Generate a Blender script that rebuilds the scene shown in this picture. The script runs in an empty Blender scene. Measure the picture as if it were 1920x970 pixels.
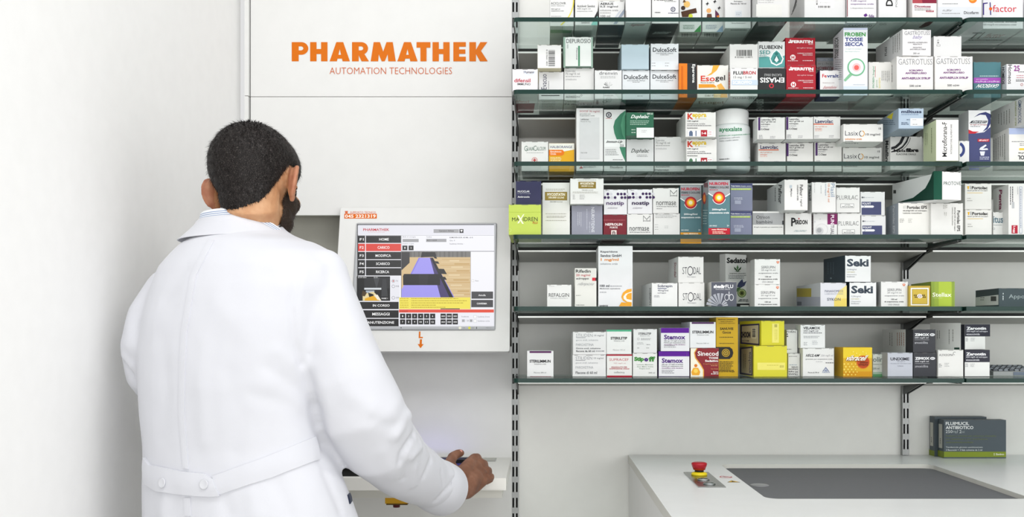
import bpy, bmesh, math, random
from mathutils import Vector, Matrix, noise
from mathutils.bvhtree import BVHTree
from mathutils.geometry import tessellate_polygon
random.seed(7)
SC = bpy.context.scene
COL = SC.collection
PI = math.pi

# ------------------------------------------------------------------ camera
F, VX, VY, ZC = 1824.0, 1020.0, 627.0, 1.27      # focal length and principal point for a 1920 x 970 frame; lens height
cam = bpy.data.cameras.new('camera')
cam.sensor_width = 36.0
cam.lens = F * 36.0 / 1920.0
cam.shift_x = (960.0 - VX) / 1920.0
cam.shift_y = (VY - 485.0) / 1920.0
cam.clip_start = 0.05
camo = bpy.data.objects.new('camera', cam)
camo.location = (0, 0, ZC)
camo.rotation_euler = (PI / 2, 0, 0)
COL.objects.link(camo)
SC.camera = camo

# ------------------------------------------------------------------ light, world, exposure
W = bpy.data.worlds.new('world')
SC.world = W
W.use_nodes = True
bg = W.node_tree.nodes['Background']
bg.inputs[0].default_value = (1.0, 1.0, 1.0, 1)
bg.inputs[1].default_value = 0.66
def area(name, loc, aim, sx, sy, power, col=(1, 1, 1)):
    l = bpy.data.lights.new(name, 'AREA')
    l.shape = 'RECTANGLE'; l.size = sx; l.size_y = sy; l.energy = power; l.color = col
    o = bpy.data.objects.new(name, l)
    o.location = loc
    o.rotation_euler = (Vector(aim) - Vector(loc)).to_track_quat('-Z', 'Y').to_euler()
    COL.objects.link(o)
    return o
area('ceiling_light', (-0.25, 0.75, 3.05), (-0.25, 1.35, 0), 1.6, 0.7, 13)
area('ceiling_light', (1.3, 0.55, 3.05), (1.2, 1.2, 0), 1.4, 0.7, 12)
area('front_fill_light', (1.25, -2.6, 1.30), (0.4, 2.4, 1.05), 3.7, 2.5, 54)  # unseen fill added behind the camera to light the fronts
area('side_fill_light', (3.1, 0.0, 1.7), (-0.8, 1.9, 1.2), 2.2, 2.2, 20)  # added fill from the right, brightens the left wall
SC.view_settings.view_transform = 'Standard'
SC.view_settings.look = 'None'
SC.view_settings.exposure = 0.20
SC.view_settings.gamma = 1.0
SC.view_settings.use_curve_mapping = False

# ------------------------------------------------------------------ helpers: pixels, materials, meshes
def P(x, y, d):
    return Vector(((x - VX) * d / F, d, ZC + (VY - y) * d / F))
def ray(x, y):
    return Vector(((x - VX) / F, 1.0, (VY - y) / F))
CAMP = Vector((0, 0, ZC))
def on_plane(x, y, p0, n):
    r = ray(x, y)
    return CAMP + r * ((p0 - CAMP).dot(n) / r.dot(n))
def lin(c):
    return c / 12.92 if c <= 0.04045 else ((c + 0.055) / 1.055) ** 2.4
def hexlin(h):
    return tuple(lin(int(h[i:i + 2], 16) / 255.0) for i in (0, 2, 4)) + (1.0,)
MATS = {}
def mat(h, rough=0.5, metal=0.0, spec=0.3, bump=0.0, scale=60.0, tag=''):
    """a procedural surface of colour h with a faint noise in tone and relief"""
    key = (h, rough, metal, spec, bump, scale, tag)
    if key in MATS: return MATS[key]
    m = bpy.data.materials.new('paint_' + h if not tag else tag)
    m.use_nodes = True
    nt = m.node_tree; b = nt.nodes['Principled BSDF']
    b.inputs['Roughness'].default_value = rough
    b.inputs['Metallic'].default_value = metal
    b.inputs['Specular IOR Level'].default_value = spec
    tc = nt.nodes.new('ShaderNodeTexCoord'); no = nt.nodes.new('ShaderNodeTexNoise')
    no.inputs['Scale'].default_value = scale; no.inputs['Detail'].default_value = 3
    nt.links.new(tc.outputs['Object'], no.inputs['Vector'])
    rm = nt.nodes.new('ShaderNodeMapRange')
    rm.inputs[3].default_value = 0.97; rm.inputs[4].default_value = 1.03
    nt.links.new(no.outputs['Fac'], rm.inputs[0])
    mx = nt.nodes.new('ShaderNodeVectorMath'); mx.operation = 'SCALE'
    mx.inputs[0].default_value = hexlin(h)[:3]
    nt.links.new(rm.outputs[0], mx.inputs['Scale'])
    nt.links.new(mx.outputs[0], b.inputs['Base Color'])
    if bump:
        bp = nt.nodes.new('ShaderNodeBump'); bp.inputs['Strength'].default_value = bump; bp.inputs['Distance'].default_value = 0.002
        nt.links.new(no.outputs['Fac'], bp.inputs['Height']); nt.links.new(bp.outputs[0], b.inputs['Normal'])
    MATS[key] = m
    return m
def card(h):
    # board is a shade darker than the ink sample
    return mat('%02x%02x%02x' % tuple(int(int(h[i:i + 2], 16) * 0.955) for i in (0, 2, 4)), 0.42, 0, 0.25, 0, 40)
def ink(h): return mat(h, 0.45, 0, 0.2, 0, 90)
def glow(h, s=1.0):
    key = ('glow', h, s)
    if key in MATS: return MATS[key]
    m = bpy.data.materials.new('screen_' + h); m.use_nodes = True
    nt = m.node_tree; nt.nodes.clear()
    out = nt.nodes.new('ShaderNodeOutputMaterial'); e = nt.nodes.new('ShaderNodeEmission'); g = nt.nodes.new('ShaderNodeBsdfGlossy')
    a = nt.nodes.new('ShaderNodeAddShader'); g.inputs['Roughness'].default_value = 0.25; g.inputs['Color'].default_value = (.03, .03, .03, 1)
    e.inputs[0].default_value = hexlin(h); e.inputs[1].default_value = s
    nt.links.new(e.outputs[0], a.inputs[0]); nt.links.new(g.outputs[0], a.inputs[1]); nt.links.new(a.outputs[0], out.inputs[0])
    MATS[key] = m
    return m
def glass_mat(name, tint, refl=1.0):
    m = bpy.data.materials.new(name); m.use_nodes = True
    nt = m.node_tree; nt.nodes.clear()
    out = nt.nodes.new('ShaderNodeOutputMaterial'); t = nt.nodes.new('ShaderNodeBsdfTransparent'); g = nt.nodes.new('ShaderNodeBsdfGlossy')
    mx = nt.nodes.new('ShaderNodeMixShader'); fr = nt.nodes.new('ShaderNodeFresnel'); ge = nt.nodes.new('ShaderNodeNewGeometry')
    io = nt.nodes.new('ShaderNodeMapRange'); io.inputs[3].default_value = 1.45; io.inputs[4].default_value = 1 / 1.45
    nt.links.new(ge.outputs['Backfacing'], io.inputs[0]); nt.links.new(io.outputs[0], fr.inputs[0])
    ml = nt.nodes.new('ShaderNodeMath'); ml.operation = 'MULTIPLY'; ml.inputs[1].default_value = refl
    t.inputs[0].default_value = tint; g.inputs['Roughness'].default_value = 0.02
    nt.links.new(fr.outputs[0], ml.inputs[0]); nt.links.new(ml.outputs[0], mx.inputs[0])
    nt.links.new(t.outputs[0], mx.inputs[1]); nt.links.new(g.outputs[0], mx.inputs[2]); nt.links.new(mx.outputs[0], out.inputs[0])
    return m

class MB:
    """collects faces in world coordinates and links them as one mesh object"""
    def __init__(s): s.v = []; s.f = []; s.m = []; s.mats = []; s.sm = []
    def mi(s, m):
        if m not in s.mats: s.mats.append(m)
        return s.mats.index(m)
    def face(s, pts, m, smooth=False):
        i = len(s.v); s.v += [tuple(p) for p in pts]
        s.f.append(tuple(range(i, i + len(pts)))); s.m.append(s.mi(m)); s.sm.append(smooth)
    def mesh(s, vs, fs, m, smooth=False):
        i = len(s.v); k = s.mi(m); s.v += [tuple(p) for p in vs]
        for f in fs:
            s.f.append(tuple(a + i for a in f)); s.m.append(k); s.sm.append(smooth)
    def hexa(s, c, m, skip=()):
        """c: 8 corners, bottom 0-3 then top 4-7, each front-left, front-right, back-right, back-left"""
        fs = {'bottom': (3, 2, 1, 0), 'top': (4, 5, 6, 7), 'front': (0, 1, 5, 4), 'right': (1, 2, 6, 5), 'back': (2, 3, 7, 6), 'left': (3, 0, 4, 7)}
        mm = m if isinstance(m, dict) else {}
        for k, f in fs.items():
            if k in skip: continue
            s.face([c[i] for i in f], mm.get(k, mm.get('*')) if mm else m)
    def box(s, x0, x1, y0, y1, z0, z1, m, skip=()):
        s.hexa([(x0, y0, z0), (x1, y0, z0), (x1, y1, z0), (x0, y1, z0), (x0, y0, z1), (x1, y0, z1), (x1, y1, z1), (x0, y1, z1)], m, skip)
    def prism(s, poly, ax, a0, a1, m):
        """poly in the two other axes, extruded along axis ax from a0 to a1"""
        def at(p, a):
            q = list(p); q.insert(ax, a); return tuple(q)
        n = len(poly)
        s.face([at(p, a0) for p in poly][::-1], m); s.face([at(p, a1) for p in poly], m)
        for i in range(n):
            j = (i + 1) % n
            s.face([at(poly[i], a0), at(poly[j], a0), at(poly[j], a1), at(poly[i], a1)], m)
    def lathe(s, prof, c, m, n=32, axis=2, smooth=True):
        vs = []; fs = []
        for r, h in prof:
            for i in range(n):
                a = 2 * PI * i / n
                q = [r * math.cos(a), r * math.sin(a)]; q.insert(axis, h)
                vs.append((c[0] + q[0], c[1] + q[1], c[2] + q[2]))
        for k in range(len(prof) - 1):
            for i in range(n):
                j = (i + 1) % n
                fs.append((k * n + i, k * n + j, (k + 1) * n + j, (k + 1) * n + i))
        fs.append(tuple(range(n))[::-1]); fs.append(tuple(range((len(prof) - 1) * n, len(prof) * n)))
        s.mesh(vs, fs, m, smooth)
    def loft(s, rings, m, caps=True, smooth=True):
        n = len(rings[0]); vs = [p for r in rings for p in r]; fs = []
        for k in range(len(rings) - 1):
            for i in range(n):
                j = (i + 1) % n
                fs.append((k * n + i, k * n + j, (k + 1) * n + j, (k + 1) * n + i))
        if caps:
            fs.append(tuple(range(n))[::-1]); fs.append(tuple(range((len(rings) - 1) * n, len(rings) * n)))
        s.mesh(vs, fs, m, smooth)
    def tube(s, pts, rad, m, n=14, ends=True):
        """round limb through pts with a radius per point and rounded ends"""
        pts = [Vector(p) for p in pts]; rings = []
        dirs = []
        for i in range(len(pts)):
            a = pts[max(0, i - 1)]; b = pts[min(len(pts) - 1, i + 1)]
            dirs.append((b - a).normalized())
        u = dirs[0].cross(Vector((0.13, 0.21, 1)))
        if u.length < 0.2: u = dirs[0].cross(Vector((1, 0, 0)))
        us = []
        for d in dirs:                       # carry the frame along so that rings do not twist
            u = (u - d * u.dot(d)).normalized(); us.append(u.copy())
        def ring(c, d, u, r):
            w = d.cross(u)
            return [c + u * (r * math.cos(2 * PI * i / n)) + w * (r * math.sin(2 * PI * i / n)) for i in range(n)]
        if ends:
            for t in (0.25, 0.6, 0.88):
                rings.append(ring(pts[0] - dirs[0] * rad[0] * math.cos(math.asin(t)), dirs[0], us[0], rad[0] * t))
        for p, d, u, r in zip(pts, dirs, us, rad): rings.append(ring(p, d, u, r))
        if ends:
            for t in (0.88, 0.6, 0.25):
                rings.append(ring(pts[-1] + dirs[-1] * rad[-1] * math.cos(math.asin(t)), dirs[-1], us[-1], rad[-1] * t))
        s.loft(rings, m)
    def blob(s, c, r, m, rot=None, n=24):
        vs = []; fs = []; R = rot or Matrix.Identity(3); c = Vector(c)
        k = n // 2
        for j in range(1, k):
            t = PI * j / k
            for i in range(n):
                a = 2 * PI * i / n
                vs.append(c + R @ Vector((r[0] * math.sin(t) * math.cos(a), r[1] * math.sin(t) * math.sin(a), r[2] * math.cos(t))))
        for j in range(k - 2):
            for i in range(n):
                q = (i + 1) % n
                fs.append((j * n + i, (j + 1) * n + i, (j + 1) * n + q, j * n + q))
        fs.append(tuple(range(n))); fs.append(tuple(range((k - 2) * n, (k - 1) * n))[::-1])
        s.mesh(vs, fs, m, True)
    def build(s, name, parent=None, origin=None, bevel=0.0):
        me = bpy.data.meshes.new(name)
        o0 = Vector(origin) if origin is not None else Vector((0, 0, 0))
        base = parent_world(parent) if parent is not None else o0
        me.from_pydata([tuple(Vector(p) - base) for p in s.v], [], s.f)
        for m in s.mats: me.materials.append(m)
        me.polygons.foreach_set('material_index', s.m)
        me.polygons.foreach_set('use_smooth', s.sm)
        me.update()
        o = bpy.data.objects.new(name, me)
        COL.objects.link(o)
        if parent is not None: o.parent = parent
        else: o.location = base
        if bevel:
            b = o.modifiers.new('bevel', 'BEVEL'); b.width = bevel; b.segments = 2; b.limit_method = 'ANGLE'
        return o
def parent_world(p):
    v = Vector((0, 0, 0))
    while p is not None:
        v += p.location; p = p.parent
    return v
def tag(o, label=None, cat=None, group=None, kind=None):
    if label: o['label'] = label
    if cat: o['category'] = cat
    if group: o['group'] = group
    if kind: o['kind'] = kind
    return o
def thing(name, label, cat, loc, group=None):
    o = bpy.data.objects.new(name, None); o.empty_display_size = 0.05
    o.location = loc; COL.objects.link(o)
    return tag(o, label, cat, group)
def frombm(bm, m):
    b = MB(); bm.verts.index_update()
    b.mesh([v.co.copy() for v in bm.verts], [tuple(v.index for v in f.verts) for f in bm.faces], m)
    return b

# ------------------------------------------------------------------ printed matter: everything is flat polygons in photograph pixels, laid on a real face
GLY = {}
def glyphs(s, bold):
    k = (s, bold)
    if k not in GLY:
        c = bpy.data.curves.new('lettering', 'FONT'); c.body = s; c.resolution_u = 2; c.offset = bold
        o = bpy.data.objects.new('lettering', c); me = bpy.data.meshes.new_from_object(o)
        vs = [(v.co.x, v.co.y) for v in me.vertices]; fs = [tuple(p.vertices) for p in me.polygons]
        bpy.data.objects.remove(o); bpy.data.curves.remove(c); bpy.data.meshes.remove(me)
        xs = [v[0] for v in vs] or [0]; ys = [v[1] for v in vs] or [0]
        a, b, c0, d = min(xs), max(xs), min(ys), max(ys)
        vs = [((x - a) / max(b - a, 1e-6), (y - c0) / max(d - c0, 1e-6)) for x, y in vs]
        GLY[k] = (vs, fs)
    return GLY[k]
def t(s, x0, y0, x1, y1, col='222222', rot=0, b=0.012, sh=0.0, f='F'):
    return ('t', f, col, s, x0, y0, x1, y1, rot, b * 0.8 if b > 0 else b, sh)
def r(x0, y0, x1, y1, col, f='F'): return ('p', f, col, [[(x0, y1), (x1, y1), (x1, y0), (x0, y0)]])
def p(pts, col, f='F'): return ('p', f, col, [pts])
def arcpts(cx, cy, rx, ry, a0, a1, n=20):
    return [(cx + rx * math.cos(a0 + (a1 - a0) * i / n), cy + ry * math.sin(a0 + (a1 - a0) * i / n)) for i in range(n + 1)]
def c(cx, cy, rr, col, ry=None, f='F'): return ('p', f, col, [arcpts(cx, cy, rr, ry or rr, 0, 2 * PI, 22)[:-1][::-1]])
def ring(cx, cy, r0, r1, col, a0=0, a1=2 * PI, f='F', k=1.0):
    A = arcpts(cx, cy, r0, r0 * k, a0, a1, 24); B_ = arcpts(cx, cy, r1, r1 * k, a0, a1, 24)
    return ('p', f, col, [[A[i], A[i + 1], B_[i + 1], B_[i]] for i in range(24)])
def ln(x0, y0, x1, n=3, pitch=2.2, h=0.9, col='8a8a8a', f='F', gap=0.25, rag=0.25, seed=None, vert=False):
    """lines of type too small to read: short bars of uneven length"""
    rn = random.Random(int(x0 * 7 + y0 * 13)); out = []
    for k in range(n):
        a = x0; end = x1 - (x1 - x0) * rag * rn.random() * (0 if n == 1 else 1); y = y0 + k * pitch
        while a < end - 0.3:
            w = min(1.2 + 3.4 * rn.random(), end - a)
            q = [(a, y + h), (a + w, y + h), (a + w, y), (a, y)]
            if vert: q = [(x0 + k * pitch, y0 + (px - x0)) if False else (px, py) for px, py in q]
            out.append(q); a += w + 0.75
    return ('p', f, col, out)
def vln(x0, y0, y1, n=3, pitch=2.2, h=0.9, col='8a8a8a', f='F', rag=0.25):
    rn = random.Random(int(x0 * 5 + y0 * 11)); out = []
    for k in range(n):
        a = y0; end = y1 - (y1 - y0) * rag * rn.random(); x = x0 + k * pitch
        while a < end - 0.3:
            w = min(1.2 + 3.4 * rn.random(), end - a)
            out.append([(x, a + w), (x + h, a + w), (x + h, a), (x, a)]); a += w + 0.75
    return ('p', f, col, out)
def code(x0, y0, x1, y1, col='2a2a2a', f='F', horiz=False):
    rn = random.Random(int(x0 * 3 + y0)); out = []; a = x0 if not horiz else y0; e = x1 if not horiz else y1
    while a < e - 0.4:
        w = rn.choice((0.6, 0.9, 1.5)); w = min(w, e - a)
        out.append([(a, y1), (a + w, y1), (a + w, y0), (a, y0)] if not horiz else [(x0, a + w), (x1, a + w), (x1, a), (x0, a)])
        a += w + rn.choice((0.5, 0.8, 1.2))
    return ('p', f, col, out)
def draw(mb, items, faces, mk=ink, base=0.0004, step=0.00012):
    """faces: name -> (point, outward normal)"""
    for i, it in enumerate(items):
        f = it[1]
        if f not in faces: continue
        p0, n = faces[f]
        q0 = p0 + n * (base + step * i)
        m = mk(it[2])
        if it[0] == 'p':
            for poly in it[3]:
                pts = [on_plane(x, y, q0, n) for x, y in poly]
                nn = Vector((0, 0, 0))
                for k in range(len(pts)): nn += (pts[k] - pts[0]).cross(pts[(k + 1) % len(pts)] - pts[0])
                if nn.dot(n) < 0: pts.reverse()
                mb.face(pts, m)
        else:
            _, _, _, s, x0, y0, x1, y1, rot, b, sh = it
            vs, fs = glyphs(s, b); out = []
            for a, q in vs:
                if sh: a = (a + sh * q) / (1 + sh)
                if rot == 0: x, y = x0 + a * (x1 - x0), y1 - q * (y1 - y0)
                elif rot == 90: x, y = x0 + q * (x1 - x0), y0 + a * (y1 - y0)
                elif rot == -90: x, y = x1 - q * (x1 - x0), y1 - a * (y1 - y0)
                else: x, y = x1 - a * (x1 - x0), y0 + q * (y1 - y0)
                out.append(on_plane(x, y, q0, n))
            mb.mesh(out, fs, m)
# ------------------------------------------------------------------ room shell
YW = 2.67                                   # depth of the shelf wall
M_WALL = mat('f1f1f0', 0.7, 0, 0.15, 0.05, 25, 'wall_paint')
M_SHELFWALL = mat('f0f0ec', 0.6, 0, 0.2, 0.04, 25, 'shelf_wall_laminate')
M_CAB = mat('e6e6e4', 0.4, 0, 0.3, 0.0, 20, 'white_lacquer')
M_DARKGAP = mat('1c1c1b', 0.8, 0, 0.1, 0, 20, 'dark_gap')
M_STEEL = mat('989a99', 0.42, 0.9, 0.5, 0.02, 80, 'brushed_steel')
M_NICHE = mat('b6b5ab', 0.5, 0.0, 0.3, 0.0, 30, 'grey_niche_metal')
XL = -0.83
b = MB(); b.box(-0.99, XL, -3.2, 2.66, 0, 3.1, M_WALL); tag(b.build('wall_left', None, (XL, 1, 0)), 'plain white side wall left of the person in the coat', 'wall', kind='structure')
b = MB(); b.box(-0.083, 3.2, YW, YW + 0.1, 0, 3.1, M_SHELFWALL)
tag(b.build('wall_back', None, (1, YW, 0)), 'pale grey wall behind the glass shelves', 'wall', kind='structure')
b = MB(); b.box(-0.99, 3.2, -3.2, 3.3, -0.08, 0, mat('d6d4ce', 0.35, 0, 0.4, 0.02, 8, 'floor_tiles'))
tag(b.build('floor', None, (0, 0, 0)), 'light grey shop floor', 'floor', kind='structure')
b = MB(); b.box(3.2, 3.3, -3.2, 3.3, 0, 3.1, M_WALL); tag(b.build('wall_right', None, (3.2, 0, 0)), 'white wall to the right of the shelving', 'wall', kind='structure')

# ------------------------------------------------------------------ white dispensing robot front
DC = 2.65                                   # face of the cabinet panels
cab = thing('robot_cabinet', 'tall white machine front with orange sign, left of the shelves', 'cabinet', (-0.46, DC, 0))
def xz(x, y, d): q = P(x, y, d); return q.x, q.z
x0 = P(470, 0, DC).x; x1 = P(959.5, 0, DC).x
z181 = P(0, 181.5, DC).z; z389 = P(0, 389, DC).z; zn = P(0, 401, DC).z; zb = P(0, 650, DC).z
b = MB(); b.box(x0, x1, DC, DC + 0.03, z181 + 0.0008, 2.6, M_CAB); up = b.build('upper_panel', cab, bevel=0.001)
b = MB(); b.box(x0, x1, DC, DC + 0.03, zn, z181 - 0.0008, M_CAB); b.build('middle_panel', cab, bevel=0.001)
b = MB(); b.box(x0, x1, DC, DC + 0.03, 0.0, zb, M_CAB); b.build('lower_panel', cab, bevel=0.001)
b = MB(); b.box(x0, x1, DC + 0.005, DC + 0.09, zb, zn, M_NICHE, skip=('front',))
b.box(x0, x1, DC + 0.0, DC + 0.01, zn - 0.004, zn, M_CAB); b.build('recess', cab)
sx0, sx1 = P(458.5, 0, 2.64).x, P(466, 0, 2.64).x
b = MB(); b.box(sx0, sx1, 2.64, 2.75, z181 + 0.001, 2.6, M_CAB); b.build('side_post', cab, bevel=0.001)
b = MB(); b.box(sx0, sx1 - 0.001, 2.64, 2.75, 0, z181 - 0.001, M_CAB); b.build('side_post', cab, bevel=0.001)
b = MB(); b.box(XL - 0.02, x1, DC + 0.21, DC + 0.24, 0, 2.6, M_DARKGAP); b.box(sx1 + 0.0005, x0 - 0.0005, DC + 0.02, DC + 0.2, 0, 2.6, M_DARKGAP); b.build('inner_body', cab)

# sign: heavy geometric capitals built letter by letter
OR = 'd96f02'
def sign_letters():
    items = []
    # left edge px, width px of each capital; top 78.5, bottom 115
    Y0, Y1 = 79.0, 115.0
    def L(x, w, polys):
        for q in polys: items.append(p([(x + a * w, Y0 + q_ * (Y1 - Y0)) for a, q_ in q], OR))
    def bowl(cx, cy, rx, ry, n=14):
        return [(cx + rx * math.sin(PI * i / n), cy - ry * math.cos(PI * i / n)) for i in range(n + 1)]
    def ribbon(o, i_): return [[o[k], o[k + 1], i_[k + 1], i_[k]] for k in range(len(o) - 1)]
    def Pl(x, w, leg):
        L(x, w, [[(0, 0), (.42, 0), (.42, 1), (0, 1)]])
        L(x, w, [[(.42, 0), (.60, 0), (.60, .22), (.42, .22)], [(.42, .43), (.60, .43), (.60, .66), (.42, .66)]])
        L(x, w, ribbon(bowl(.58, .33, .42, .33), bowl(.55, .325, .15, .105)))
        if leg: L(x, w, [[(.42, .60), (.72, .55), (1.06, 1), (.60, 1), (.42, .68)]])
    def H(x, w): L(x, w, [[(0, 0), (.37, 0), (.37, 1), (0, 1)], [(.63, 0), (1, 0), (1, 1), (.63, 1)], [(.37, .36), (.63, .36), (.63, .62), (.37, .62)]])
    def A(x, w): L(x, w, [[(.33, 0), (.50, 0), (.50, .36), (.36, 1), (0, 1)], [(.50, 0), (.67, 0), (1, 1), (.64, 1), (.50, .36)], [(.40, .66), (.60, .66), (.66, .86), (.35, .86)]])
    def M_(x, w): L(x, w, [[(.12, 0), (.36, 0), (.30, 1), (0, 1)], [(.64, 0), (.88, 0), (1, 1), (.70, 1)], [(.12, 0), (.37, 0), (.5, .5), (.5, 1), (.44, 1)], [(.63, 0), (.88, 0), (.56, 1), (.5, 1), (.5, .5)]])
    def T(x, w): L(x, w, [[(0, 0), (1, 0), (1, .29), (0, .29)], [(.28, .29), (.72, .29), (.72, 1), (.28, 1)]])
    def E(x, w): L(x, w, [[(0, 0), (.46, 0), (.46, 1), (0, 1)], [(.46, 0), (1, 0), (1, .24), (.46, .24)], [(.46, .38), (.96, .38), (.96, .61), (.46, .61)], [(.46, .76), (1, .76), (1, 1), (.46, 1)]])
    def K(x, w): L(x, w, [[(0, 0), (.36, 0), (.36, 1), (0, 1)], [(.36, .40), (.60, 0), (.98, 0), (.62, .47), (.36, .60)], [(.36, .46), (.62, .44), (1.0, 1), (.58, 1), (.36, .62)]])
    Pl(547, 31, False); H(581.5, 32.5); A(618, 38); Pl(660, 30, True); M_(695, 47); A(745, 38); T(781, 26); H(811, 32); E(850, 23.5); K(880, 34.5)
    return items
b = MB()
draw(b, sign_letters() + [t('AUTOMATION TECHNOLOGIES', 618, 126.5, 847.5, 139, 'd0601a', b=-0.012)], {'F': (Vector((0, DC, 0)), Vector((0, -1, 0)))}, base=0.0006, step=0.00001)
b.build('sign_lettering', cab)

# ------------------------------------------------------------------ slotted uprights
def upright(xc, label, ztop, zbot):
    w = 0.0185; d0, d1 = 2.655, YW - 0.0005
    th = thing('shelf_upright', label, 'shelf upright', (xc, d1, zbot), 'slotted steel uprights')
    b = MB()
    xs = (xc - w / 2, xc - w / 2 + 0.0022, xc - 0.0026, xc + 0.0026, xc + w / 2 - 0.0022, xc + w / 2)
    for k in (0, 2, 4): b.box(xs[k], xs[k + 1], d0, d1 - 0.001, zbot, ztop, M_STEEL)
    z = zbot
    while z < ztop:
        for k in (1, 3): b.box(xs[k], xs[k + 1], d0 + 0.0003, d1 - 0.001, z, min(z + 0.0155, ztop), M_STEEL)
        z += 0.0423
    b.build('slotted_channel', th)
    b = MB(); b.box(xs[0], xs[5], d1 - 0.001, d1, zbot, ztop, M_DARKGAP); b.build('slot_backing', th)
XPL, XPR = -0.0785, 0.9880
upright(XPL - 0.0005, 'slotted steel upright between the machine front and the shelves', 2.6, 0.4)
upright(XPR, 'slotted steel upright standing behind the joint of the two shelf bays', 2.6, 0.94)

# ------------------------------------------------------------------ glass shelves
ZT = [P(0, y, 2.28).z for y in (32.5, 168, 303, 440, 575, 710)]
GT = 0.0102
M_GLASS = glass_mat('clear_shelf_glass', (0.86, 0.92, 0.90, 1), 0.55)
M_EDGE = mat('1b3630', 0.2, 0, 0.25, 0.0, 30, 'polished_green_glass_edge')
M_EDGE.node_tree.nodes['Principled BSDF'].inputs['Coat Weight'].default_value = 0.0
M_RAIL = mat('9c9c97', 0.42, 0.3, 0.4, 0.0, 30, 'grey_shelf_rail')
M_GAPSHADE = mat('2b2d2c', 0.6, 0, 0.2, 0, 30, 'painted_gap_shade')
M_LIP = mat('d9d9d6', 0.3, 0.6, 0.5, 0, 30, 'bright_rail_lip')
M_BRK = mat('5a5c5b', 0.45, 0.6, 0.4, 0, 60, 'bracket_steel')
NTH = ('top', 'second', 'third', 'fourth', 'fifth', 'lowest')
G0, G1 = 2.28, 2.498
def shelf(k, x0, x1, bay, rl, rr):
    z = ZT[k]
    th = thing('glass_shelf', '%s green-edged glass shelf of the %s bay' % (NTH[k], bay), 'shelf', ((x0 + x1) / 2, G1, z - GT), 'glass shelves of the %s bay' % bay)
    b = MB(); rc = 0.012
    pts = []
    def corner(cx, cy, a0):
        for i in range(6):
            a = a0 + PI / 2 * i / 5; pts.append((cx + rc * math.cos(a), cy + rc * math.sin(a)))
    if rl: corner(x0 + rc, G0 + rc, PI)
    else: pts.append((x0, G0))
    if rr: corner(x1 - rc, G0 + rc, 1.5 * PI)
    else: pts.append((x1, G0))
    pts += [(x1, G1), (x0, G1)]
    n = len(pts)
    e = 0.0012
    b.face([(x, y, z) for x, y in pts], M_GLASS); b.face([(x, y, z - GT) for x, y in pts][::-1], M_GLASS)
    b.face([(x1, G1, z), (x0, G1, z), (x0, G1, z - GT), (x1, G1, z - GT)], M_GLASS)
    b.build('glass_pane', th)
    b = MB()
    for i in range(n):
        if i in (n - 2,): continue
        j = (i + 1) % n; (ax, ay), (bx, by) = pts[i], pts[j]
        b.face([(ax, ay, z - GT), (bx, by, z - GT), (bx, by, z), (ax, ay, z)], M_EDGE, True)
    b.build('polished_edge', th)
    # steel rail that carries the back of the pane
    zt = z - GT - 0.0005; zf = zt - 0.0105; zbk = zf - 0.016
    poly = [(G1 - 0.002, zt), (G1 - 0.002, zf), (YW - 0.016, zbk), (YW - 0.016, zt)]
    b = MB(); b.prism(poly, 0, x0 + 0.006, x1 - 0.006, M_RAIL); b.build('back_rail', th)
    b = MB(); b.box(x0 + 0.006, x1 - 0.006, G1 - 0.006, G1 - 0.0022, zf - 0.0015, zf + 0.0025, M_LIP); b.build('rail_lip', th)
    b = MB(); b.box(x0 + 0.006, x1 - 0.006, G1 - 0.0045, G1 - 0.0022, zf + 0.0027, zt, M_GAPSHADE); b.build('gap_shade_strip', th)  # dark strip added to paint the shade between pane and lip
    for xb in (x0 + 0.0005, x1 - 0.0035):
        if xb > 2: continue
        b = MB(); b.prism([(2.31, zt), (2.31, zt - 0.003), (2.50, zt - 0.006), (2.655, zt - 0.05), (2.655, zt)], 0, xb, xb + 0.003, M_BRK)
        b.build('bracket', th)
GXL, GXM0, GXM1, GXR = P(962, 0, 2.28).x, P(1808, 0, 2.28).x, P(1812, 0, 2.28).x, 2.02
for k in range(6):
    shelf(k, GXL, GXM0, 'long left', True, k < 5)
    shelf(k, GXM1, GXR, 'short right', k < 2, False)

# ------------------------------------------------------------------ conveyor counter
ZT_C = ZC - 0.3310
ct = thing('conveyor_counter', 'white counter with a sunken dark grey belt below the shelves', 'counter', (1.1, 2.0, 0))
CX0, CX1, CY0, CY1 = P(1178, 853, 2.665).x, 2.1, 1.30, 2.667
M_TOP = mat('e8e9e8', 0.28, 0, 0.35, 0.0, 20, 'white_counter_laminate')
M_TOPEDGE = mat('d3d2cb', 0.45, 0, 0.3, 0.0, 20, 'counter_edge_band')
hx0, hx1, hy0, hy1, hr = 0.4475, 0.983, 1.955, 2.474, 0.028
hole = []
for (cx_, cy_, a0) in ((hx0 + hr, hy0 + hr, PI), (hx1 - hr, hy0 + hr, 1.5 * PI), (hx1 - hr, hy1 - hr, 0), (hx0 + hr, hy1 - hr, .5 * PI)):
    for i in range(9): hole.append((cx_ + hr * math.cos(a0 + PI / 2 * i / 8), cy_ + hr * math.sin(a0 + PI / 2 * i / 8)))
outer = [(CX0, CY0), (CX1, CY0), (CX1, CY1), (CX0, CY1)]
tri = tessellate_polygon([[Vector((x, y, 0)) for x, y in outer], [Vector((x, y, 0)) for x, y in hole]])
allp = outer + hole
def updir(f, pts, z):
    a = [Vector((pts[i][0], pts[i][1], z)) for i in f]
    return a if (a[1] - a[0]).cross(a[2] - a[0]).z > 0 else a[::-1]
b = MB(); th_ = 0.022
for f in tri:
    q = updir(f, allp, ZT_C); b.face(q, M_TOP); b.face([v - Vector((0, 0, th_)) for v in q][::-1], M_TOP)
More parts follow.
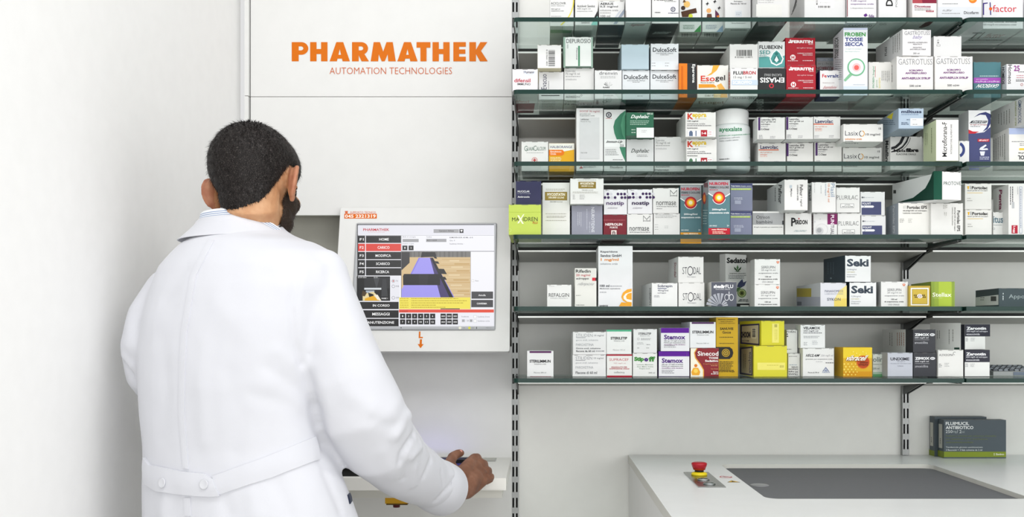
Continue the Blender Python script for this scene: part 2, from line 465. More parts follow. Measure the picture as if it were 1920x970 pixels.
for i in range(4):
    j = (i + 1) % 4; (ax, ay), (bx, by) = outer[i], outer[j]
    b.face([(ax, ay, ZT_C - th_), (bx, by, ZT_C - th_), (bx, by, ZT_C), (ax, ay, ZT_C)], M_TOPEDGE)
for i in range(len(hole)):
    j = (i + 1) % len(hole); (ax, ay), (bx, by) = hole[i], hole[j]
    b.face([(ax, ay, ZT_C), (bx, by, ZT_C), (bx, by, ZT_C - th_), (ax, ay, ZT_C - th_)], M_TOPEDGE)
b.build('worktop', ct)
b = MB(); zc0 = ZT_C - th_ - 0.0005
b.box(CX0 + 0.002, CX0 + 0.022, CY0 + 0.004, CY1, 0, zc0, M_CAB); b.build('side_panel', ct, bevel=0.0008)
b = MB(); b.box(CX0 + 0.023, CX1, CY0 + 0.02, CY0 + 0.04, 0, zc0, M_CAB); b.build('front_panel', ct, bevel=0.0008)
M_BELT = mat('6c6d70', 0.62, 0, 0.25, 0.25, 220, 'grey_rubber_belt')
bx = MB()
zz = ZT_C - 0.0100
hole2 = [((x - (hx0 + hx1) / 2) * 0.9985 + (hx0 + hx1) / 2, (y - (hy0 + hy1) / 2) * 0.9985 + (hy0 + hy1) / 2) for x, y in hole]
bx.face([(x, y, zz) for x, y in hole2], M_BELT); bx.face([(x, y, zz - 0.006) for x, y in hole2][::-1], M_BELT)
for i in range(len(hole2)):
    j = (i + 1) % len(hole2); (ax, ay), (bx_, by_) = hole2[i], hole2[j]
    bx.face([(ax, ay, zz - 0.006), (bx_, by_, zz - 0.006), (bx_, by_, zz), (ax, ay, zz)], M_BELT)
bx.build('conveyor_belt', ct)
b = MB(); sc_ = on_plane(1424, 911, Vector((0, 0, zz)), Vector((0, 0, 1)))
b.lathe([(0.021, 0.0), (0.021, 0.0012), (0.018, 0.0022), (0.001, 0.0026)], (sc_.x, sc_.y, zz), mat('8b8c8e', 0.3, 0.1, 0.4, 0, 60, 'grey_belt_disc')); b.build('belt_disc', ct)  # low round disc, paler than the belt

# control plate with emergency stop
UP = Vector((0, 0, 1)); TOPP = Vector((0, 0, ZT_C))
cp = thing('control_plate', 'steel plate with red mushroom button and two metal buttons on white counter', 'switch panel', (0.363, 2.2, ZT_C))
px0, px1, py0, py1 = 0.333, 0.392, 2.096, 2.322
M_PLATE = mat('8f908d', 0.22, 0.9, 0.5, 0.02, 120, 'satin_steel_plate')
b = MB(); b.box(px0, px1, py0, py1, ZT_C + 0.0002, ZT_C + 0.0022, M_PLATE); b.build('plate', cp, bevel=0.0005)
e = on_plane(1311, 893, TOPP, UP); ez = ZT_C + 0.0022
b = MB(); b.lathe([(0.0185, 0), (0.0185, 0.004), (0.0165, 0.006), (0.012, 0.0075)], (e.x, e.y, ez), mat('e8d21c', 0.35, 0, 0.4, 0, 40)); b.build('yellow_collar', cp)
b = MB(); b.lathe([(0.0105, 0.007), (0.0105, 0.013)], (e.x, e.y, ez), mat('26211c', 0.4)); b.build('stem', cp)
b = MB(); b.lathe([(0.0135, 0.0125), (0.0165, 0.02), (0.0182, 0.026), (0.0175, 0.0285), (0.013, 0.030), (0.001, 0.0302)], (e.x, e.y, ez), mat('ad1425', 0.3, 0, 0.45, 0, 40)); b.build('red_button', cp)
for (qx, qy) in ((1319, 902), (1330, 910)):
    e = on_plane(qx, qy, TOPP, UP)
    b = MB(); b.lathe([(0.0135, 0), (0.0135, 0.002), (0.012, 0.003), (0.0098, 0.003), (0.0092, 0.0016), (0.0088, 0.004), (0.001, 0.0046)], (e.x, e.y, ez), mat('b9bcbd', 0.2, 0.95, 0.5, 0, 40, 'bright_steel')); b.build('steel_button', cp)
def disc_sticker(label, cx_, cy_, tri_):
    e = on_plane(cx_, cy_, TOPP, UP); s_ = 0.0145
    b = MB(); h_ = ZT_C + 0.0002
    if tri_:
        T3 = [(-s_, -s_ * .8), (s_, -s_ * .8), (0, s_)]
        for k_, (hx, sc2) in enumerate((('2a2410', 1.0), ('e3b21a', .80))):
            b.prism([(e.x + x * sc2, e.y + y * sc2) for x, y in T3], 2, h_ + k_ * 0.0002, h_ + 0.0002 + k_ * 0.0002, ink(hx))
        for q in ([(-.004, -.007), (.004, -.007), (.003, -.002), (-.003, -.002)], [(-.0012, -.001), (.0012, -.001), (.0016, .006), (-.0016, .006)]):
            b.prism([(e.x + x, e.y + y) for x, y in q], 2, h_ + 0.0004, h_ + 0.0006, ink('2a2410'))
    else:
        for k_, (hx, rr) in enumerate((('b3283c', s_), ('f2f0ee', s_ * .8))):
            b.prism([(e.x + rr * math.cos(2 * PI * i / 28), e.y + rr * math.sin(2 * PI * i / 28)) for i in range(28)], 2, h_ + k_ * 0.0002, h_ + 0.0002 + k_ * 0.0002, ink(hx))
        for q in ([(-.006, -.003), (.004, -.004), (.006, .001), (-.003, .003)], [(-.007, .003), (-.001, .002), (-.001, .005), (-.006, .006)]):
            b.prism([(e.x + x, e.y + y) for x, y in q], 2, h_ + 0.0004, h_ + 0.0006, ink('26262a'))
        b.prism([(e.x + x, e.y + y) for x, y in ((-.0105, .0085), (-.0085, .0105), (.0105, -.0085), (.0085, -.0105))], 2, h_ + 0.0006, h_ + 0.0008, ink('b3283c'))
    tag(b.build('warning_sticker', None, (e.x, e.y, ZT_C)), label, 'sticker')
disc_sticker('round red and white no-touch sticker on the counter beside the belt', 1361, 895, False)
disc_sticker('yellow and black triangular warning sticker on the counter beside the belt', 1374, 903.5, True)

# ------------------------------------------------------------------ touch screen terminal
term = thing('touch_screen_terminal', 'tilted white panel with a lit touch screen beside the shelves', 'touch screen', (-0.32, 2.6, P(0, 660, 2.52).z))
A0 = Vector((-0.5505, 2.52, P(0, 659.5, 2.52).z)); A1 = Vector((-0.5505, 2.630, P(0, 389.5, 2.630).z))
wv = Vector((1, 0, 0)); hv = (A1 - A0).normalized(); nv = wv.cross(hv).normalized()     # outward, towards the room
TW = 0.4615; HH = (A1 - A0).length
def tq(u, v, o): return A0 + wv * u + hv * v + nv * o
def rrect(x0, y0, x1, y1, rad, n=6):
    out = []
    for (cx_, cy_, a0) in ((x0 + rad, y0 + rad, PI), (x1 - rad, y0 + rad, 1.5 * PI), (x1 - rad, y1 - rad, 0), (x0 + rad, y1 - rad, .5 * PI)):
        for i in range(n + 1): out.append((cx_ + rad * math.cos(a0 + PI / 2 * i / n), cy_ + rad * math.sin(a0 + PI / 2 * i / n)))
    return out
b = MB()
o = rrect(0, 0, TW, HH, 0.006)
b.loft([[tq(x, y, -0.016) for x, y in o], [tq(x, y, -0.001) for x, y in o], [tq(TW / 2 + (x - TW / 2) * .996, HH / 2 + (y - HH / 2) * .996, 0) for x, y in o]], M_CAB, True, False)
b.build('front_panel', term)
for ux in (0.01, TW - 0.018):
    b = MB()
    q = [A0 + hv * 0.008 - nv * 0.017, A0 + hv * (HH - 0.01) - nv * 0.017, Vector((A0.x, DC - 0.002, A1.z - 0.03)), Vector((A0.x, DC - 0.002, A0.z + 0.03))]
    b.prism([(v.y, v.z) for v in q], 0, A0.x + ux, A0.x + ux + 0.008, M_CAB)
    b.build('side_cheek', term)
TP = (A0, nv)
def tpl(x, y, o=0.0):
    return on_plane(x, y, A0 + nv * o, nv)
# screen
corn = [tpl(668.5, 618.5), tpl(927.5, 618.5), tpl(927.5, 420.5), tpl(671, 420.5)]
uv = [((q - A0).dot(wv), (q - A0).dot(hv)) for q in corn]
ux0, ux1, vy0, vy1 = uv[3][0] - 0.001, uv[1][0], uv[0][1], uv[2][1]
b = MB(); o = rrect(ux0 - .002, vy0 - .002, ux1 + .002, vy1 + .002, 0.004)
o2 = rrect(ux0, vy0, ux1, vy1, 0.003)
b.loft([[tq(x, y, 0.0) for x, y in o], [tq(x, y, 0.003) for x, y in o], [tq(x, y, 0.0042) for x, y in o2]], mat('a9abae', 0.35, 0.3, 0.4, 0, 50, 'grey_screen_frame'), True, False)
b.build('screen_frame', term)
K = '242426'; W_ = 'f4f4fa'
S = [r(670, 421.5, 926.5, 612, W_), r(670.5, 421, 926.5, 423, 'c9cad2'), r(670, 421, 671.5, 612, '1e1f22'), r(670, 420.6, 926, 421.8, '1e1f22'),
     r(671, 423, 926, 440, 'e9e9f1'), r(671, 441, 926, 441.8, 'b9bac0'),
     t('PHARMATHEK', 681, 428.5, 730, 433.3, 'c2182c', b=.03), t('AUTOMATION TECHNOLOGIES', 690, 434.8, 721, 436.3, 'd98a92', b=0),
     r(813, 430, 860.5, 437, 'a9a9ac'), t('Operazioni Abilitate', 823, 431.6, 851, 435.4, '2f2f31', b=.02), r(861.5, 429.8, 869, 437.2, '232325'), p([(863, 431.4), (867.6, 431.4), (865.3, 435.6)], 'ffffff')]
rows = [('F1', 'HOME', 442.2, 455.8, K, 717, 731, 'x'), ('F2', 'CARICO', 457.2, 471.2, 'e0463c', 708, 730.5, 'x'), ('F3', 'MODIFICA', 472.6, 486.4, K, 704, 733, 'x'),
        ('F4', 'SCARICO', 487.8, 501.6, K, 705, 731, 'x'), ('F5', 'RICERCA', 503, 517, K, 705, 729.5, 'x')]
for a, w_, y0_, y1_, cc, xa, xb, _ in rows:
    S += [r(671.5, y0_, 684.5, y1_, cc), r(686, y0_, 752, y1_, cc), t(a, 674.5, y0_ + 4.6, 682, y1_ - 4.4, 'ffffff', b=.015), t(w_, xa, y0_ + 4.6, xb, y1_ - 4.4, 'ffffff', b=.018)]
S[[i for i, q in enumerate(S) if q[0] == 't' and q[3] == 'HOME'][0]] = t('HOME', 711, 446.6, 729, 451.4, 'ffffff', b=.018)
# camera view of the hopper
S += [r(669, 518.5, 731.5, 564.5, '17181a'), r(683, 520, 731, 541, '2c2d30'), p([(700, 520), (712, 520), (706, 542)], '45474b'), p([(717, 524), (724, 524), (727, 556), (715, 556)], '3a3c3f'),
      r(683, 540, 715, 543.5, 'd6dbe0'), r(686, 545, 702, 552, 'aab4c0'), p([(680, 552), (700, 547), (709, 556), (714, 564), (680, 564)], 'e8d7a2'), p([(690, 549), (700, 552), (703, 564), (693, 560)], '1b1a18'),
      p([(684, 560), (700, 555), (712, 564), (684, 564)], 'e8ad1c'), p([(702, 553), (708, 553), (715, 564), (707, 562)], 'f6f0dc'), p([(680, 545), (688, 549), (684, 556), (678, 555)], '4b3a20'),
      t('25-09-2024', 671, 519.6, 687, 521.6, 'e6e6e6', b=.02), t('15:19', 701, 519.6, 708, 521.6, 'e6e6e6', b=.02), t('VARIE 1', 715, 558.6, 727, 561.2, 'ffffff', b=.015),
      r(732.5, 518.5, 749, 565, 'ececf3')]
for yy, lab in ((527.3, 'TV'), (537.3, 'PVR'), (558.7, 'OFF')):
    S += [ring(737.5, yy, 2.4, 3.0, '77777c'), t(lab, 742, yy - 1.6, 742 + 2.1 * len(lab), yy + 1.5, '6a6a70', b=0)]
S += [c(737.5, 527.3, 1.3, 'c23030')]
for w_, y0_, y1_, xa, xb in (('IN CORSO', 566.3, 580, 699, 730.5), ('MESSAGGI', 582, 596.5, 698, 730.5), ('MANUTENZIONE', 598, 612, 684, 739)):
    S += [r(668, y0_, 747.5, y1_, K), t(w_, xa, y0_ + 4.6, xb, y1_ - 4.6, 'ffffff', b=.018)]
S += [r(749.5, 442, 751.5, 612, 'c4c4c9') if False else r(752.6, 442, 753.6, 471, 'c4c4c9')]
S += [t('Bolla di consegna', 755.5, 443.4, 779.5, 446, '333336', b=0), r(755, 448.4, 785, 454.2, 'a6a6a9'), t('Codice', 799.5, 443.2, 809.5, 445.6, '333336', b=0), r(799, 448.2, 837, 454, 'a6a6a9'), t('A021110339', 800, 449.6, 819, 452.4, '222225', b=.01),
      t('EUMOVEN SCIR. AD ML 1,5 G', 843, 444.4, 886.5, 447.2, '222225', b=.02), t('Qta: 0', 843, 450.2, 853, 452.8, '333336', b=0), t('Scadenza minima: -', 843, 456, 870.5, 458.6, '333336', b=0),
      t('Posizioni occupate', 755.5, 456.2, 776, 458.8, '333336', b=0)]
for x_, q_ in ((754.5, '1'), (766, '2')): S += [r(x_, 460.6, x_ + 9.4, 469.6, K), t(q_, x_ + 3.8, 463.4, x_ + 5.6, 466.6, 'ffffff', b=.015)]
S += [r(752, 470.8, 927, 472.2, '9d9da2')]
# conveyor view
S += [r(752, 472, 882, 558.5, 'd9bd8e'), r(752, 472, 882, 482.5, '7b7976')]
S += [r(752 + 8 * i, 472, 752 + 8 * i + (2 + i % 3), 482.5, '6b6966') for i in range(16)]
for i, yy in enumerate((486, 491, 497, 503.5, 511, 519.5, 529, 540, 551)): S.append(r(829 - 2 * i, yy, 882, yy + 1.3 + .1 * i, ('cfae78', 'e2c99d')[i % 2]))
for i, (yy, xa, xb) in enumerate(((488, 843, 861), (494, 852, 880), (500, 846, 868), (507, 856, 880), (515, 841, 862), (524, 850, 879), (534, 845, 866), (545, 858, 880), (552, 850, 870))): S.append(r(xa, yy, xb, yy + 2.4, ('e8d2a8', 'c9a66e')[i % 2]))
S += [p([(752, 473), (768, 473), (768, 493), (752, 508)], '3b3a3b'), p([(785, 483.5), (811, 483.5), (852, 558), (752, 558), (752, 549)], '8f86e6'), p([(788, 483.5), (806, 483.5), (826, 530), (764, 530)], 'a49cf2'),
      p([(752, 545), (760, 530), (826, 535), (838, 558), (752, 558)], 'a39bf0'), p([(806, 483.5), (812, 483.5), (850, 558), (826, 558)], '4a4070'), p([(811, 483.5), (815, 490), (850, 558), (843, 558), (808, 485)], '211f24'),
      p([(791, 473), (816, 473), (818, 481), (789, 483)], '2b2a2c')]
for x_, y_, w_ in ((808, 473, 10), (812, 481, 8), (815, 490, 9), (819, 504, 19), (827, 519, 11)): S.append(p([(x_, y_), (x_ + w_ * .7, y_ + .5), (x_ + w_, y_ + w_ * .55), (x_ + 3, y_ + w_ * .5)], '2b2a2c'))
S += [p([(757.5, 514), (824, 514), (825.5, 516), (825, 535), (756, 535), (755.5, 518)], '232225'), p([(785, 514), (803, 514), (801, 535), (786, 535)], '2c2b2e'),
      r(752, 472, 752.8, 558, '77777b')]
S += [r(748.5, 558, 882, 580, 'f5e65c')]
for i in range(5): S += [ln(750, 559.6 + 4.1 * i, 766, 1, 2, 1.0, 'b59a22'), ln(771, 559.6 + 4.1 * i, 771 + (88, 104, 98, 46, 64)[i], 1, 2, 1.0, '9c8420')]
S += [r(826, 578.6, 862, 580.2, '3a3420'), r(883, 472.2, 926.5, 580, 'f6f6fb'), r(882, 472.2, 883, 580, 'b9bac0'), r(884.5, 524.6, 889, 529, 'c4c4c9'), r(885, 525.1, 888.5, 528.5, 'ffffff'), t('Reso', 891.5, 525.6, 897.5, 528, '55555a', b=0),
      r(884, 547, 924.5, 560.5, '4b4b4e'), t('Annulla', 897, 552.2, 910.5, 555.4, 'ffffff', b=.02), r(883.5, 562.6, 924.5, 576.5, '4b4b4e'), t('CONFERMA', 894, 568, 913, 571.2, 'ffffff', b=.02),
      r(748, 580.6, 926, 586.4, 'e8523f'), t('SCADENZA', 750, 583, 765, 585.4, '6b1f16', b=0), r(748, 586.4, 926.5, 612, 'f1f1f8')]
for i in range(12):
    x_ = 750 + 11.25 * (i % 6); y_ = 588.4 + 10.9 * (i // 6)
    S += [r(x_, y_, x_ + 9.8, y_ + 9.4, K), t(str(i + 1), x_ + (3.9 if i < 9 else 2.8), y_ + 3.1, x_ + (5.9 if i < 9 else 7.0), y_ + 6.3, 'ffffff', b=.02)]
for i in range(6):
    x_ = 826 + 11.3 * (i % 3); y_ = 588.4 + 10.9 * (i // 3)
    S += [r(x_, y_, x_ + 9.9, y_ + 9.4, K), t(str(2020 + i), x_ + 1.6, y_ + 3.3, x_ + 8.2, y_ + 6.1, 'ffffff', b=.02)]
S += [t('Scadenza', 865, 592.6, 879, 595.2, '7a7a80', b=0), r(866, 599, 871.5, 604.4, 'c0c0c4'), t('10', 867.3, 600.2, 870.3, 603, '55555a', b=0), t('/ 20', 873, 600, 879, 603.4, '7a7a80', b=0), r(880.5, 599, 886, 604.4, 'c0c0c4'), t('00', 881.7, 600.2, 884.9, 603, '55555a', b=0)]
for yy, s_ in ((591.5, 'Scadenza breve'), (599.5, 'Scadenza corta')): S += [r(888, yy, 893.5, yy + 5.6, 'c9c9ce'), r(888.6, yy + .6, 892.9, yy + 5, 'ffffff'), t(s_, 895.5, yy + 1.2, 918, yy + 4, '7a7a80', b=0)]
b = MB(); draw(b, S, {'F': (A0 + nv * 0.0043, nv)}, mk=lambda h: glow(h, 0.84), base=0.0002, step=0.000004); b.build('lit_display', term)
b = MB(); draw(b, [r(670, 612.6, 926.5, 617.6, 'b4b6ba'), r(672, 612.6, 926, 613.4, 'd8d9dc'), c(752, 615, 1.0, '1c1c1e'), c(862.5, 615.2, 2.6, 'e9e8d6'), c(880, 615.2, 2.4, 'd9d84e'), t('ON', 867.5, 614, 872, 616.4, '77777b', b=0), t('HDD', 884, 614, 889, 616.4, '77777b', b=0), r(893, 613.2, 894.2, 617, '333335'), t('MENU', 911, 614, 921, 616.4, '88888c', b=0)], {'F': (A0 + nv * 0.0043, nv)}, base=0.0002, step=0.00001); b.build('control_strip', term)
st = [r(645.5, 401, 706.5, 410, 'dd6a16'), t('045 2321319', 647, 402.4, 704.5, 408.8, 'fff6ea', b=.03), t('SUPPORTO TECNICO', 656.5, 396.6, 704.5, 400.2, 'd9601e', b=0), r(646.5, 396, 652.5, 397.4, 'd9601e'), r(648, 397.4, 651, 398.2, 'd9601e'), r(647, 398.2, 652, 400.4, 'd9601e')]
b = MB(); draw(b, st, {'F': TP}, base=0.0004, step=0.00004); tag(b.build('phone_number_sticker', term), 'orange telephone sticker')
b = MB(); draw(b, [p([(785.5, 622), (788.5, 622), (788, 632), (793, 632.2), (792.6, 634.6), (785, 634.4)], OR), p([(787.3, 636.5), (791.2, 636.5), (790.8, 645.6), (794.4, 645.6), (788.4, 653.4), (783, 645.4), (786.8, 645.6)], OR)], {'F': TP}); tag(b.build('arrow_sticker', term), 'orange arrow sticker')

# ------------------------------------------------------------------ intake tray below the terminal
TZ = ZC - 0.3365
tr = thing('intake_tray', 'white intake tray with dark slot jutting from the machine front', 'tray', (-0.3, 2.45, TZ - 0.055))
ty0, ty1 = 2.272, DC - 0.001
tx0 = -0.62; tx1 = P(949, 0, 2.272).x; tx1b = P(958, 0, DC).x
ix0, ix1, iy0, iy1 = -0.56, -0.20, 2.30, 2.61
M_TRAY = mat('e6e5df', 0.3, 0, 0.35, 0, 20, 'white_plastic')
b = MB()
outer = [(tx0, ty0), (tx1, ty0), (tx1b, ty1), (tx0, ty1)]; inner = [(ix0, iy0), (ix1, iy0), (ix1, iy1), (ix0, iy1)]
for i in range(4):
    j = (i + 1) % 4
    b.face([outer[i] + (TZ,), outer[j] + (TZ,), inner[j] + (TZ,), inner[i] + (TZ,)], M_TRAY)
    b.face([outer[i] + (TZ - 0.0285,), outer[j] + (TZ - 0.0285,), outer[j] + (TZ,), outer[i] + (TZ,)], M_TRAY)
    b.face([inner[j] + (TZ - 0.027,), inner[i] + (TZ - 0.027,), inner[i] + (TZ,), inner[j] + (TZ,)], M_DARKGAP)
b.face([q + (TZ - 0.027,) for q in inner], M_DARKGAP); b.face([q + (TZ - 0.0285,) for q in outer][::-1], M_TRAY)
b.build('tray_body', tr)
b = MB(); b.box(tx0 + 0.01, tx1 - 0.012, ty0 + 0.05, ty1, TZ - 0.0545, TZ - 0.029, mat('dcdbd3', 0.4, 0, 0.3, 0, 20)); b.build('under_tray', tr, bevel=0.001)
b = MB(); b.box(tx1 - 0.05, tx1 - 0.006, ty0 - 0.0012, ty0 - 0.0002, TZ - 0.026, TZ - 0.004, M_TRAY); b.build('end_cap', tr, bevel=0.0006)
b = MB(); b.box(-0.60, ix1 + 0.012, 2.612, 2.632, TZ + 0.0002, TZ + 0.004, mat('2b2c30', 0.4, 0.2, 0.4, 0, 40)); b.build('sensor_bar', tr)
b = MB(); lx0, lx1 = P(903, 0, 2.6).x, P(930, 0, 2.6).x
b.box(lx0, lx1, 2.572, 2.636, TZ + 0.0002, TZ + 0.0012, M_PLATE)
b.box(lx0 + .004, lx1 - .004, 2.576, 2.632, TZ + 0.0012, TZ + 0.0016, mat('b9bab0', 0.4, 0.3, 0.4, 0, 40)); b.build('label_plate', tr)
b = MB(); b.box(-0.40, -0.22, 2.602, 2.608, TZ - 0.020, TZ - 0.010, glow('6f6ad0', 0.22)); b.build('blue_led_strip', tr)
area('tray_led_light', (-0.30, 2.585, TZ - 0.006), (-0.285, 2.65, TZ + 0.10), 0.16, 0.02, 0.04, (0.50, 0.46, 1.0))
# emergency stop hanging under the tray
es = thing('emergency_stop_box', 'yellow emergency stop box under the tray with dark red knob', 'emergency stop', P(745, 940, 2.45))
M_Y = mat('d9a512', 0.4, 0, 0.35, 0, 40)
q0 = P(722, 924, 2.42); q1 = P(764, 948, 2.42)
b = MB(); b.box(q0.x, q1.x, 2.42, 2.49, q1.z + 0.004, TZ - 0.0548, M_Y); b.build('housing', es, bevel=0.002)
b = MB(); b.box(q0.x - 0.001, q0.x + 0.035, 2.412, 2.42, q0.z - 0.012, TZ - 0.0548, mat('e3b52a', 0.4)); b.build('bracket', es, bevel=0.001)
b = MB(); b.box(q0.x + 0.003, q1.x + 0.0, 2.418, 2.488, q1.z + 0.001, q1.z + 0.004, mat('5c4410', 0.5)); b.build('gasket', es)
b = MB(); kx = P(743.5, 0, 2.45).x; b.lathe([(0.009, 0.0), (0.009, -0.006), (0.0085, -0.011), (0.001, -0.012)], (kx, 2.45, q1.z + 0.001), mat('551019', 0.4)); b.build('knob', es)
# ------------------------------------------------------------------ medicine cartons
PLACED = []          # (shelf, x0, x1, y0, y1, ztop)
SHELF_BACK = YW - 0.018
WH, OW, GR = 'e9e9e8', 'e6e4dc', 'd9dadb'
def carton(k, x0, y0, x1, y1, colr, label, items=(), d=None, L=0.15, lb=None, side=None, up=False, top=None, group=None, on=None, name='medicine_box', notch=True, tilt=0.0, bottom=None):
    """k shelf number (or 'c' counter); pixel rectangle of the front face; d its depth; L how far it runs back;
    lb pixel column of the rear left edge when the carton is turned; on: stands on the carton beneath it"""
    zs = ZT[k] + 0.0002 if k != 'c' else ZT_C + 0.0003
    if d is None:
        d = F * (zs - ZC) / (VY - y1) if (not on and k in (0, 1, 2)) else 2.38
    X0, X1 = (x0 - VX) * d / F, (x1 - VX) * d / F
    zt = ZC + (VY - y0) * d / F
    if k != 'c' and k > 0:              # stay clear of the shelf above
        zlim = ZT[k - 1] - GT - 0.003
        if zt > zlim:
            d = F * (zlim - ZC) / (VY - y0); X0, X1 = (x0 - VX) * d / F, (x1 - VX) * d / F; zt = zlim
        if zt > zlim - 0.036: L = min(L, 2.492 - d)
    zb = zs
    if on:
        zb = ZC + (VY - y1) * d / F
        c_ = [q for q in PLACED if q[0] == k and min(q[2], X1) - max(q[1], X0) > 0.3 * min(X1 - X0, q[2] - q[1]) and abs(q[5] - zb) < 0.02]
        if c_: zb = max(q[5] for q in c_) + 0.0002
    w = X1 - X0
    L = min(L, SHELF_BACK - d) if k != 'c' else L
    psi = 0.0
    if lb is not None and X0 > 0.02 and lb > VX + X0 * F / (d + L):      # a short carton shows less of its side
        L = max(0.05, X0 * F / (lb - VX) - d); lb = None
    if lb is not None:
        lo, hi = -0.5, 0.9
        for _ in range(40):
            mid = (lo + hi) / 2
            cx_, cy_ = X0 - L * math.sin(mid), d + L * math.cos(mid)
            if VX + cx_ * F / cy_ > lb: lo = mid
            else: hi = mid
        psi = max(0.0, (lo + hi) / 2)
        # keep the right front edge on its pixel column
        cw, sw = math.cos(psi), math.sin(psi)
        w = min(w / cw, ((x1 - VX) / F * d - X0) / (cw - (x1 - VX) / F * sw)) - 0.0004
    rx, fw = Vector((math.cos(psi), math.sin(psi), 0)), Vector((-math.sin(psi), math.cos(psi), 0))
    O = Vector((X0, d, 0))
    # stay off the wall
    fl = Vector((O.x, O.y, zb))
    g = 0.0004
    e0 = 0.0 if up else 0.0009
    A = [fl + rx * g + fw * e0, fl + rx * (w - g) + fw * e0, fl + rx * (w - g) + fw * L, fl + rx * g + fw * L]
    h = Vector((0, 0, zt - zb - 0.0002))
    cs = [q.copy() for q in A] + [q + h for q in A]
    base = (A[0] + A[2]) / 2; base.z = zb
    mm = {'*': card(side or colr)}
    if up: mm['front'] = card(colr)
    if top: mm['top'] = card(top)
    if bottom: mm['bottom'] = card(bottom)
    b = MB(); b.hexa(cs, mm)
    nF, nL, nB = -fw, -rx, Vector((0, 0, -1))
    faces = {'F': (fl, nF), 'L': (A[0], nL), 'B': (fl, nB)}
    back = [it for it in items if it[1] != 'F']
    draw(b, back, {'L': faces['L']}, base=0.0003, step=0.00008)
    draw(b, back, {'B': faces['B']}, base=0.00003, step=0.00002)
    front = [it for it in items if it[1] == 'F']
    if up: draw(b, front, {'F': faces['F']}, base=0.0003, step=0.00008)
    root = b.build(name, None, base)
    tag(root, label, 'medicine box', group)
    if not up:
        fb = MB(); i = 0.0007
        q = [fl + rx * i, fl + rx * (w - i), fl + rx * (w - i) + fw * 0.0008, fl + rx * i + fw * 0.0008]
        z0_, z1_ = Vector((0, 0, i)), Vector((0, 0, zt - zb - i))
        fb.hexa([v + z0_ for v in q] + [v + z1_ for v in q], card(colr))
        if notch:       # tuck slits of the end flap
            zz_ = zt - zb - 0.0016
            for (u0, u1) in ((0.06, 0.16), (0.40, 0.60), (0.84, 0.94)):
                fb.face([fl + rx * (w * u0) - fw * 0.0002 + Vector((0, 0, zz_)), fl + rx * (w * u1) - fw * 0.0002 + Vector((0, 0, zz_)), fl + rx * (w * u1) - fw * 0.0002 + Vector((0, 0, zz_ + 0.0009)), fl + rx * (w * u0) - fw * 0.0002 + Vector((0, 0, zz_ + 0.0009))], card('6e6e6c'))
        draw(fb, front, {'F': faces['F']}, base=0.0003, step=0.00008)
        fb.build('end_flap', root)
    xs = [q.x for q in A]
    PLACED.append((k, min(xs), max(xs), d, d + L, zt))
    return root
NV, BK, GY, RD, PU, TL = '22274a', '1d1d1f', '77787a', 'b3202f', '5a1f7a', '2f8a80'

# ---- top shelf
carton(0, 1031, -58, 1076, 49, WH, 'white carton with a yellow arc, leftmost carton on the top shelf', [t('ACICLOVIR', 1033, 4, 1061, 8.4, BK, b=0), t('DOC Generici', 1033.5, 9.5, 1058, 11.8, GY, b=0), t('400 mg/5 ml', 1033.5, 16, 1050, 18.4, BK), t('sospensione orale', 1033.5, 19.4, 1057, 21.8, BK, b=0.01), ln(1033.5, 30, 1052, 1, 2, 1.2, 'aaaaaa'), ring(1018, 0, 56.5, 58.5, 'e6d84e', 0, 0.95), ln(1034, 40, 1060, 1), p([(1032, 56), (1073, 56), (1070, 62), (1032, 62)], '8fb093', 'B')], L=0.17)
carton(0, 1078, -58, 1121, 47.5, WH, 'white carton with teal and black swoosh at its lower right corner', [t('Aciclovir Sandoz', 1082, 9, 1115.5, 13.6, BK), t('400 mg/5 ml', 1082, 15, 1107, 18.6, GY, b=0), t('sospensione orale', 1082, 19.8, 1111, 22.6, GY, b=0), p([(1120.5, 20), (1120.5, 32), (1112, 37)], BK), p([(1120.5, 30), (1120.5, 47), (1108, 47), (1113, 38)], '8fd0c6'), p([(1112, 41), (1120.5, 38), (1120.5, 40)], BK), t('SANDOZ', 1090, 41, 1106, 44, BK)], L=0.17)
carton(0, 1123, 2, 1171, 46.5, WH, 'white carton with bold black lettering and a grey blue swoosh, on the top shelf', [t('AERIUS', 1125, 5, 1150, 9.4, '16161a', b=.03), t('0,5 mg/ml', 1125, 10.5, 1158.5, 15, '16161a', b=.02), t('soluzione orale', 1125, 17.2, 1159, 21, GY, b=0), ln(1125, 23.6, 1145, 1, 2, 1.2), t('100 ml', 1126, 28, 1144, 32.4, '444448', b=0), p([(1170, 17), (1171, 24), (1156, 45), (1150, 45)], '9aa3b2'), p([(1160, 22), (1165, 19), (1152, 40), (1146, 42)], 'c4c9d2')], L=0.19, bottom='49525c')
carton(0, 1173, -60, 1221, 42, 'e8e8e8', 'plain white blank-faced carton between lettered ones, on the top shelf', [t('Augmentin', 1178, 44, 1212, 50, '8d2a30', f='B', sh=.3), r(1173, 20, 1173.8, 42, '5c4540')], L=0.18)
carton(0, 1222, -60, 1273, 44, WH, 'white carton with a round lined emblem at lower right, on the top shelf', [t('Ansimar', 1226, -3.5, 1264, 1.4, BK, b=.02), ln(1246, 2.2, 1268, 1, 2, 1.2), ring(1262, 17.5, 3.4, 4.6, '35365c'), r(1260, 15, 1261, 20, '35365c'), r(1263, 15, 1264, 20, '35365c'), ln(1253, 24, 1272, 1, 2, 1.2, '35365c'), ln(1228, 22.6, 1238, 1, 2, 1.4, BK), t('ansimar', 1222, 58, 1262, 64, 'd8d8d8', f='B', sh=.3)], L=0.18, bottom='2e3032')
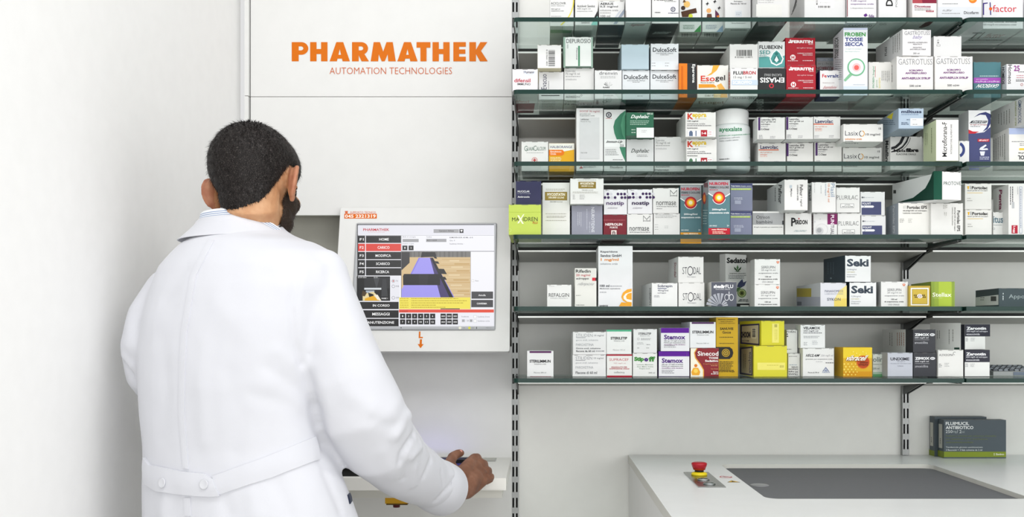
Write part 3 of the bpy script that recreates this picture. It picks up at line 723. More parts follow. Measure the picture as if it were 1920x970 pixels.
for i, (xa, xb, lab, tr_) in enumerate(((1274, 1315, 'white children syrup carton with brown drawing and green corner', '3d8a4a'), (1316.5, 1357, 'white children syrup carton with scattered dark leaves and blue corner', '8fa6bf'))):
    its = [ln(xa + 7, 47, xb - 12, 3, 3, 1.4, '6f8a78' if i == 0 else '8a94a4'), p([(xb - 1, 46), (xb - 1, 60), (xb - 14, 60)], tr_), code(xa + 4, 62.5, xb - 8, 69, f='B')]
    if i == 0: its += [p([(1277, 22), (1305, 15), (1307, 24), (1295, 26), (1290, 32), (1279, 32)], '4a2c18'), c(1288, 8, 6, 'e3b86a'), c(1295, 30, 4, 'c6cf3f'), p([(1280, 5), (1283, -2), (1286, 4)], '6a4a22'), c(1281, 15, 4, '3a2a22')]
    else: its += [c(1329, 20, 4.4, 'dfa668'), p([(1326, 26), (1334, 26), (1336, 40), (1324, 40)], '5a3524'), p([(1341, 18), (1348, 26), (1348, 34), (1341, 36)], '5b2a4a'), p([(1343, 30), (1349, 28), (1348, 35)], 'd77b2a')] + [p([(a - 3, b_), (a, b_ - 1.5), (a + 1, b_ - 4), (a + 2, b_ - 1), (a + 4, b_), (a + 1, b_ + 1), (a, b_ + 4), (a - 1, b_ + 1)], BK) for a, b_ in ((1326, 7), (1340, 3), (1348, 15))]
    carton(0, xa, -60, xb, 60, WH, lab, its, L=0.14)
carton(0, 1359, -60, 1408, 53, 'e4e4e4', 'white syrup carton with three short centred lines in black, on the top shelf', [t('Sciroppo', 1376, 1, 1392, 4.6, BK), t('Flacone da 150 ml', 1370, 5.4, 1399, 8.2, BK, b=.02), r(1378.5, 20, 1391, 31, 'cfd3d8'), ln(1380, 24, 1390, 2, 3, 1, '9aa0a8'), t('Bruno Farmaceutici', 1372, 42, 1398, 44.4, GY, b=0), ln(1370, 55.5, 1400, 1, 2, 1.5, '4a4b4c', f='B')], L=0.15)
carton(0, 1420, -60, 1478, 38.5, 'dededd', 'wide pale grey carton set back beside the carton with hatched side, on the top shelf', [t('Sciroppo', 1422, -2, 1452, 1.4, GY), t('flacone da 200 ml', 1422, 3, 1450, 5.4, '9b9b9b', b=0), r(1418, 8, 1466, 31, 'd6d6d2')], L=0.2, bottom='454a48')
carton(0, 1508, -60, 1585.5, 45, 'e3e3e3', 'broad white carton with a barcode sticker and hatched side, on the top shelf', [r(1529, -6, 1563, 15.5, 'f1efef'), t('4710762111', 1537, 4, 1558, 6, GY, b=0), code(1534, 10.6, 1558, 14.8), t('MOD', 1530, 0, 1533.5, 9, BK, rot=-90)] + [p([(1483 + 2 * i, 28 - 6 * i), (1484 + 2 * i, 28 - 6 * i), (1494 + .5 * i, 8 - 6 * i), (1493 + .5 * i, 8 - 6 * i)], '3a3a3a', f='L') for i in range(5)], L=0.2, lb=1480)
carton(0, 1588, -60, 1644, 43, 'e8e7e8', 'white carton with violet lettering and dark red edge, on the top shelf', [t('7,08 mg/ml', 1595, .4, 1624, 4, PU), t('sospensione orale', 1595, 6, 1638, 9.6, PU), t('L-Ibuprofene levulinato', 1595, 14, 1638, 17, GY, b=0), p([(1619, 28), (1624, 25), (1627, 29), (1622, 32)], PU), t('fidia', 1629, 27, 1639, 33, PU), r(1588, -20, 1589.5, 31, '7a2430'), t('CLOFEND', 1591, 46, 1635, 50, '2a2a2c', f='B')], L=0.17)
carton(0, 1647.5, -60, 1700, 41, 'e6e6e6', 'white carton with one huge black letter turned sideways, on the top shelf', [t('DELTA', 1661, -45, 1674, 11.5, BK, rot=-90, b=.03), t('POLVERE', 1679, -20, 1682.5, 13, GY, rot=-90, b=0), ring(1652, 45.5, 2.2, 3, '2a2a2c', f='B', k=.6), ring(1659, 45.5, 2.2, 3, '2a2a2c', f='B', k=.6)], L=0.17)
carton(0, 1710, -40, 1757, 37, 'ece8e6', 'white cough syrup carton with dark red top half, on the top shelf', [r(1711, -39, 1756, 6, '7d1a34'), p([(1713, -20), (1724, -20), (1730, 6), (1711, 6)], 'a4424a'), t('Dicotuss', 1715, 9.5, 1745, 14.4, '8b1f4a', b=.03), ln(1715, 16, 1748, 2, 2.4, 1, GY), r(1736.5, 19.6, 1751, 22.4, '9a2240'), ln(1738, 20.4, 1750, 1, 2, .8, 'f0dfe0'), p([(1722, 52), (1735, 42), (1752, 39), (1742, 48), (1728, 53)], '55141d', f='B')], L=0.15)
carton(0, 1758, -60, 1841, 36, 'e2e4e6', 'broad white and grey carton with an orange fruit slice, on the top shelf', [r(1758.5, 13, 1840, 35, 'cfd3d8'), c(1824, -2, 8, 'e07a1f'), c(1823, -3, 5, 'f2a85a'), ln(1767, 6.4, 1796, 1, 2, 1.2), t('4 x 200 ml', 1766, 17.6, 1786, 21.4, '5f6063', b=0, sh=.2), ln(1766, 24.6, 1800, 1, 2, 1), t('Dicofarm', 1807.5, 21, 1835, 26.4, '3c3c42', b=.01), ln(1790, 44, 1824, 1, 2, 1, 'bfc3c3', f='B')], L=0.2)
carton(0, 1843, -2, 1918.5, 54, 'ecebee', 'white carton with red word after violet strokes and orange dot', [p([(1843, 5.6), (1852, 4.6), (1852, 6.6), (1845.2, 7.6), (1845.2, 28), (1843, 28)], '3b2a78'), p([(1855.6, 4.4), (1857.4, 4.4), (1858.6, 28), (1856.6, 28)], '3b2a78'), c(1857.5, 16.5, 3, 'e0601c'), t('factor', 1861.5, 9.5, 1906, 22.4, 'd2323e', b=0), t('levotiroxina sodica', 1842, 37, 1906.5, 42.4, '4d4d52', b=.01), t('100 mcg/5 ml soluzione orale', 1842.5, 44.4, 1906, 48.4, '77777b', b=0), p([(1824, 61), (1842, 61), (1842, 62.6), (1834, 62.6), (1822, 73), (1819, 73), (1831, 62.6), (1823, 62.6)], '2b2436', f='B'), p([(1846, 60), (1848, 60), (1834, 73), (1831, 73)], '2b2436', f='B'), t('factor', 1842, 62.6, 1890, 70.6, '8a3038', f='B', sh=.4), ln(1816, 74.6, 1880, 1, 2, 1.6, '55565a', f='B')], L=0.17)
carton(0, 1920, -2, 1990, 56, 'ecebee', 'white carton with violet strokes cut off by the right end of the top shelf', [ln(1921, 6, 1940, 2, 3, 1.2), p([(1922, 16), (1932, 15), (1932, 17), (1924, 18), (1924, 40), (1922, 40)], '3b2a78')], L=0.17)

# ---- second shelf, lower row then upper row
S2 = 'second shelf'
carton(1, 960.5, 129.5, 1008.5, 177, 'f0eff1', 'white carton with a crimson word and black word below, leftmost on the second shelf', [t('Humana', 982, 132.6, 1001.5, 137.6, '3c3e55', b=.02), ring(993, 130, 10, 11, 'c8d4e8', .3, 2.8), t('difensil', 964, 147.4, 994.6, 154.4, 'b5203c', b=.02), t('IMMUNO', 970, 155.8, 994.8, 159.8, '4a4a4c', b=.01), p([(964, 194), (1003, 194), (1000, 212), (966, 212)], '93434a', f='B'), t('difensil', 966, 188, 992, 193, 'b06468', f='B')], L=0.19, d=2.30)
carton(1, 1010, 134.5, 1057, 187, 'ecebec', 'white carton with a sideways slate word, under the barcode carton on the second shelf', [t('Evacuo', 1015, 139, 1025, 167.6, '3d3d55', rot=-90, b=0), t('soluzione', 1027, 152, 1029.5, 167, GY, rot=-90, b=0), r(1015, 178.5, 1049, 180, '3a3a3c'), ln(1016, 190, 1046, 6, 3, 1.2, '8b8f8e', f='B')], L=0.19)
carton(1, 1007.5, 84, 1052.5, 134, 'ededec', 'white carton with an upright barcode, stacked leftmost on the second shelf', [code(1028.5, 94, 1040.5, 124, horiz=True), t('8 033661 803', 1024, 93, 1027, 123, '5a5a5c', rot=90, b=0)], d=2.35, on=1, L=0.15, side='d8cfae')
carton(1, 1057.5, 127.5, 1114, 188, 'eae9e8', 'white carton with faint small lettering, below the green-barred one on the second shelf', [t('Debridat', 1060.5, 131.4, 1079, 135.2, '8c8c8e', b=0), t('72 mg/15 ml', 1060.5, 136.6, 1087, 141.4, '707072', b=0), ln(1060.5, 143, 1088, 1, 2, 1), t('trimebutina', 1060.5, 147, 1081, 150.4, 'a6a6a8', b=0), t('ALFASIGMA', 1061, 179.5, 1088, 183.6, '6b6b6e', b=0), ring(1090, 179, 1.2, 1.8, '6b6b6e'), t('Debridat', 1060, 188.6, 1086, 192.4, '4c4e4e', f='B'), t('72 mg/15 ml', 1058, 193.6, 1110, 198, '4c4e4e', f='B')], L=0.19)
carton(1, 1056, 69, 1112, 127.2, 'eef1ef', 'white carton with sage green side bars, stacked on the second shelf', [r(1056.3, 69.4, 1060, 127, '93ad9f'), r(1108.4, 69.4, 1111.7, 127, '93ad9f'), t('DEPUROSIO', 1062, 73, 1107.6, 81, '22252a', b=0), r(1084, 86, 1087.4, 124, '4f8a6a'), t('Flacone', 1080.5, 90, 1083, 112, '3c3c40', rot=90, b=0), ln(1063, 83, 1066, 1, 2, 8, 'b8bcbb')], d=2.372, on=1, L=0.15, side='7f9a8c')
carton(1, 1115, 131.5, 1166, 185.5, 'e9e9e9', 'white carton with thin grey word over a black flower emblem, on the second shelf', [t('drenvin', 1123.5, 134, 1157.5, 140.4, '5a5a5c', b=0), ln(1126, 143, 1156, 2, 2.6, 1, 'a3a3a3')] + [p([(1141, 162), (1141 - 1.6 + 8.5 * math.cos(a) * .9, 161 - 8 * math.sin(a)), (1141 + 8.5 * math.cos(a + .2), 161 - 8 * math.sin(a + .2))], BK) for a in (.2, .6, 1.0, 1.4, 1.8, 2.2, 2.6)] + [t('RARE', 1131, 162.6, 1143, 165, BK, b=.02), ln(1132, 178.6, 1150, 1, 2, .8), r(1118, 188, 1122, 196, '5c605e', f='B'), ring(1134, 191, 3, 4.4, '3c3e3e', f='B', k=.5)], L=0.18)
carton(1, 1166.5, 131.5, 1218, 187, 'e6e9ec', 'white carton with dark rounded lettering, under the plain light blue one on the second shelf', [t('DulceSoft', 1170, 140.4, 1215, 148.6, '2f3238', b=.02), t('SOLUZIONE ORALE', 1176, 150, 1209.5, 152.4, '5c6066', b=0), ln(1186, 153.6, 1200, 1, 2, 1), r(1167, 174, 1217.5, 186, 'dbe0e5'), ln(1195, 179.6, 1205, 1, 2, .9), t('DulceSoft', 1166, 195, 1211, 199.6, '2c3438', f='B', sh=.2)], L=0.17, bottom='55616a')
carton(1, 1165, 83, 1217, 131.4, 'bdd0da', 'plain light blue carton without lettering, stacked on the second shelf', [], d=2.372, on=1, L=0.15)
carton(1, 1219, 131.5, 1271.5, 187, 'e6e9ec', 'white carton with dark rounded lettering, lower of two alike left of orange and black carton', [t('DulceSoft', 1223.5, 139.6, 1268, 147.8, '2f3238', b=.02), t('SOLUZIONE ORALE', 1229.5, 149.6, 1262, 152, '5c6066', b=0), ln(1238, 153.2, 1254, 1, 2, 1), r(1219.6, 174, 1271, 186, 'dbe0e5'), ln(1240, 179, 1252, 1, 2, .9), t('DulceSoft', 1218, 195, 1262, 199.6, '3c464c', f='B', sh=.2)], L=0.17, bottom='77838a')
carton(1, 1220, 81.5, 1272.5, 131.2, 'e6e9ec', 'white carton with dark rounded lettering, upper of two alike left of orange and black carton', [t('DulceSoft', 1224, 89, 1268.5, 97.4, '2f3238', b=.02), t('SOLUZIONE ORALE', 1230, 98.8, 1262, 101.2, '5c6066', b=0), ln(1238, 102.4, 1254, 1, 2, 1), r(1220.6, 115, 1272, 131, 'dfe3e7'), ln(1222, 118, 1230, 2, 5, 1), ln(1247, 118, 1256, 2, 5, 1)], d=2.372, on=1, L=0.15)
carton(1, 1273, 118.5, 1306, 183.5, '2a2a2c', 'orange and black upright carton with sideways white word, on the second shelf', [r(1273.4, 119, 1288.6, 183, 'e07a1a'), r(1277, 124, 1281, 178, 'cf6610'), t('Eparema', 1296.5, 120.6, 1303.5, 155.4, 'f0f0ee', rot=90, b=.02)], up=True, L=0.13, side='e07a1a')
carton(1, 1307, 122, 1366, 183.5, 'eceae4', 'white carton with orange swirl and a red and black word, on the second shelf', [p([(1318, 145), (1326, 142), (1334, 136), (1337, 122.6), (1349, 122.4), (1344, 132), (1334, 140)], 'e2a83e'), p([(1310, 158), (1338, 158), (1345, 164), (1310, 165)], 'e0962a'), p([(1344, 160), (1352, 156), (1363, 172), (1364, 183), (1350, 183), (1350, 172)], 'e6ac52'), p([(1338, 166), (1345, 162), (1352, 176), (1350, 183), (1338, 183)], 'f0d4a0'), t('Eso', 1314, 142, 1340.5, 152.6, 'd23a28', b=.02), t('gel', 1341, 141, 1359.6, 153.6, '2c2624', b=.02), t('Flacone da 200 ml', 1314, 153.8, 1339, 156, '4a3a30', b=.01), t('D&I Pharm', 1322, 177.6, 1352, 181, '8a8478', b=0), t('Esogel', 1310, 190, 1356, 196, '7d5a2a', f='B')], L=0.17)
carton(1, 1369, 127.5, 1421, 180.5, 'ebebea', 'white carton with black and red word and a light blue band, under a barcode carton', [t('FLUI', 1375, 133.6, 1393, 140, '2a2a2c', b=.03), t('BRON', 1393.6, 133.2, 1417, 139.8, 'b5202f', b=.03), t('15 mg / 5 ml', 1375.4, 142.6, 1408.6, 148, '6c6e72', b=0), r(1372, 150, 1421, 159.6, 'c3d0df'), t('SCIROPPO', 1374, 151.6, 1409.6, 157.8, 'f4f6f8', b=.03), t('FLUIBRON', 1374, 182, 1414, 186, '4a3a3e', f='B'), code(1366, 136, 1369, 166, '8a3a2a', horiz=True)], L=0.18)
carton(1, 1368, 82.5, 1421.5, 126.5, 'e4e4e2', 'off-white barcode carton stacked beside the teal droplet carton, on the second shelf', [code(1380.6, 93.6, 1411, 105), t('8 033661 218071', 1378, 105.6, 1411, 109, '4a4a4a', b=0)], d=2.36, on=1, L=0.15)
carton(1, 1421.5, 127.5, 1473.5, 182, '2b2c2e', 'black carton with upside-down white letters and a red ring, on the second shelf', [t('EMASIS', 1425, 145.4, 1470.6, 155, 'f0f0f0', rot=180, b=.03), t('FLACONE ORALE', 1433, 138.4, 1465.6, 143, 'b9b9b9', rot=180, b=0), ring(1446.6, 161, 2.6, 4.4, 'cf3442'), t('EMASIS', 1418, 186, 1432, 208, 'c8cac8', rot=-90, f='B', b=.02)], L=0.17)
carton(1, 1421.5, 77.5, 1472, 127.2, 'eceeee', 'white carton with a teal droplet picture and teal lower half, on the second shelf', [p([(1423, 107), (1440, 106), (1450, 112), (1471.6, 104), (1471.6, 126.6), (1423, 126.6)], '5aa3a0'), p([(1456, 91.6), (1463, 98), (1469.5, 110), (1466, 119), (1456, 123.6), (1446, 119), (1443, 110), (1448, 99)], 'eef4f4'), p([(1456, 94.6), (1462, 100), (1467, 110), (1464, 117), (1456, 121), (1448, 117), (1445, 110), (1450, 100)], '4d9894'), c(1456, 101, 3, '2f7370'), p([(1453, 105), (1459, 105), (1463, 116), (1449, 116)], '2f7370'), p([(1456, 105), (1460, 113), (1456, 117), (1452, 113)], 'e8f2f2'), t('FLUBEXIN', 1424, 85, 1466.6, 92, '26282a', b=.02), t('SED', 1424.4, 94.4, 1444.4, 102, '3f8f8c', b=.02), ln(1424, 104, 1438, 2, 3, 1.2, '4a8a88')], d=2.372, on=1, L=0.15)
FR = 'b01c2d'
def fer(y, s=0.0): return [t('FERRITIN', 1484 + s, y + 5, 1524 + s, y + 10.4, 'f6f0f0', b=.06), t('OTI', 1516 + s, y + 11, 1524 + s, y + 13.4, 'f6f0f0', b=.01), c(1482.6 + s, y + 8.6, 1.7, 'f6f0f0'), c(1479.6 + s, y + 9, 1.6, 'f6f0f0'), c(1482 + s, y + 5.4, 1.6, 'f6f0f0'), t('62,5 mg/8 ml  Sciroppo', 1494 + s, y + 18.4, 1523.6 + s, y + 21, 'e8ccd0', b=.01), t('COMPLESSO GLUCONATO', 1495 + s, y + 28.6, 1523.6 + s, y + 30.6, 'f0e0e2', b=.02), t('FERRICO SODICO', 1505 + s, y + 31.8, 1523.6 + s, y + 33.8, 'f0e0e2', b=.02), c(1486.6 + s, y + 37, 5, 'f2e6e6'), r(1484 + s, y + 34, 1485.4 + s, y + 40, FR), r(1488 + s, y + 34, 1489.4 + s, y + 40, FR), p([(1484 + s, y + 36), (1489 + s, y + 37), (1489 + s, y + 38.4), (1484 + s, y + 37.4)], FR), ln(1477 + s, y + 43, 1496 + s, 1, 2, 1.2, 'e8ccd0'), ln(1505 + s, y + 42.6, 1524 + s, 1, 2, 1.4, 'e8ccd0')]
carton(1, 1474, 121.6, 1530, 182, FR, 'bright red carton, lower of the stacked pair on the second shelf', fer(121.6, 1) + [t('FERRITIN', 1478, 183.6, 1522, 188, 'c98a90', f='B', sh=.2)], L=0.17, group='red cartons on the second shelf')
carton(1, 1472.5, 70.5, 1529, 121.2, FR, 'bright red carton, upper of the stacked pair on the second shelf', fer(70.5), d=2.376, on=1, L=0.15, group='red cartons on the second shelf')
carton(1, 1537, 131.5, 1577, 181.5, 'ecebea', 'white carton with navy dotted strip on the second shelf, red and navy word', [r(1529.4, 132, 1535.6, 181, '2a3468'), r(1535.6, 132, 1537.2, 181, 'd04048')] [:0] + [t('Fe', 1541.6, 139, 1550, 145.6, 'c8303e', b=.03), t('vralt', 1550.4, 139, 1572.6, 145.6, '2c3a78', b=.03), t('Sospensione orale', 1542.6, 154.4, 1564.6, 156.6, '8a6a70', b=0), t('bambini', 1542.6, 160.6, 1571, 166.6, 'b23a46', b=-.005, sh=.2), t('bambini', 1543, 183, 1570, 187, '77706e', f='B', b=0)], L=0.16, lb=1529.5, side='2a3468')
carton(1, 1531, 108, 1563, 131, 'd8dadc', 'grey white carton with upside-down red and black word behind the red pair', [t('FLUIBRON', 1530.5, 125, 1562, 130.6, '8c3a44', rot=180, b=.03), t('15 mg / 5 ml', 1534, 117, 1561, 122, '8a8c90', rot=180, b=0), r(1531.4, 108.4, 1562.6, 114.6, 'b3c0cf'), t('SCIROPPO', 1533, 109.6, 1559, 113.6, 'e2e6ea', rot=180)], d=2.46, on=1, L=0.12)
carton(1, 1581, 52, 1627, 179.5, 'e9ebf0', 'tall white carton with green and blue word and a magnifier drawing, second shelf', [r(1581.4, 52.4, 1626.6, 56, 'b6bcd2'), t('FROBEN', 1584, 60.6, 1623, 68.4, '3f9a4a', b=.04), t('TOSSE', 1584.4, 70.4, 1618, 77.6, '2d3a7a', b=.04), t('SECCA', 1584.4, 79.2, 1618.8, 86.4, '2d3a7a', b=.04), t('1,5 mg/5 ml sciroppo', 1584.4, 90.6, 1615.6, 93.2, '9ab8a6', b=0), t('flurbiprofene', 1584.4, 95.6, 1612, 98, '9ab8a6', b=0), p([(1594, 137), (1598, 141), (1585, 153), (1582, 150)], '7fb58e'), ring(1605.5, 126, 14, 16.6, '6fae84'), c(1605.5, 126, 14, 'd9dfe8'), c(1606, 126.4, 8, 'eab8ba'), c(1606, 126.8, 4.6, 'e2605a'), ln(1600, 158, 1622, 1, 2, .8, 'b6bcc8'), r(1581.4, 162, 1626.6, 179, 'cdd8e2'), t('Mylan', 1607, 173, 1622, 177.6, '4a4c52', b=.01), t('FROBEN', 1563, 66, 1578, 100, '3a7040', rot=0, f='L') ][:-1] + [t('TOSSE SECCA', 1565, 70, 1572, 110, '3a3f3a', rot=-90, f='L', b=.03)] + [ln(1566, 112 + 4 * i, 1578, 1, 2, .9, '6a6a6a', f='L') for i in range(10)], up=True, L=0.10, lb=1562)
carton(1, 1628.5, 116, 1677, 179, 'e7e6e2', 'white carton with sideways green lettering between magnifier and syrup cartons', [t('FROBEN 5mg/ml', 1636, 124.6, 1640.6, 165, '4f9a72', rot=-90, b=.01), r(1641, 124, 1641.6, 145, 'c04a4a'), t('gocce', 1643, 150, 1646, 164, '8fb58f', rot=-90, b=0), t('BAMBINI', 1647.6, 146, 1651, 165, 'e2d68a', rot=-90, b=0)] + [vln(1653.5, 133, 157, 5, 3.2, 1.0, '8a8a86')], L=0.16)
GP = '6c2a78'
def gas(x, y): return [t('GASTROTUSS', x, y, x + 63.5, y + 11, '8f9196', b=0.0), t('SCIROPPO', x + 20, y + 20, x + 46, y + 23.6, GP, b=.04), t('ANTIREFLUSSO', x + 13, y + 25, x + 53, y + 28.6, GP, b=.04), t('ANTI-REFLUX SYRUP', x + 6, y + 34.4, x + 60, y + 38.6, GP, b=.04), t('500 ml', x + 21, y + 48.6, x + 36.6, y + 52.6, '55555a', b=.01), ln(x + 38, y + 49.6, x + 43, 1, 2, 2.4, '77777a')]
carton(1, 1681, 105.5, 1750, 172, 'ebe9e6', 'large white carton with grey word over violet lines, left of the lower two', gas(1684.5, 110.4) + [vln(1664, 122, 160, 3, 4, 1, '6a6a66', f='L'), t('GASTROTUSS', 1676, 178.6, 1736, 182.4, '6d7270', f='B', sh=.3)], L=0.16, lb=1668, group='large white syrup cartons on the second shelf')
carton(1, 1752.5, 105.5, 1824, 172, 'ebe9e6', 'large white carton with grey word over violet lines, right of the lower two', gas(1755.5, 109.4) + [t('GASTROTUSS', 1748, 178, 1800, 181.6, '6d7270', f='B', sh=.3)], L=0.16, group='large white syrup cartons on the second shelf')
carton(1, 1692, 54.5, 1748, 105.2, 'e7e6e6', 'white carton with grey word above small violet script, stacked on the second shelf', [t('GASTROTUSS', 1696, 58.6, 1743.6, 65.6, '85868b', b=0), t('baby', 1710, 66, 1731, 74.6, '8a7fae', b=0, sh=.25), t('SCIROPPO ANTIREFLUSSO', 1702, 78.6, 1739, 81, '55505a', b=.01), t('PEDIATRICO', 1712, 82, 1729, 84.2, '55505a', b=.01), t('PEDIATRIC', 1712, 88, 1729, 90.2, '55505a', b=.01), t('ANTI-REFLUX SYRUP', 1706, 91.4, 1736, 93.8, '55505a', b=.01), t('200 ml', 1712, 98.4, 1724, 101.6, '66666a', b=0)] + [vln(1674 + 4 * i, 70 - 3 * i, 108 - 1.5 * i, 1, 2, 1, '86847e', f='L') for i in range(4)] + [t('TUSS', 1659, 88, 1663, 106, '2c2c2c', rot=-90, f='L')], d=2.295, on=1, L=0.15, lb=1642)
carton(1, 1750.5, 67.5, 1803, 105.2, 'e2e2e2', 'plain pale carton with two tiny grey symbols stacked at the right, second shelf', [ring(1759, 76, 1, 1.6, '77777a'), r(1757.6, 79.4, 1760.6, 81, '2d2d2e'), r(1756.6, 83.4, 1763, 86.6, '8a8a8c'), r(1757.2, 84, 1762.4, 86, 'e2e2e2')], d=2.31, on=1, L=0.15)
carton(1, 1825.5, 116, 1877, 168, '4f7f88', 'teal carton with violet band and upside-down white word, on the second shelf', [r(1825.8, 145.6, 1876.6, 156, 'a04fb0'), t('500 mg/10 ml + 267 mg/10 ml', 1829, 151, 1874, 154.6, 'f0e4f4', rot=180, b=.01), t('sospensione orale', 1830, 147.4, 1852, 150, 'e8d4ee', rot=180), ln(1837, 142, 1872, 1, 2, 1.2, 'cfe0e2'), t('GAVISCON', 1829.4, 157.8, 1875, 164.6, 'f2f4f4', rot=180, b=.03, sh=.15), r(1830, 170, 1870, 176, '6a5a78', f='B')], L=0.14, d=2.36)
carton(1, 1887, 120, 1950, 165, 'e9e8ea', 'white carton with sideways black word and violet number at the right shelf end', [t('Homeos', 1890, 122, 1897.6, 157.4, '2a2a2c', rot=90, b=.01), t('25', 1901, 123, 1912, 133.4, '8a2f86', b=.03), ln(1909, 134, 1922, 1, 2, 1.6), ln(1906, 141, 1922, 2, 4, 1.2, 'c07a86'), ln(1905, 149, 1922, 2, 2.4, 1.4, '77777a'), ring(1916, 158.6, 1.8, 2.4, 'b23a3a'), t('HOMEOS', 1878.6, 126, 1883.4, 158, '2a2a2c', rot=90, f='L', b=.03)], L=0.15, lb=1877, d=2.34)

# ---- third shelf
carton(2, 977.5, 265.5, 1028, 321, 'f1f1ee', 'white carton with a thin green-grey word and round red cross emblem, on the third shelf', [t('G', 983, 273.6, 989, 283.6, '5f7a6c', b=0), t('UAIA', 989, 275.6, 1000.4, 282.6, '5f7a6c', b=0), t('C', 1000, 273.4, 1006, 283, '5f7a6c', b=0), t('ALCIUM', 1006, 275.4, 1023, 282.4, '5f7a6c', b=0), ln(987, 286, 1020, 1, 2, .9, 'b4b8b4'), ring(1002.4, 300.4, 4, 5.6, 'd8a8a6'), r(1001.4, 297.6, 1003.4, 303.2, 'b83a3a'), r(999.6, 299.4, 1005.2, 301.4, 'b83a3a'), t('GUAIACALCIUM', 984, 322.4, 1024, 326, '55605a', f='B')], L=0.13)
carton(2, 1029, 268.5, 1077, 322, 'f0b41a', 'yellow and white carton with orange rounded label, on the third shelf', [r(1029.4, 269, 1076.6, 280, 'f0efe6'), p([(1029.4, 280), (1076.6, 280), (1076.6, 280.6), (1058, 284), (1029.4, 284)], 'f0efe6'), t('HALIBORANGE', 1031.6, 273.4, 1073, 278, '3a3f78', b=0.01), p([(1029.4, 281), (1055, 281), (1058, 285), (1057, 290), (1053, 292), (1029.4, 292)], 'ea7a1a'), t('Emulsione', 1032, 282.8, 1052.6, 286, 'fbe8d8', b=.03), t('Orale', 1032, 287, 1042.6, 290.4, 'fbe8d8', b=.03), ln(1032, 295, 1053, 4, 2.6, 1.5, 'f8e6a8')], L=0.13)
carton(2, 1080.5, 203, 1131, 321, 'efeeee', 'tall white carton with large grey rectangle on its front, on the third shelf', [t('ISOCEF 36 mg/ml', 1087, 207, 1124, 211.6, 'b04a58', b=0), t('granulato per', 1087, 212.6, 1107.6, 215.4, '4c4c50', b=.01), t('sospensione orale', 1087, 216, 1115, 218.8, '4c4c50', b=.01), r(1087, 220.4, 1124, 298.6, 'd3d3d4'), t('ceftibuten', 1089, 222.6, 1104, 225.4, '333336', b=.02), t('Flacone da 15 g', 1089, 227, 1107, 229.6, '66666a', b=0), t('Uso orale', 1089, 285, 1101, 287.6, '77777a', b=0), p([(1086, 316), (1090, 311), (1093, 316)], 'b0303e'), t('RECORDATI', 1094, 311.4, 1117, 315, '55555a', b=0), ln(1090, 324, 1122, 1, 2, 1.2, '6a706e', f='B')], up=True, L=0.10)
carton(2, 1132, 205.5, 1173.4, 321, 'eeefee', 'tall white carton with a sweeping dark green leaf shape, on the third shelf', [p([(1173, 207), (1163, 214), (1153, 226), (1150, 238), (1152, 250), (1158, 266), (1166, 289), (1172.6, 303), (1173, 303)], '3f8064'), p([(1173, 209), (1167, 220), (1164, 235), (1167, 252), (1173, 266)], '5fa684'), p([(1133, 261.6), (1172.8, 261.6), (1172.8, 275.8), (1160, 275.8), (1133, 275.8)], 'eeefee'), ring(1141.5, 215.6, 3.6, 5.4, '3a3a44'), r(1139.6, 213, 1143.4, 218, '8a8a92'), ln(1136, 221.6, 1147, 1, 2, 1.2, 'c07a80'), t('Immun-Up', 1135, 263.4, 1169, 269.4, '1c1c1e', b=.03, sh=.15), t('D3', 1163, 270.8, 1169, 275.4, '2c2c2e', b=.01), ln(1135, 280, 1162, 4, 3.2, 1.1, '8a8c8c'), ln(1149, 299, 1168, 1, 2, 1.2), t('Dicofarm', 1144, 311.6, 1168, 316, '5a5c5a', b=0.01), ln(1138, 326.6, 1162, 1, 2, 1.6, '4a504c', f='B')], up=True, L=0.10)
carton(2, 1174.4, 261, 1226, 321.5, 'e8e9e9', 'white carton with slanted green-black word, under the green carton on the third shelf', [t('Duphalac', 1182, 279, 1218.6, 288.6, '26302c', b=.01, sh=.12), ln(1194, 290.4, 1218, 2, 2.6, 1), p([(1185, 330), (1216, 323), (1208, 334), (1180, 336)], '5d6f5c', f='B')], L=0.17)
carton(2, 1174, 210.5, 1226, 260.8, '2f6a50', 'dark green carton with white sticker at lower right, stacked on the third shelf', [t('200 ml', 1213, 211.6, 1224, 215, 'e6eee8', b=.02), t('Duphalac', 1181.6, 215.4, 1218.6, 223.8, 'f2f5f2', b=.02, sh=.12), ln(1181.6, 226.4, 1222, 3, 3.2, 1.3, 'a9c4b4'), ln(1184, 242.6, 1193, 2, 5.2, 1.6, 'c4d6ca'), r(1193.6, 239.6, 1226, 258.4, 'e9eaea'), ln(1203, 244.4, 1213, 2, 2.8, 1, 'b0b0b2')], d=2.38, on=1, L=0.15)
carton(2, 1227, 256.5, 1284.5, 322, 'eae9e8', 'white carton with faint small lettering beside the yellow-lettered pair, third shelf', [t('Debridat', 1229.5, 261.4, 1246, 265.2, '8c8c8e', b=0), t('72 mg/15 ml', 1229.5, 266.4, 1256, 271, '6a6a6c', b=0), ln(1229.5, 272.6, 1256, 1, 2, 1), t('trimebutina', 1229.5, 277, 1250, 280.4, 'b0b0b2', b=0), t('ALFASIGMA', 1229, 310.6, 1256, 314.6, '6b6b6e', b=0), t('Debridat', 1228, 317, 1254, 320.6, '55585a', f='F', b=.01), t('72 mg/15 ml', 1226, 323.6, 1278, 328, '4c4e4e', f='B')], L=0.19)
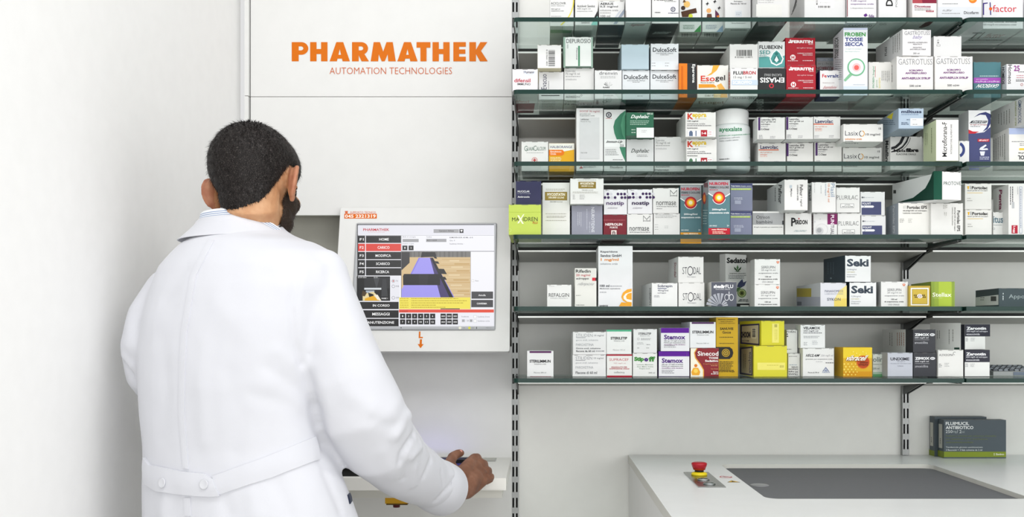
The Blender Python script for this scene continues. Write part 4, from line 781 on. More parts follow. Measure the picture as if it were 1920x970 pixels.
def kep(y, n, cc): return [t('K', 1289, y + 3.4, 1300, y + 14.6, 'c43a2a', b=.05), t('eppra', 1298, y + 4, 1324.6, y + 12.8, 'e0bf1f', b=.04), r(1303, y + 13.4, 1324, y + 13.9, '9a9a9c'), t('100 mg/ml', 1288.6, y + 16.6, 1309, y + 19.6, '26262a', b=.03), t('soluzione orale', 1288.6, y + 21.4, 1322, y + 24, '66666a', b=.01), ln(1288.6, y + 25.6, 1334, 1, 2, 1.4, '77777a'), t('levetiracetam', 1288.6, y + 29.4, 1308, y + 31.8, '333336', b=.02), r(1289, y + 35, 1337, y + 47, 'd8d8d8'), r(1289.6, y + 35.6, 1336.4, y + 46.4, 'efefee'), p([(1292, y + 46), (1292, y + 39), (1294, y + 36), (1297, y + 36), (1299, y + 39), (1299, y + 46)], cc), r(1304, y + 36, 1306, y + 46, cc), r(1314, y + 34.6, 1326, y + 46.6, 'ab1f2c'), t(n, 1316, y + 38, 1324, y + 42.6, 'ffffff', b=.04), ln(1327.4, y + 37.6, 1336, 2, 4, 1.2, 'c9888e')]
carton(2, 1286.5, 260.8, 1344, 317, 'eeedea', 'white carton with red and yellow word and green symbols, lower of its pair', kep(261.4, '6-48', '4f7a5a') + [t('Keppra', 1284, 319, 1314, 323, '8a6a5a', f='B')], L=0.17)
carton(2, 1285, 209.8, 1343, 260.6, 'eeedea', 'white carton with red and yellow word and blue symbols, upper of its pair', kep(209.4, '1-6', '5a6a84'), d=2.36, on=1, L=0.15, lb=1268)
LV, LO = '2f2a5a', 'd9603a'
def laeE(x, y, eps): return [r(x + 1.6, y + 1, x + 5.6, y + 25, '4a2a62'), t('Laevolac EPS' if eps else 'Laevolac', x + 7, y + 3, x + (35 if eps else 26), y + 6.4, '333338', b=.02), t('66,7 g/100 ml', x + 7, y + 7.6, x + 34, y + 11, '333338', b=.02), t('sciroppo', x + 7, y + 12, x + 24, y + 15.4, '333338', b=.02), ln(x + 7, y + 17, x + 20, 1, 2, 1.2, 'a0a0a4'), t('C-Chiesi', x + 7, y + 21, x + 22, y + 24.6, '333338', b=.02), ln(x + 3, y + 34, x + 12, 3, 2.6, 1, '8e8e92'), ln(x + 24, y + 36, x + 34, 2, 2.6, 1, 'a6a6aa')]
def laeO(x, y): return [t('Laevolac', x + 4, y + 6, x + 37.4, y + 13, LV, b=.03), r(x + 1, y + 14, x + 38.6, y + 15.8, LO), t('66,7 g/100 ml', x + 4, y + 18.4, x + 26, y + 21.2, 'd98a70', b=.01), t('sciroppo', x + 4, y + 22.6, x + 17, y + 25.4, LO, b=.02), ln(x + 4, y + 26.6, x + 17, 1, 2, 1.2, 'e0b0a0'), ln(x + 3, y + 36, x + 12, 2, 2.6, 1, 'a6a6aa'), ln(x + 30, y + 36, x + 40, 2, 2.6, 1, 'a6a6aa')]
LG = 'white cartons with violet or orange print on the third shelf'
carton(2, 1421, 268, 1473.6, 322, 'eae8e5', 'white carton with navy word over orange line, bottom left of the six-carton block', laeO(1421.5, 266.4) + [t('Laevolac', 1417, 324, 1462, 328, '5c6060', f='B', b=.02)], L=0.16, lb=1414, group=LG)
carton(2, 1419.5, 219.6, 1472, 267.6, 'e8e7e5', 'white carton with violet bar, top left of the six-carton block on the third shelf', laeE(1420, 219.6, True), d=2.38, on=1, L=0.15, lb=1412, group=LG)
carton(2, 1475.5, 267.6, 1525, 322, 'eae8e5', 'white carton with violet bar, bottom middle of the six-carton block', laeE(1473, 268, True), L=0.16, group=LG)
carton(2, 1474, 219, 1525, 267.4, 'e8e7e5', 'white carton with violet bar, top middle of the six-carton block', laeE(1472.6, 218.6, False), d=2.38, on=1, L=0.15, group=LG)
carton(2, 1527, 267, 1578.6, 322, 'eae8e5', 'white carton with violet bar, bottom right of the six-carton block', laeE(1527.4, 267, False), L=0.16, group=LG)
carton(2, 1525.6, 218.6, 1576, 266.8, 'e8e7e5', 'white carton with navy word over orange line, top right of the six-carton block', laeO(1524.4, 218), d=2.38, on=1, L=0.15, group=LG)
def las(x, y): return [t('Lasix', x + 3.6, y + 12.4, x + 28, y + 21.4, '2a2a3a', b=-.005), ring(x + 35, y + 17.6, 4.0, 5.2, '3a3a3c', 1.7, 4.5, k=1.1), ring(x + 35, y + 17.6, 4.0, 5.2, 'd99a2a', -1.4, 1.6, k=1.1), t('10 mg/ml', x + 42, y + 17, x + 69, y + 22.4, '3a3a3e', b=.01), t('soluzione orale', x + 3.6, y + 26, x + 35, y + 29.4, 'd9852a', b=.02), t('furosemide', x + 3.6, y + 30.8, x + 18.6, y + 33, '5a5a5c', b=.01), t('Flacone da 100 ml', x + 3.6, y + 34.6, x + 28, y + 37, '4a4a4c', b=.01), t('15', x + 66.6, y + 6.4, x + 71, y + 10, '55555a', b=.02)]
carton(2, 1580, 276.6, 1653.6, 323, 'ecebe8', 'long white carton with serif-like word and orange drop, lower of two stacked', las(1579, 276) + [t('Lasix', 1583, 324.4, 1606, 327.6, '6a6c6c', f='B', b=0)], L=0.16, group='wide white drop cartons on the third shelf')
carton(2, 1581, 232.4, 1656, 276.2, 'ecebe8', 'long white carton with serif-like word and orange drop, upper of two stacked', las(1581, 233), d=2.36, on=1, L=0.15, group='wide white drop cartons on the third shelf')
carton(2, 1669, 256, 1729, 319, 'eceae8', 'white carton with curved black stripes across its upper left, on the third shelf', [p([(1671, 276), (1678, 274), (1686, 267), (1691, 256.4), (1697, 256.4), (1691, 269), (1681, 278), (1671, 281)], '26262a'), p([(1671, 284), (1681, 281), (1692, 274), (1699, 264), (1702, 256.4), (1705, 256.4), (1701, 267), (1693, 277), (1682, 284), (1671, 286)], '26262a'), ring(1668, 248, 40, 41, '3a3a3e', .25, 1.2), t('Mela', 1675.6, 279.6, 1698, 285.4, '1d1d1f', b=.03), t('fibre', 1698.4, 278, 1722.6, 285.4, '1d1d1f', b=.08), t('FLACONE ORALE', 1680.4, 287.6, 1717.6, 291, '4a4a4c', b=0.01), t('Melafibre', 1660, 264, 1666, 306, '26262a', rot=90, f='L', b=.04), p([(1676, 323), (1700, 321), (1688, 328), (1668, 330)], '5a5c5a', f='B')], L=0.15, lb=1655)
carton(2, 1684.5, 203, 1732, 249.6, 'b3c4d6', 'light blue carton with white sticker and yellow flash on its side, third shelf', [t('miltuss', 1690, 206.4, 1728, 212.4, '2a3350', b=.04), ln(1690, 214, 1722, 1, 2, 1.6, '7f92aa'), r(1707, 222, 1730.6, 236, 'ecf0f2'), ln(1711, 224, 1718, 1, 2, 1.2), ln(1711, 232.6, 1720, 1, 2, 1.2), ln(1700, 224, 1706, 1, 2, 1.2, '3a4a66'), ln(1690, 229.6, 1706, 2, 2.8, 1.2, '3a4a66'), t('integratore alimentare', 1690, 241.6, 1729, 244.6, '55677f', b=0.01), p([(1662, 220), (1675, 211), (1672, 224)], 'e3d23c', f='L'), ln(1656, 226, 1680, 3, 3.4, 1.2, '5f6e80', f='L')], d=2.31, on=1, L=0.17, lb=1645, side='a9bacb')
carton(2, 1755, 224.5, 1797.5, 300.2, 'f0efec', 'white upright carton with sideways blackletter word and green side, third shelf', [t('Microflorana-F', 1766.6, 229, 1775.6, 294, '26242a', rot=-90, b=.01), t('INTEGRATORE ALIMENTARE', 1782, 233, 1785.4, 289, '5c5c60', rot=-90, b=0)] + [vln(1746, 240, 292, 1, 2, 1.2, '7f8a66', f='L'), vln(1735, 250, 276, 2, 3, 1, '98a37e', f='L')], d=2.271, L=0.13, lb=1731, side='cfd8b0', up=True)
carton(2, 1798, 264, 1817.6, 309, 'ececec', 'white carton with navy arc squeezed between taller cartons at the shelf joint', [ring(1796, 281, 8.6, 13.6, '33407a', -1.2, 1.2, k=1.1)], L=0.14, d=2.325)
carton(2, 1815.5, 206.6, 1857.6, 321, '454a78', 'tall carton half white and navy blue with red corner, on the third shelf', [p([(1816, 207), (1857, 207), (1857, 212), (1857, 238), (1845, 248), (1830, 250), (1816, 246)], 'eaeaec'), p([(1826, 220), (1836, 213), (1848, 210), (1857, 214), (1857, 232), (1852, 242), (1842, 247.6), (1850, 238), (1853, 226), (1848, 216), (1838, 215)], '363c72'), p([(1816, 243), (1824, 246.6), (1836, 247), (1828, 250.6), (1816, 250.6)], 'c02a38'), t('MUCOSOLVAN', 1817, 225.8, 1853.6, 231.8, '1f2030', b=.05, sh=.2), t('30 mg/5 ml sciroppo', 1819, 232.6, 1851, 235.6, 'a02a36', b=.02), ln(1819, 236.8, 1838, 1, 2, 1, '5a5a60'), r(1833, 260.6, 1855, 266, 'b42a3c'), t('PER ADULTI', 1834.6, 261.8, 1853.6, 264.8, 'f6eaec', b=.03, sh=.15), p([(1838, 277), (1848, 271), (1850, 273), (1843, 279), (1851, 278), (1853, 281), (1842, 282), (1836, 281)], 'dfe0ea'), p([(1837, 284), (1847, 284), (1845, 292), (1839, 292)], 'dfe0ea'), ln(1837, 294, 1856, 2, 3.4, 1.8, 'b9bbd2'), r(1817, 315, 1836, 318.6, '6a6f96')], up=True, L=0.13, lb=1797, d=2.355, side='e2e2e6')
carton(2, 1891.5, 240, 1950, 311, 'efeeea', 'white carton with pale blue top edge, lower at the far right of the third shelf', [r(1892, 240.4, 1949, 252, 'a9b6d6'), ln(1897, 265, 1921, 1, 2, 1.4, '8a8a8e'), ln(1912, 269, 1926, 2, 3, 1.2, '8a8a8e'), r(1911, 278, 1936, 281.6, 'e9c23c'), t('orale', 1909, 285.6, 1936, 289, '4a4a4c', rot=180, b=.01), t('MOVICOL', 1908.6, 291.4, 1950, 299.4, '33333a', rot=180, b=.03)] + [vln(1863 + 4 * i, 262 - 2.2 * i, 302, 1, 2, 1.1, '8a8a86', f='L') for i in range(6)], L=0.14, lb=1861, d=2.33)
carton(2, 1922, 180, 1975, 239.4, 'e4e4e2', 'grey white carton with sideways blue word on its side, upper at far right', [t('GMOVICOL', 1909, 188, 1915, 232, '5a6a8a', rot=90, f='L', b=.01), t('soluzione orale', 1903, 190, 1907, 236, 'a3ad6a', rot=90, f='L', b=0)] + [vln(1872 + 5 * i, 214 - 2.4 * i, 238, 1, 2, 1.0, '85857f', f='L') for i in range(5)], L=0.16, lb=1858, d=2.33, on=1)
# jar on the third shelf
jd = 2.40
jz = ZT[2] + 0.0003
jx0, jx1 = P(1342.5, 0, jd).x, P(1413.5, 0, jd).x
jr = (jx1 - jx0) / 2; jc = ((jx0 + jx1) / 2, jd + jr)
jd2 = jd + jr
def jh(y): return ZC + (VY - y) * jd2 / F - jz
M_JAR = mat('e6e7e8', 0.35, 0, 0.35, 0, 40, 'white_jar_plastic')
b = MB(); b.lathe([(jr * .80, 0), (jr * .95, 0.003), (jr, 0.012), (jr, jh(240) - 0.008), (jr * .985, jh(240) - 0.002), (jr * .93, jh(238.5))], (jc[0], jc[1], jz), M_JAR, n=56)
jar = b.build('medicine_jar', None, (jc[0], jc[1], jz)); tag(jar, 'round white plastic jar with green lettering among cartons on the third shelf', 'jar')
b = MB(); rl = jr * .92
prof = [(rl * .97, jh(238.5) + .0004), (rl, jh(237.5) + .001), (rl, jh(213)), (rl * .97, jh(210.5)), (rl * .9, jh(209.6)), (0.001, jh(209.4))]
b.lathe(prof, (jc[0], jc[1], jz), mat('ececec', 0.4, 0, 0.3, 0, 40, 'ribbed_white_lid'), n=56)
b.build('lid', jar)
b = MB()
def on_jar(s, x0, x1, y0, y1, col, bold=0.01, slope=0.0):
    """lettering bent round the jar; x in pixels across the visible front"""
    vs, fs = glyphs(s, bold); out = []
    for a, q in vs:
        x = x0 + a * (x1 - x0); y = y1 - q * (y1 - y0) - slope * (x - x0)
        xx = max(-.985, min(.985, ((x - VX) * jd2 / F - jc[0]) / jr)); an = math.asin(xx) - 0.0
        R_ = jr + 0.0005
        out.append((jc[0] + R_ * math.sin(an), jc[1] - R_ * math.cos(an), ZC + (VY - y) * (jd + jr * (1 - math.cos(an))) / F))
    b.mesh(out, fs, ink(col))
on_jar('ayexalate', 1344.5, 1384.6, 238.6, 249.6, '2f8a5c', .02, .03)
on_jar('polvere per sospensione orale e rettale', 1344.5, 1410, 253.4, 256.8, '5aa17c', .015, .06)
on_jar('polistirene sulfonato', 1345, 1380.6, 258.8, 261.8, '8a8c90', .01, .08)
on_jar('resina a scambio cationico', 1345, 1377.6, 263.2, 266, '8a8c90', .01, .08)
on_jar('barattolo da 454 g', 1345, 1361.6, 297.6, 300.6, '2f2f33', .03, .05)
on_jar('12-2022', 1400, 1410, 294, 297, '55555a', .0, -.1)
on_jar('I', 1404.5, 1410, 256, 265, '4a4f78', .4)
b.build('label_print', jar)

# ---- fourth shelf
E = 448
D4 = 2.38
carton(3, 953.5, 383.6, 1014.8, 447.5, 'c3d75e', 'yellow-green carton with black word jutting past the left end of the fourth shelf', [t('MA', 960, 408, 973.6, 415, '2c3320', b=0), t('IDREN', 980.6, 407.4, 1008, 414.8, '2c3320', b=0), p([(970, 404), (973, 404), (982, 420), (979, 420)], 'eef6d2'), p([(981, 402), (983, 402), (973, 419), (970, 419)], 'eef6d2'), t('FLU', 999, 415.8, 1008, 420, 'b8642a', b=.03), ring(955, 432, 3, 3.4, 'dcea9a'), r(954, 397.5, 1014.4, 398, 'b9cd52')], d=2.29, L=0.2)
carton(3, 967, 339.4, 1015, 383.4, '343559', 'navy blue carton with small white lettering, standing on the yellow-green one', [t('MUCICLAR', 970.6, 357.4, 993, 361, 'eeeef4', b=.02), t('15 mg/5 ml sciroppo', 970.6, 362.4, 995, 364.4, 'b9bbd0', b=.01), t('Ambroxolo', 970.6, 367.6, 993, 371, 'eeeef4', b=.02)], d=2.345, on=1, L=0.14)
def myc(x, y, w): return [ln(x + 6, y, x + w - 6, 2, 2.2, .9, 'a8a498'), r(x + 4.4, y + 5.6, x + w - 5, y + 21.4, '8a7430'), r(x + 5.4, y + 6.6, x + w - 6, y + 20.4, '9c853c'), t('MYCOSTATIN', x + 8.6, y + 7.8, x + w - 9, y + 13.2, 'fbf6e6', b=.04), t('100.000 U.I./ml', x + 11, y + 14.4, x + w - 11, y + 18, 'fbf6e6', b=.03), t('100.000 U.I./ml', x + 14, y + 23, x + w - 14, y + 25.2, '6a665a', b=.01)]
carton(3, 1017, 342.6, 1068.6, E, 'f0efec', 'tall cream white carton with a gold plate on its front, on the fourth shelf', myc(1017.4, 354.4, 51) + [ln(1023, 400.6, 1062, 1, 2, 1, 'b0aca4'), ln(1025, 405, 1062, 2, 2.4, 1, 'b0aca4'), ln(1023, 413, 1062, 1, 2, 1, 'b0aca4')], up=True, L=0.11)
carton(3, 1071.4, 385, 1130, E, '9c9dac', 'grey violet carton with sideways white lettering, below the gold-plate carton', [t('NEUROTIDINE', 1108.6, 389, 1114.6, 436, 'e4e5ec', rot=90, b=.01), t('500 mg/10 ml', 1104, 416, 1107, 436, 'd3d4de', rot=90, b=.01), vln(1100, 392, 432, 1, 2, 1, 'c6c7d2'), vln(1083, 398, 428, 3, 3, 1.1, 'c6c7d2')], L=0.17)
carton(3, 1069, 334.6, 1132, 384.6, 'f0f0ee', 'wide white carton with a gold plate, stacked on the grey violet carton', [ln(1083, 337.4, 1118, 1, 2, .9, 'a8a498'), r(1084.4, 341, 1117.4, 353.6, '8a7430'), t('MYCOSTATIN', 1088, 342.4, 1113.6, 346.6, 'fbf6e6', b=.04), t('100.000 U.I./ml', 1090, 347.8, 1112, 350.4, 'fbf6e6', b=.02), t('100.000 U.I./ml', 1091, 355.6, 1112, 357.6, '6a665a', b=0), ln(1074, 359.6, 1125, 2, 2, .8, 'b9b6ae'), ln(1074, 365.6, 1079, 3, 3.4, 1, '9a9a9a'), ln(1087, 365.6, 1097, 3, 3.4, 1, '9a9a9a')], d=2.36, on=1, L=0.16)
carton(3, 1131, 402.6, 1175, E, '7d1f2c', 'dark red carton with white lettering and white square emblem, on the fourth shelf', [ln(1132, 412, 1172, 1, 2, 2, '9a4a52'), t('NEFROLIN', 1135, 418.6, 1166.6, 423.4, 'f2e6e4', b=.04), t('FORTE', 1143.6, 425, 1158, 428.6, 'f2e6e4', b=.03), r(1146, 432, 1156, 442, 'ecdcd8'), t('n', 1148.4, 434, 1153.6, 440, '4a1a22', b=.03)], L=0.15)
def nos(x, y):
    o = [ln(x + 1.6, y + 2, x + 8, 1, 2, .9)]
    for rr_, pat in enumerate(('odlodddl', 'ddldoddd')):
        for i, ch in enumerate(pat):
            xx, yy = x - 1.6 + 6.3 * i + (2 if rr_ else 1), y + 8.6 + 6.6 * rr_
            if ch == 'd': o.append(c(xx, yy, 2.5, '3a2152'))
            elif ch == 'l': o.append(c(xx, yy, 2.5, 'cfcdd4'))
    return o
carton(3, 1132, 355.4, 1176, 402.2, 'eeedf0', 'white carton with rows of violet dots, left of the dotted pair', nos(1134, 355.4)[:-0 or None] + [t('nostip', 1137, 377.6, 1170, 386.6, '4b2a63', b=.02), t('soluzione', 1138.4, 388, 1160, 391.6, '8a8290', b=-.005, sh=.2)], d=2.38, on=1, L=0.15, group='white cartons with violet dots on the fourth shelf')
carton(3, 1175.6, 401.4, 1224.4, E, 'ecebe9', 'white carton with thin lower-case word and outlined emblem, under dotted cartons', [p([(1206, 404.6), (1206.6, 404.6), (1212.6, 411), (1218.6, 404.6), (1219.2, 404.6), (1219.2, 416), (1218.6, 416), (1218.6, 406), (1212.6, 412.4), (1206.8, 406), (1206.6, 416), (1206, 416)], '55585a'), t('molteni', 1207, 413, 1218.6, 415.2, '4a4c4e', b=.02), t('normase', 1180.4, 426, 1217, 433, '33363a', b=0), t('66,7% Sciroppo flacone 200 ml', 1180.6, 434.6, 1219, 437, '55585a', b=.02)], L=0.15)
carton(3, 1176.6, 355, 1223.4, 401.2, 'eeedf0', 'white carton with rows of violet dots, right of the dotted pair', nos(1181, 355) + [t('nostip', 1185, 377.4, 1217.4, 386.4, '33204a', b=.03), t('soluzione', 1185.6, 388, 1206.6, 391.6, '8a8290', b=-.005, sh=.2)], d=2.38, on=1, L=0.15, group='white cartons with violet dots on the fourth shelf')
carton(3, 1225.4, 400.4, 1275, E, 'e9e8e6', 'white carton back with only faint grey lines, beside the orange roundel carton', [ln(1229, 402.4, 1271, 3, 2.6, 1, '9a9a9a'), ln(1228, 421, 1235, 3, 4.4, 1.1, 'b0b0b0'), ln(1246, 423.6, 1254, 2, 3, 1.2, 'c4c4c4')], L=0.15)
carton(3, 1224, 352.6, 1273, 400.2, 'ecebe9', 'white carton with thin lower-case word and outlined emblem, top row beside roundel carton', [p([(1256.4, 356.4), (1257, 356.4), (1263, 363), (1269, 356.4), (1269.6, 356.4), (1269.6, 369), (1269, 369), (1269, 358), (1263, 364.4), (1257.2, 358), (1257, 369), (1256.4, 369)], '55585a'), t('molteni', 1257.4, 365.6, 1269, 368, '4a4c4e', b=.02), t('normase', 1230.6, 378, 1267.6, 385, '33363a', b=0), t('66,7% Sciroppo flacone 200 ml', 1231, 386.4, 1269, 388.8, '55585a', b=.02), ln(1231, 391, 1242, 1, 2, 1.2)], d=2.38, on=1, L=0.15)
def nur(x, y, w, band, lab):
    cx_ = x + w * .49; s = w / 41.0; Y = lambda q: y + q * s
    return [p([(x + .4, y + .4), (x + w - .4, y + .4), (x + w - .4, Y(26)), (cx_ + 10 * s, Y(33)), (cx_ - 10 * s, Y(33)), (x + .4, Y(25))], '9c9ea2'), p([(x, Y(24)), (x, Y(26)), (x + 9 * s, Y(31.6)), (x + 10 * s, Y(30.4))], 'f0f2f2'), p([(x + w, Y(25)), (x + w, Y(27)), (x + w - 9 * s, Y(32.6)), (x + w - 10 * s, Y(31))], 'f0f2f2'),
            t('NUROFEN', x + 2 * s, Y(4.4), x + w - 4 * s, Y(10), 'b01f38', b=.05), t('FEBBRE E DOLORE', x + 2 * s, Y(12), x + w - 2.4 * s, Y(16.2), '33363a', b=.03), ln(x + 2 * s, Y(18), x + 18 * s, 1, 2, 1.4, 'a4384a'),
            ring(cx_, Y(33.5), 11.2 * s, 12.6 * s, 'e9ecec', .2, 2.9), c(cx_, Y(33.5), 11.6 * s, 'a3202a'), c(cx_, Y(33.5), 9.4 * s, 'd8402a'), c(cx_, Y(33.5), 7.6 * s, 'ec8a22'), c(cx_, Y(33.5), 5.8 * s, 'f4c92e'), c(cx_, Y(33.5), 3.6 * s, 'f6ecc0'),
            t('200mg/5ml', x + 7 * s, Y(54), x + w - 8 * s, Y(58), 'eef2f2', b=.03), t('sospensione orale', x + 2 * s, Y(60), x + w - 2 * s, Y(64.4), 'eef2f2', b=.03), t('USO ORALE', x + 2 * s, Y(85), x + 16 * s, Y(87.4), 'dfe6e6', b=.03), t('2+', x + w - 6 * s, Y(84.4), x + w - 2 * s, Y(87.4), 'dfe6e6', b=.03),
            r(x + .4, Y(90.6), x + w - .4, Y(112), band), t(lab, x + 6 * s, Y(92), x + w - 6 * s, Y(95.4), 'fbeee0', b=.04), ln(x + 8 * s, Y(97), x + w - 7 * s, 2, 2.6, 1.3, 'f6dcc8')]
carton(3, 1275.4, 347.6, 1315.4, E, '567d84', 'slate teal carton with flame roundel and orange foot, on the fourth shelf', nur(1275.4, 347.6, 40, 'd8952a', 'gusto ARANCIA'), up=True, L=0.10)
carton(3, 1328, 337.4, 1369, 440, '567d84', 'slate teal carton with flame roundel and red foot, standing forward on fourth shelf', nur(1328, 337.4, 41, 'b8182c', 'gusto FRAGOLA') + [p([(1318, 346), (1327.6, 338), (1327.6, 366), (1318, 366)], '9c9ea2', f='L'), c(1320.6, 372, 3.4, 'a3202a', 11, f='L'), c(1320.6, 372, 2.2, 'ec8a22', 7, f='L'), t('NUROFEN', 1320, 343, 1327, 352, '8a2a3a', f='L', b=.03), ln(1318, 394, 1327, 6, 5, 1.2, 'c9d2d2', f='L')], up=True, d=2.295, L=0.10, lb=1317)
def azi(x, y, w): return [r(x + .4, y + .4, x + w - .4, y + 7, '454a70'), t('Tripla Azione', x + 1, y + 3.6, x + 18, y + 6.8, 'f0f0f6', b=.03), t('doppio avena', x + 19, y + 4, x + w - 2.4, y + 6.6, 'd8dae6', b=.02), r(x + 1, y + 9.4, x + w - 3, y + 12.4, 'a6c04a'), ln(x + 2, y + 10.2, x + w - 5, 1, 2, 1, 'dfe8b4'), ln(x + 7, y + 26.6, x + 26, 2, 2.6, 1.2, 'c6c8d8'), r(x + 8, y + 32, x + 20, y + 39, 'a6aabd')]
carton(3, 1369, 395.6, 1410, E, '8489a2', 'blue grey carton with lime strip, lower of the pair on fourth shelf', azi(1369, 396, 41), L=0.13, group='blue grey cartons with lime strip')
carton(3, 1369.4, 343.6, 1411.4, 395.2, '8489a2', 'blue grey carton with lime strip, upper of the pair on fourth shelf', azi(1369.4, 344, 42), d=2.38, on=1, L=0.13, group='blue grey cartons with lime strip')
carton(3, 1411, 396.4, 1469.6, E, 'e7e6e3', 'long carton with a silver grey upper half and white lower half, fourth shelf', [r(1411.4, 396.8, 1469.2, 399.4, 'ecebe8'), r(1411.4, 399.4, 1469.2, 421.6, 'a7a8a9'), r(1411.4, 399.4, 1432, 421.6, '9a9b9c'), r(1466.6, 414, 1469.2, 421.6, '33363a'), t('Otreon', 1418, 404, 1443, 410.6, '3a3c3f', b=0), t('bambini', 1418.4, 413, 1448, 419.4, '3a3c3f', b=0), t('40 mg/5 ml granulato per sospensione orale', 1413.6, 425, 1467, 427.4, '4c4e50', b=.01)], L=0.15)
carton(3, 1472, 399.4, 1522, E, 'eeedeb', 'white carton with bold black word whose first letter is oversized, fourth shelf', [t('P', 1483.4, 408.4, 1492, 424.6, '1f1f21', b=.04), t('ERIDON', 1491, 412.6, 1514, 421, '1f1f21', b=.05), p([(1496.6, 409), (1499.4, 409), (1498, 413)], 'b52a34'), t('ITALCHIMICI', 1488, 431.6, 1513, 434.8, '8fa3a6', b=0, sh=.15)], L=0.16)
carton(3, 1470.6, 336.6, 1515.4, 398.8, 'ebeae8', 'white carton with sideways black lettering and a long grey side, fourth shelf', [t('Pafinur', 1499.4, 346.6, 1505.6, 368, '1f2022', rot=90, b=.02), t('1 mg/ml', 1499.8, 370, 1504.6, 387, '4a4a4c', rot=90, b=.01), t('soluzione orale', 1494.4, 347, 1498, 376, '3c3c3e', rot=90, b=.01), t('Mylan', 1481.4, 354, 1485.4, 369, '5a5a5e', rot=90, b=.01), r(1480.6, 347.4, 1485, 352.6, 'b9c4cc'), t('Pafinur', 1459.4, 347, 1466, 382, '2c2c2c', rot=90, f='L', b=.02), vln(1453, 352, 384, 1, 2, 1.2, '6a6a66', f='L')], d=2.33, on=1, L=0.2, lb=1438)
carton(3, 1525, 400.4, 1570, E, 'ecebea', 'white carton with a plum square and grey bubble drawing, fourth shelf', [r(1551.4, 400.8, 1569.6, 421, '7a1f5c'), t('PUNTUAL', 1557.6, 402.4, 1564, 434, 'f2e6ee', rot=90, b=.03), t('PUNTUAL', 1557.6, 421.4, 1564, 440, '5a3a50', rot=90, b=0) ][:1] + [t('PUN', 1557.4, 403, 1564, 420.4, 'f2e6ee', rot=90, b=.03), t('TUAL', 1557.4, 422, 1564, 440, '66606a', rot=90, b=.01), c(1537, 433, 7, 'c9c9ca'), c(1536, 432, 4.4, 'a6a6a8'), ring(1541, 431, 11, 11.4, 'c6c6c8'), c(1528, 416, 1.6, 'd0d0d2'), c(1538, 411, 1.2, 'd0d0d2'), vln(1523, 404, 440, 1, 2, 1.4, '8a6a70', f='L')], L=0.15, lb=1521)
carton(3, 1522, 341.6, 1567.6, 400, 'ecebea', 'white carton with sideways blue and orange lettering, on top of plum square carton', [t('Plasil', 1557.6, 344.4, 1565, 369, '7f93ac', rot=90, b=0), t('10 mg/10 ml', 1551, 344.6, 1556, 379, 'd07a44', rot=90, b=.01), t('sciroppo', 1546, 344.6, 1550, 367, '8f9fb4', rot=90, b=0), vln(1539, 348, 364, 1, 2, 1, 'b0b0b4'), vln(1527, 344, 362, 1, 2, 1, 'c0c0c0'), t('Plasil', 1516.4, 348, 1521, 376, '4a4a55', rot=90, f='L', b=.02)], d=2.36, on=1, L=0.16, lb=1513)
def plu(x, y, w): return [t('PLURILAC', x + 1.4, y + 15.4, x + w - 4, y + 23.4, '44464a', b=-.012), r(x + 8.4, y + 31, x + w - 11, y + 39, '6a6c70'), r(x + 9, y + 31.6, x + w - 11.6, y + 38.4, 'ecebe9'), t('LATTOSIO', x + 16, y + 32.6, x + w - 18, y + 34.6, '4a4c50', b=.02), t('PRIVO DI GLUTINE', x + 11.4, y + 35.6, x + w - 13, y + 37.6, '33353a', b=.03)]
carton(3, 1570.6, 399.4, 1613.6, E, 'ecebe9', 'white carton with thin capitals and boxed note, lower of two stacked', plu(1570.8, 399.6, 43), L=0.16, group='white cartons with thin capitals and boxed note')
carton(3, 1567.8, 351.4, 1612.4, 399, 'ecebe9', 'white carton with thin capitals and boxed note, upper of two stacked', plu(1567.6, 351, 44.6), d=2.375, on=1, L=0.16, group='white cartons with thin capitals and boxed note')
def pol(x, y, w): return [c(x + 4, y + 10.4, 1.6, '55585e'), c(x + 7, y + 10.4, 1.3, '8a8d94'), ln(x + 9, y + 10, x + 26, 1, 2, 1, 'b9bcc2'), r(x + 2.6, y + 18.6, x + w - 6.6, y + 43, '454a6e'), t('POLIVIT', x + 4, y + 20.2, x + 20, y + 24, 'f0f0f4', b=.02), p([(x + 1.4, y + 25.6), (x + 24, y + 25.6), (x + 26, y + 27.6), (x + 24, y + 29.6), (x + 1.4, y + 29.6)], 'eeeef2'), p([(x + 5.4, y + 25.6), (x + 6, y + 25.6), (x + 8.4, y + 27.6), (x + 6, y + 29.6), (x + 5.4, y + 29.6), (x + 7.4, y + 27.6)], '454a6e')]
carton(3, 1614.6, 404.4, 1661, E, 'e8e8e8', 'white carton with a navy block and white arrow, lower of two on fourth shelf', pol(1614.6, 404.6, 46), L=0.15, group='white cartons with navy block')
carton(3, 1613.2, 359.6, 1659.4, 404, 'e8e8e8', 'white carton with a navy block and white arrow, upper of two on fourth shelf', pol(1613, 360, 46), d=2.38, on=1, L=0.15, group='white cartons with navy block')
carton(3, 1684, 380.4, 1743.6, 446, 'f1efea', 'white carton with bold word on the left under the green and white carton', [r(1693.4, 386.4, 1695.4, 391.6, 'c9c9c6'), r(1696.2, 385.6, 1698, 391.6, 'c9c9c6'), t('Portolac EPS', 1700.6, 386, 1738, 392, '2c2a2a', b=.03), t('66,67g/100 ml sciroppo', 1693, 394, 1737.6, 397, '33312f', b=.03), t('Lattitolo monoidrato', 1693, 398.4, 1728.6, 401, '4a4846', b=.01), ln(1687, 410.6, 1696, 3, 2.8, 1, '9a9894'), ln(1703, 410.6, 1711, 3, 2.8, 1, 'b6b4b0'), t('Portolac EPS', 1674, 386, 1678, 438, 'dcdee2', rot=90, f='L', b=.03), vln(1668, 390, 434, 1, 2, 1, 'c2c5ca', f='L')], L=0.18, lb=1661, side='aab0bb', d=2.355)
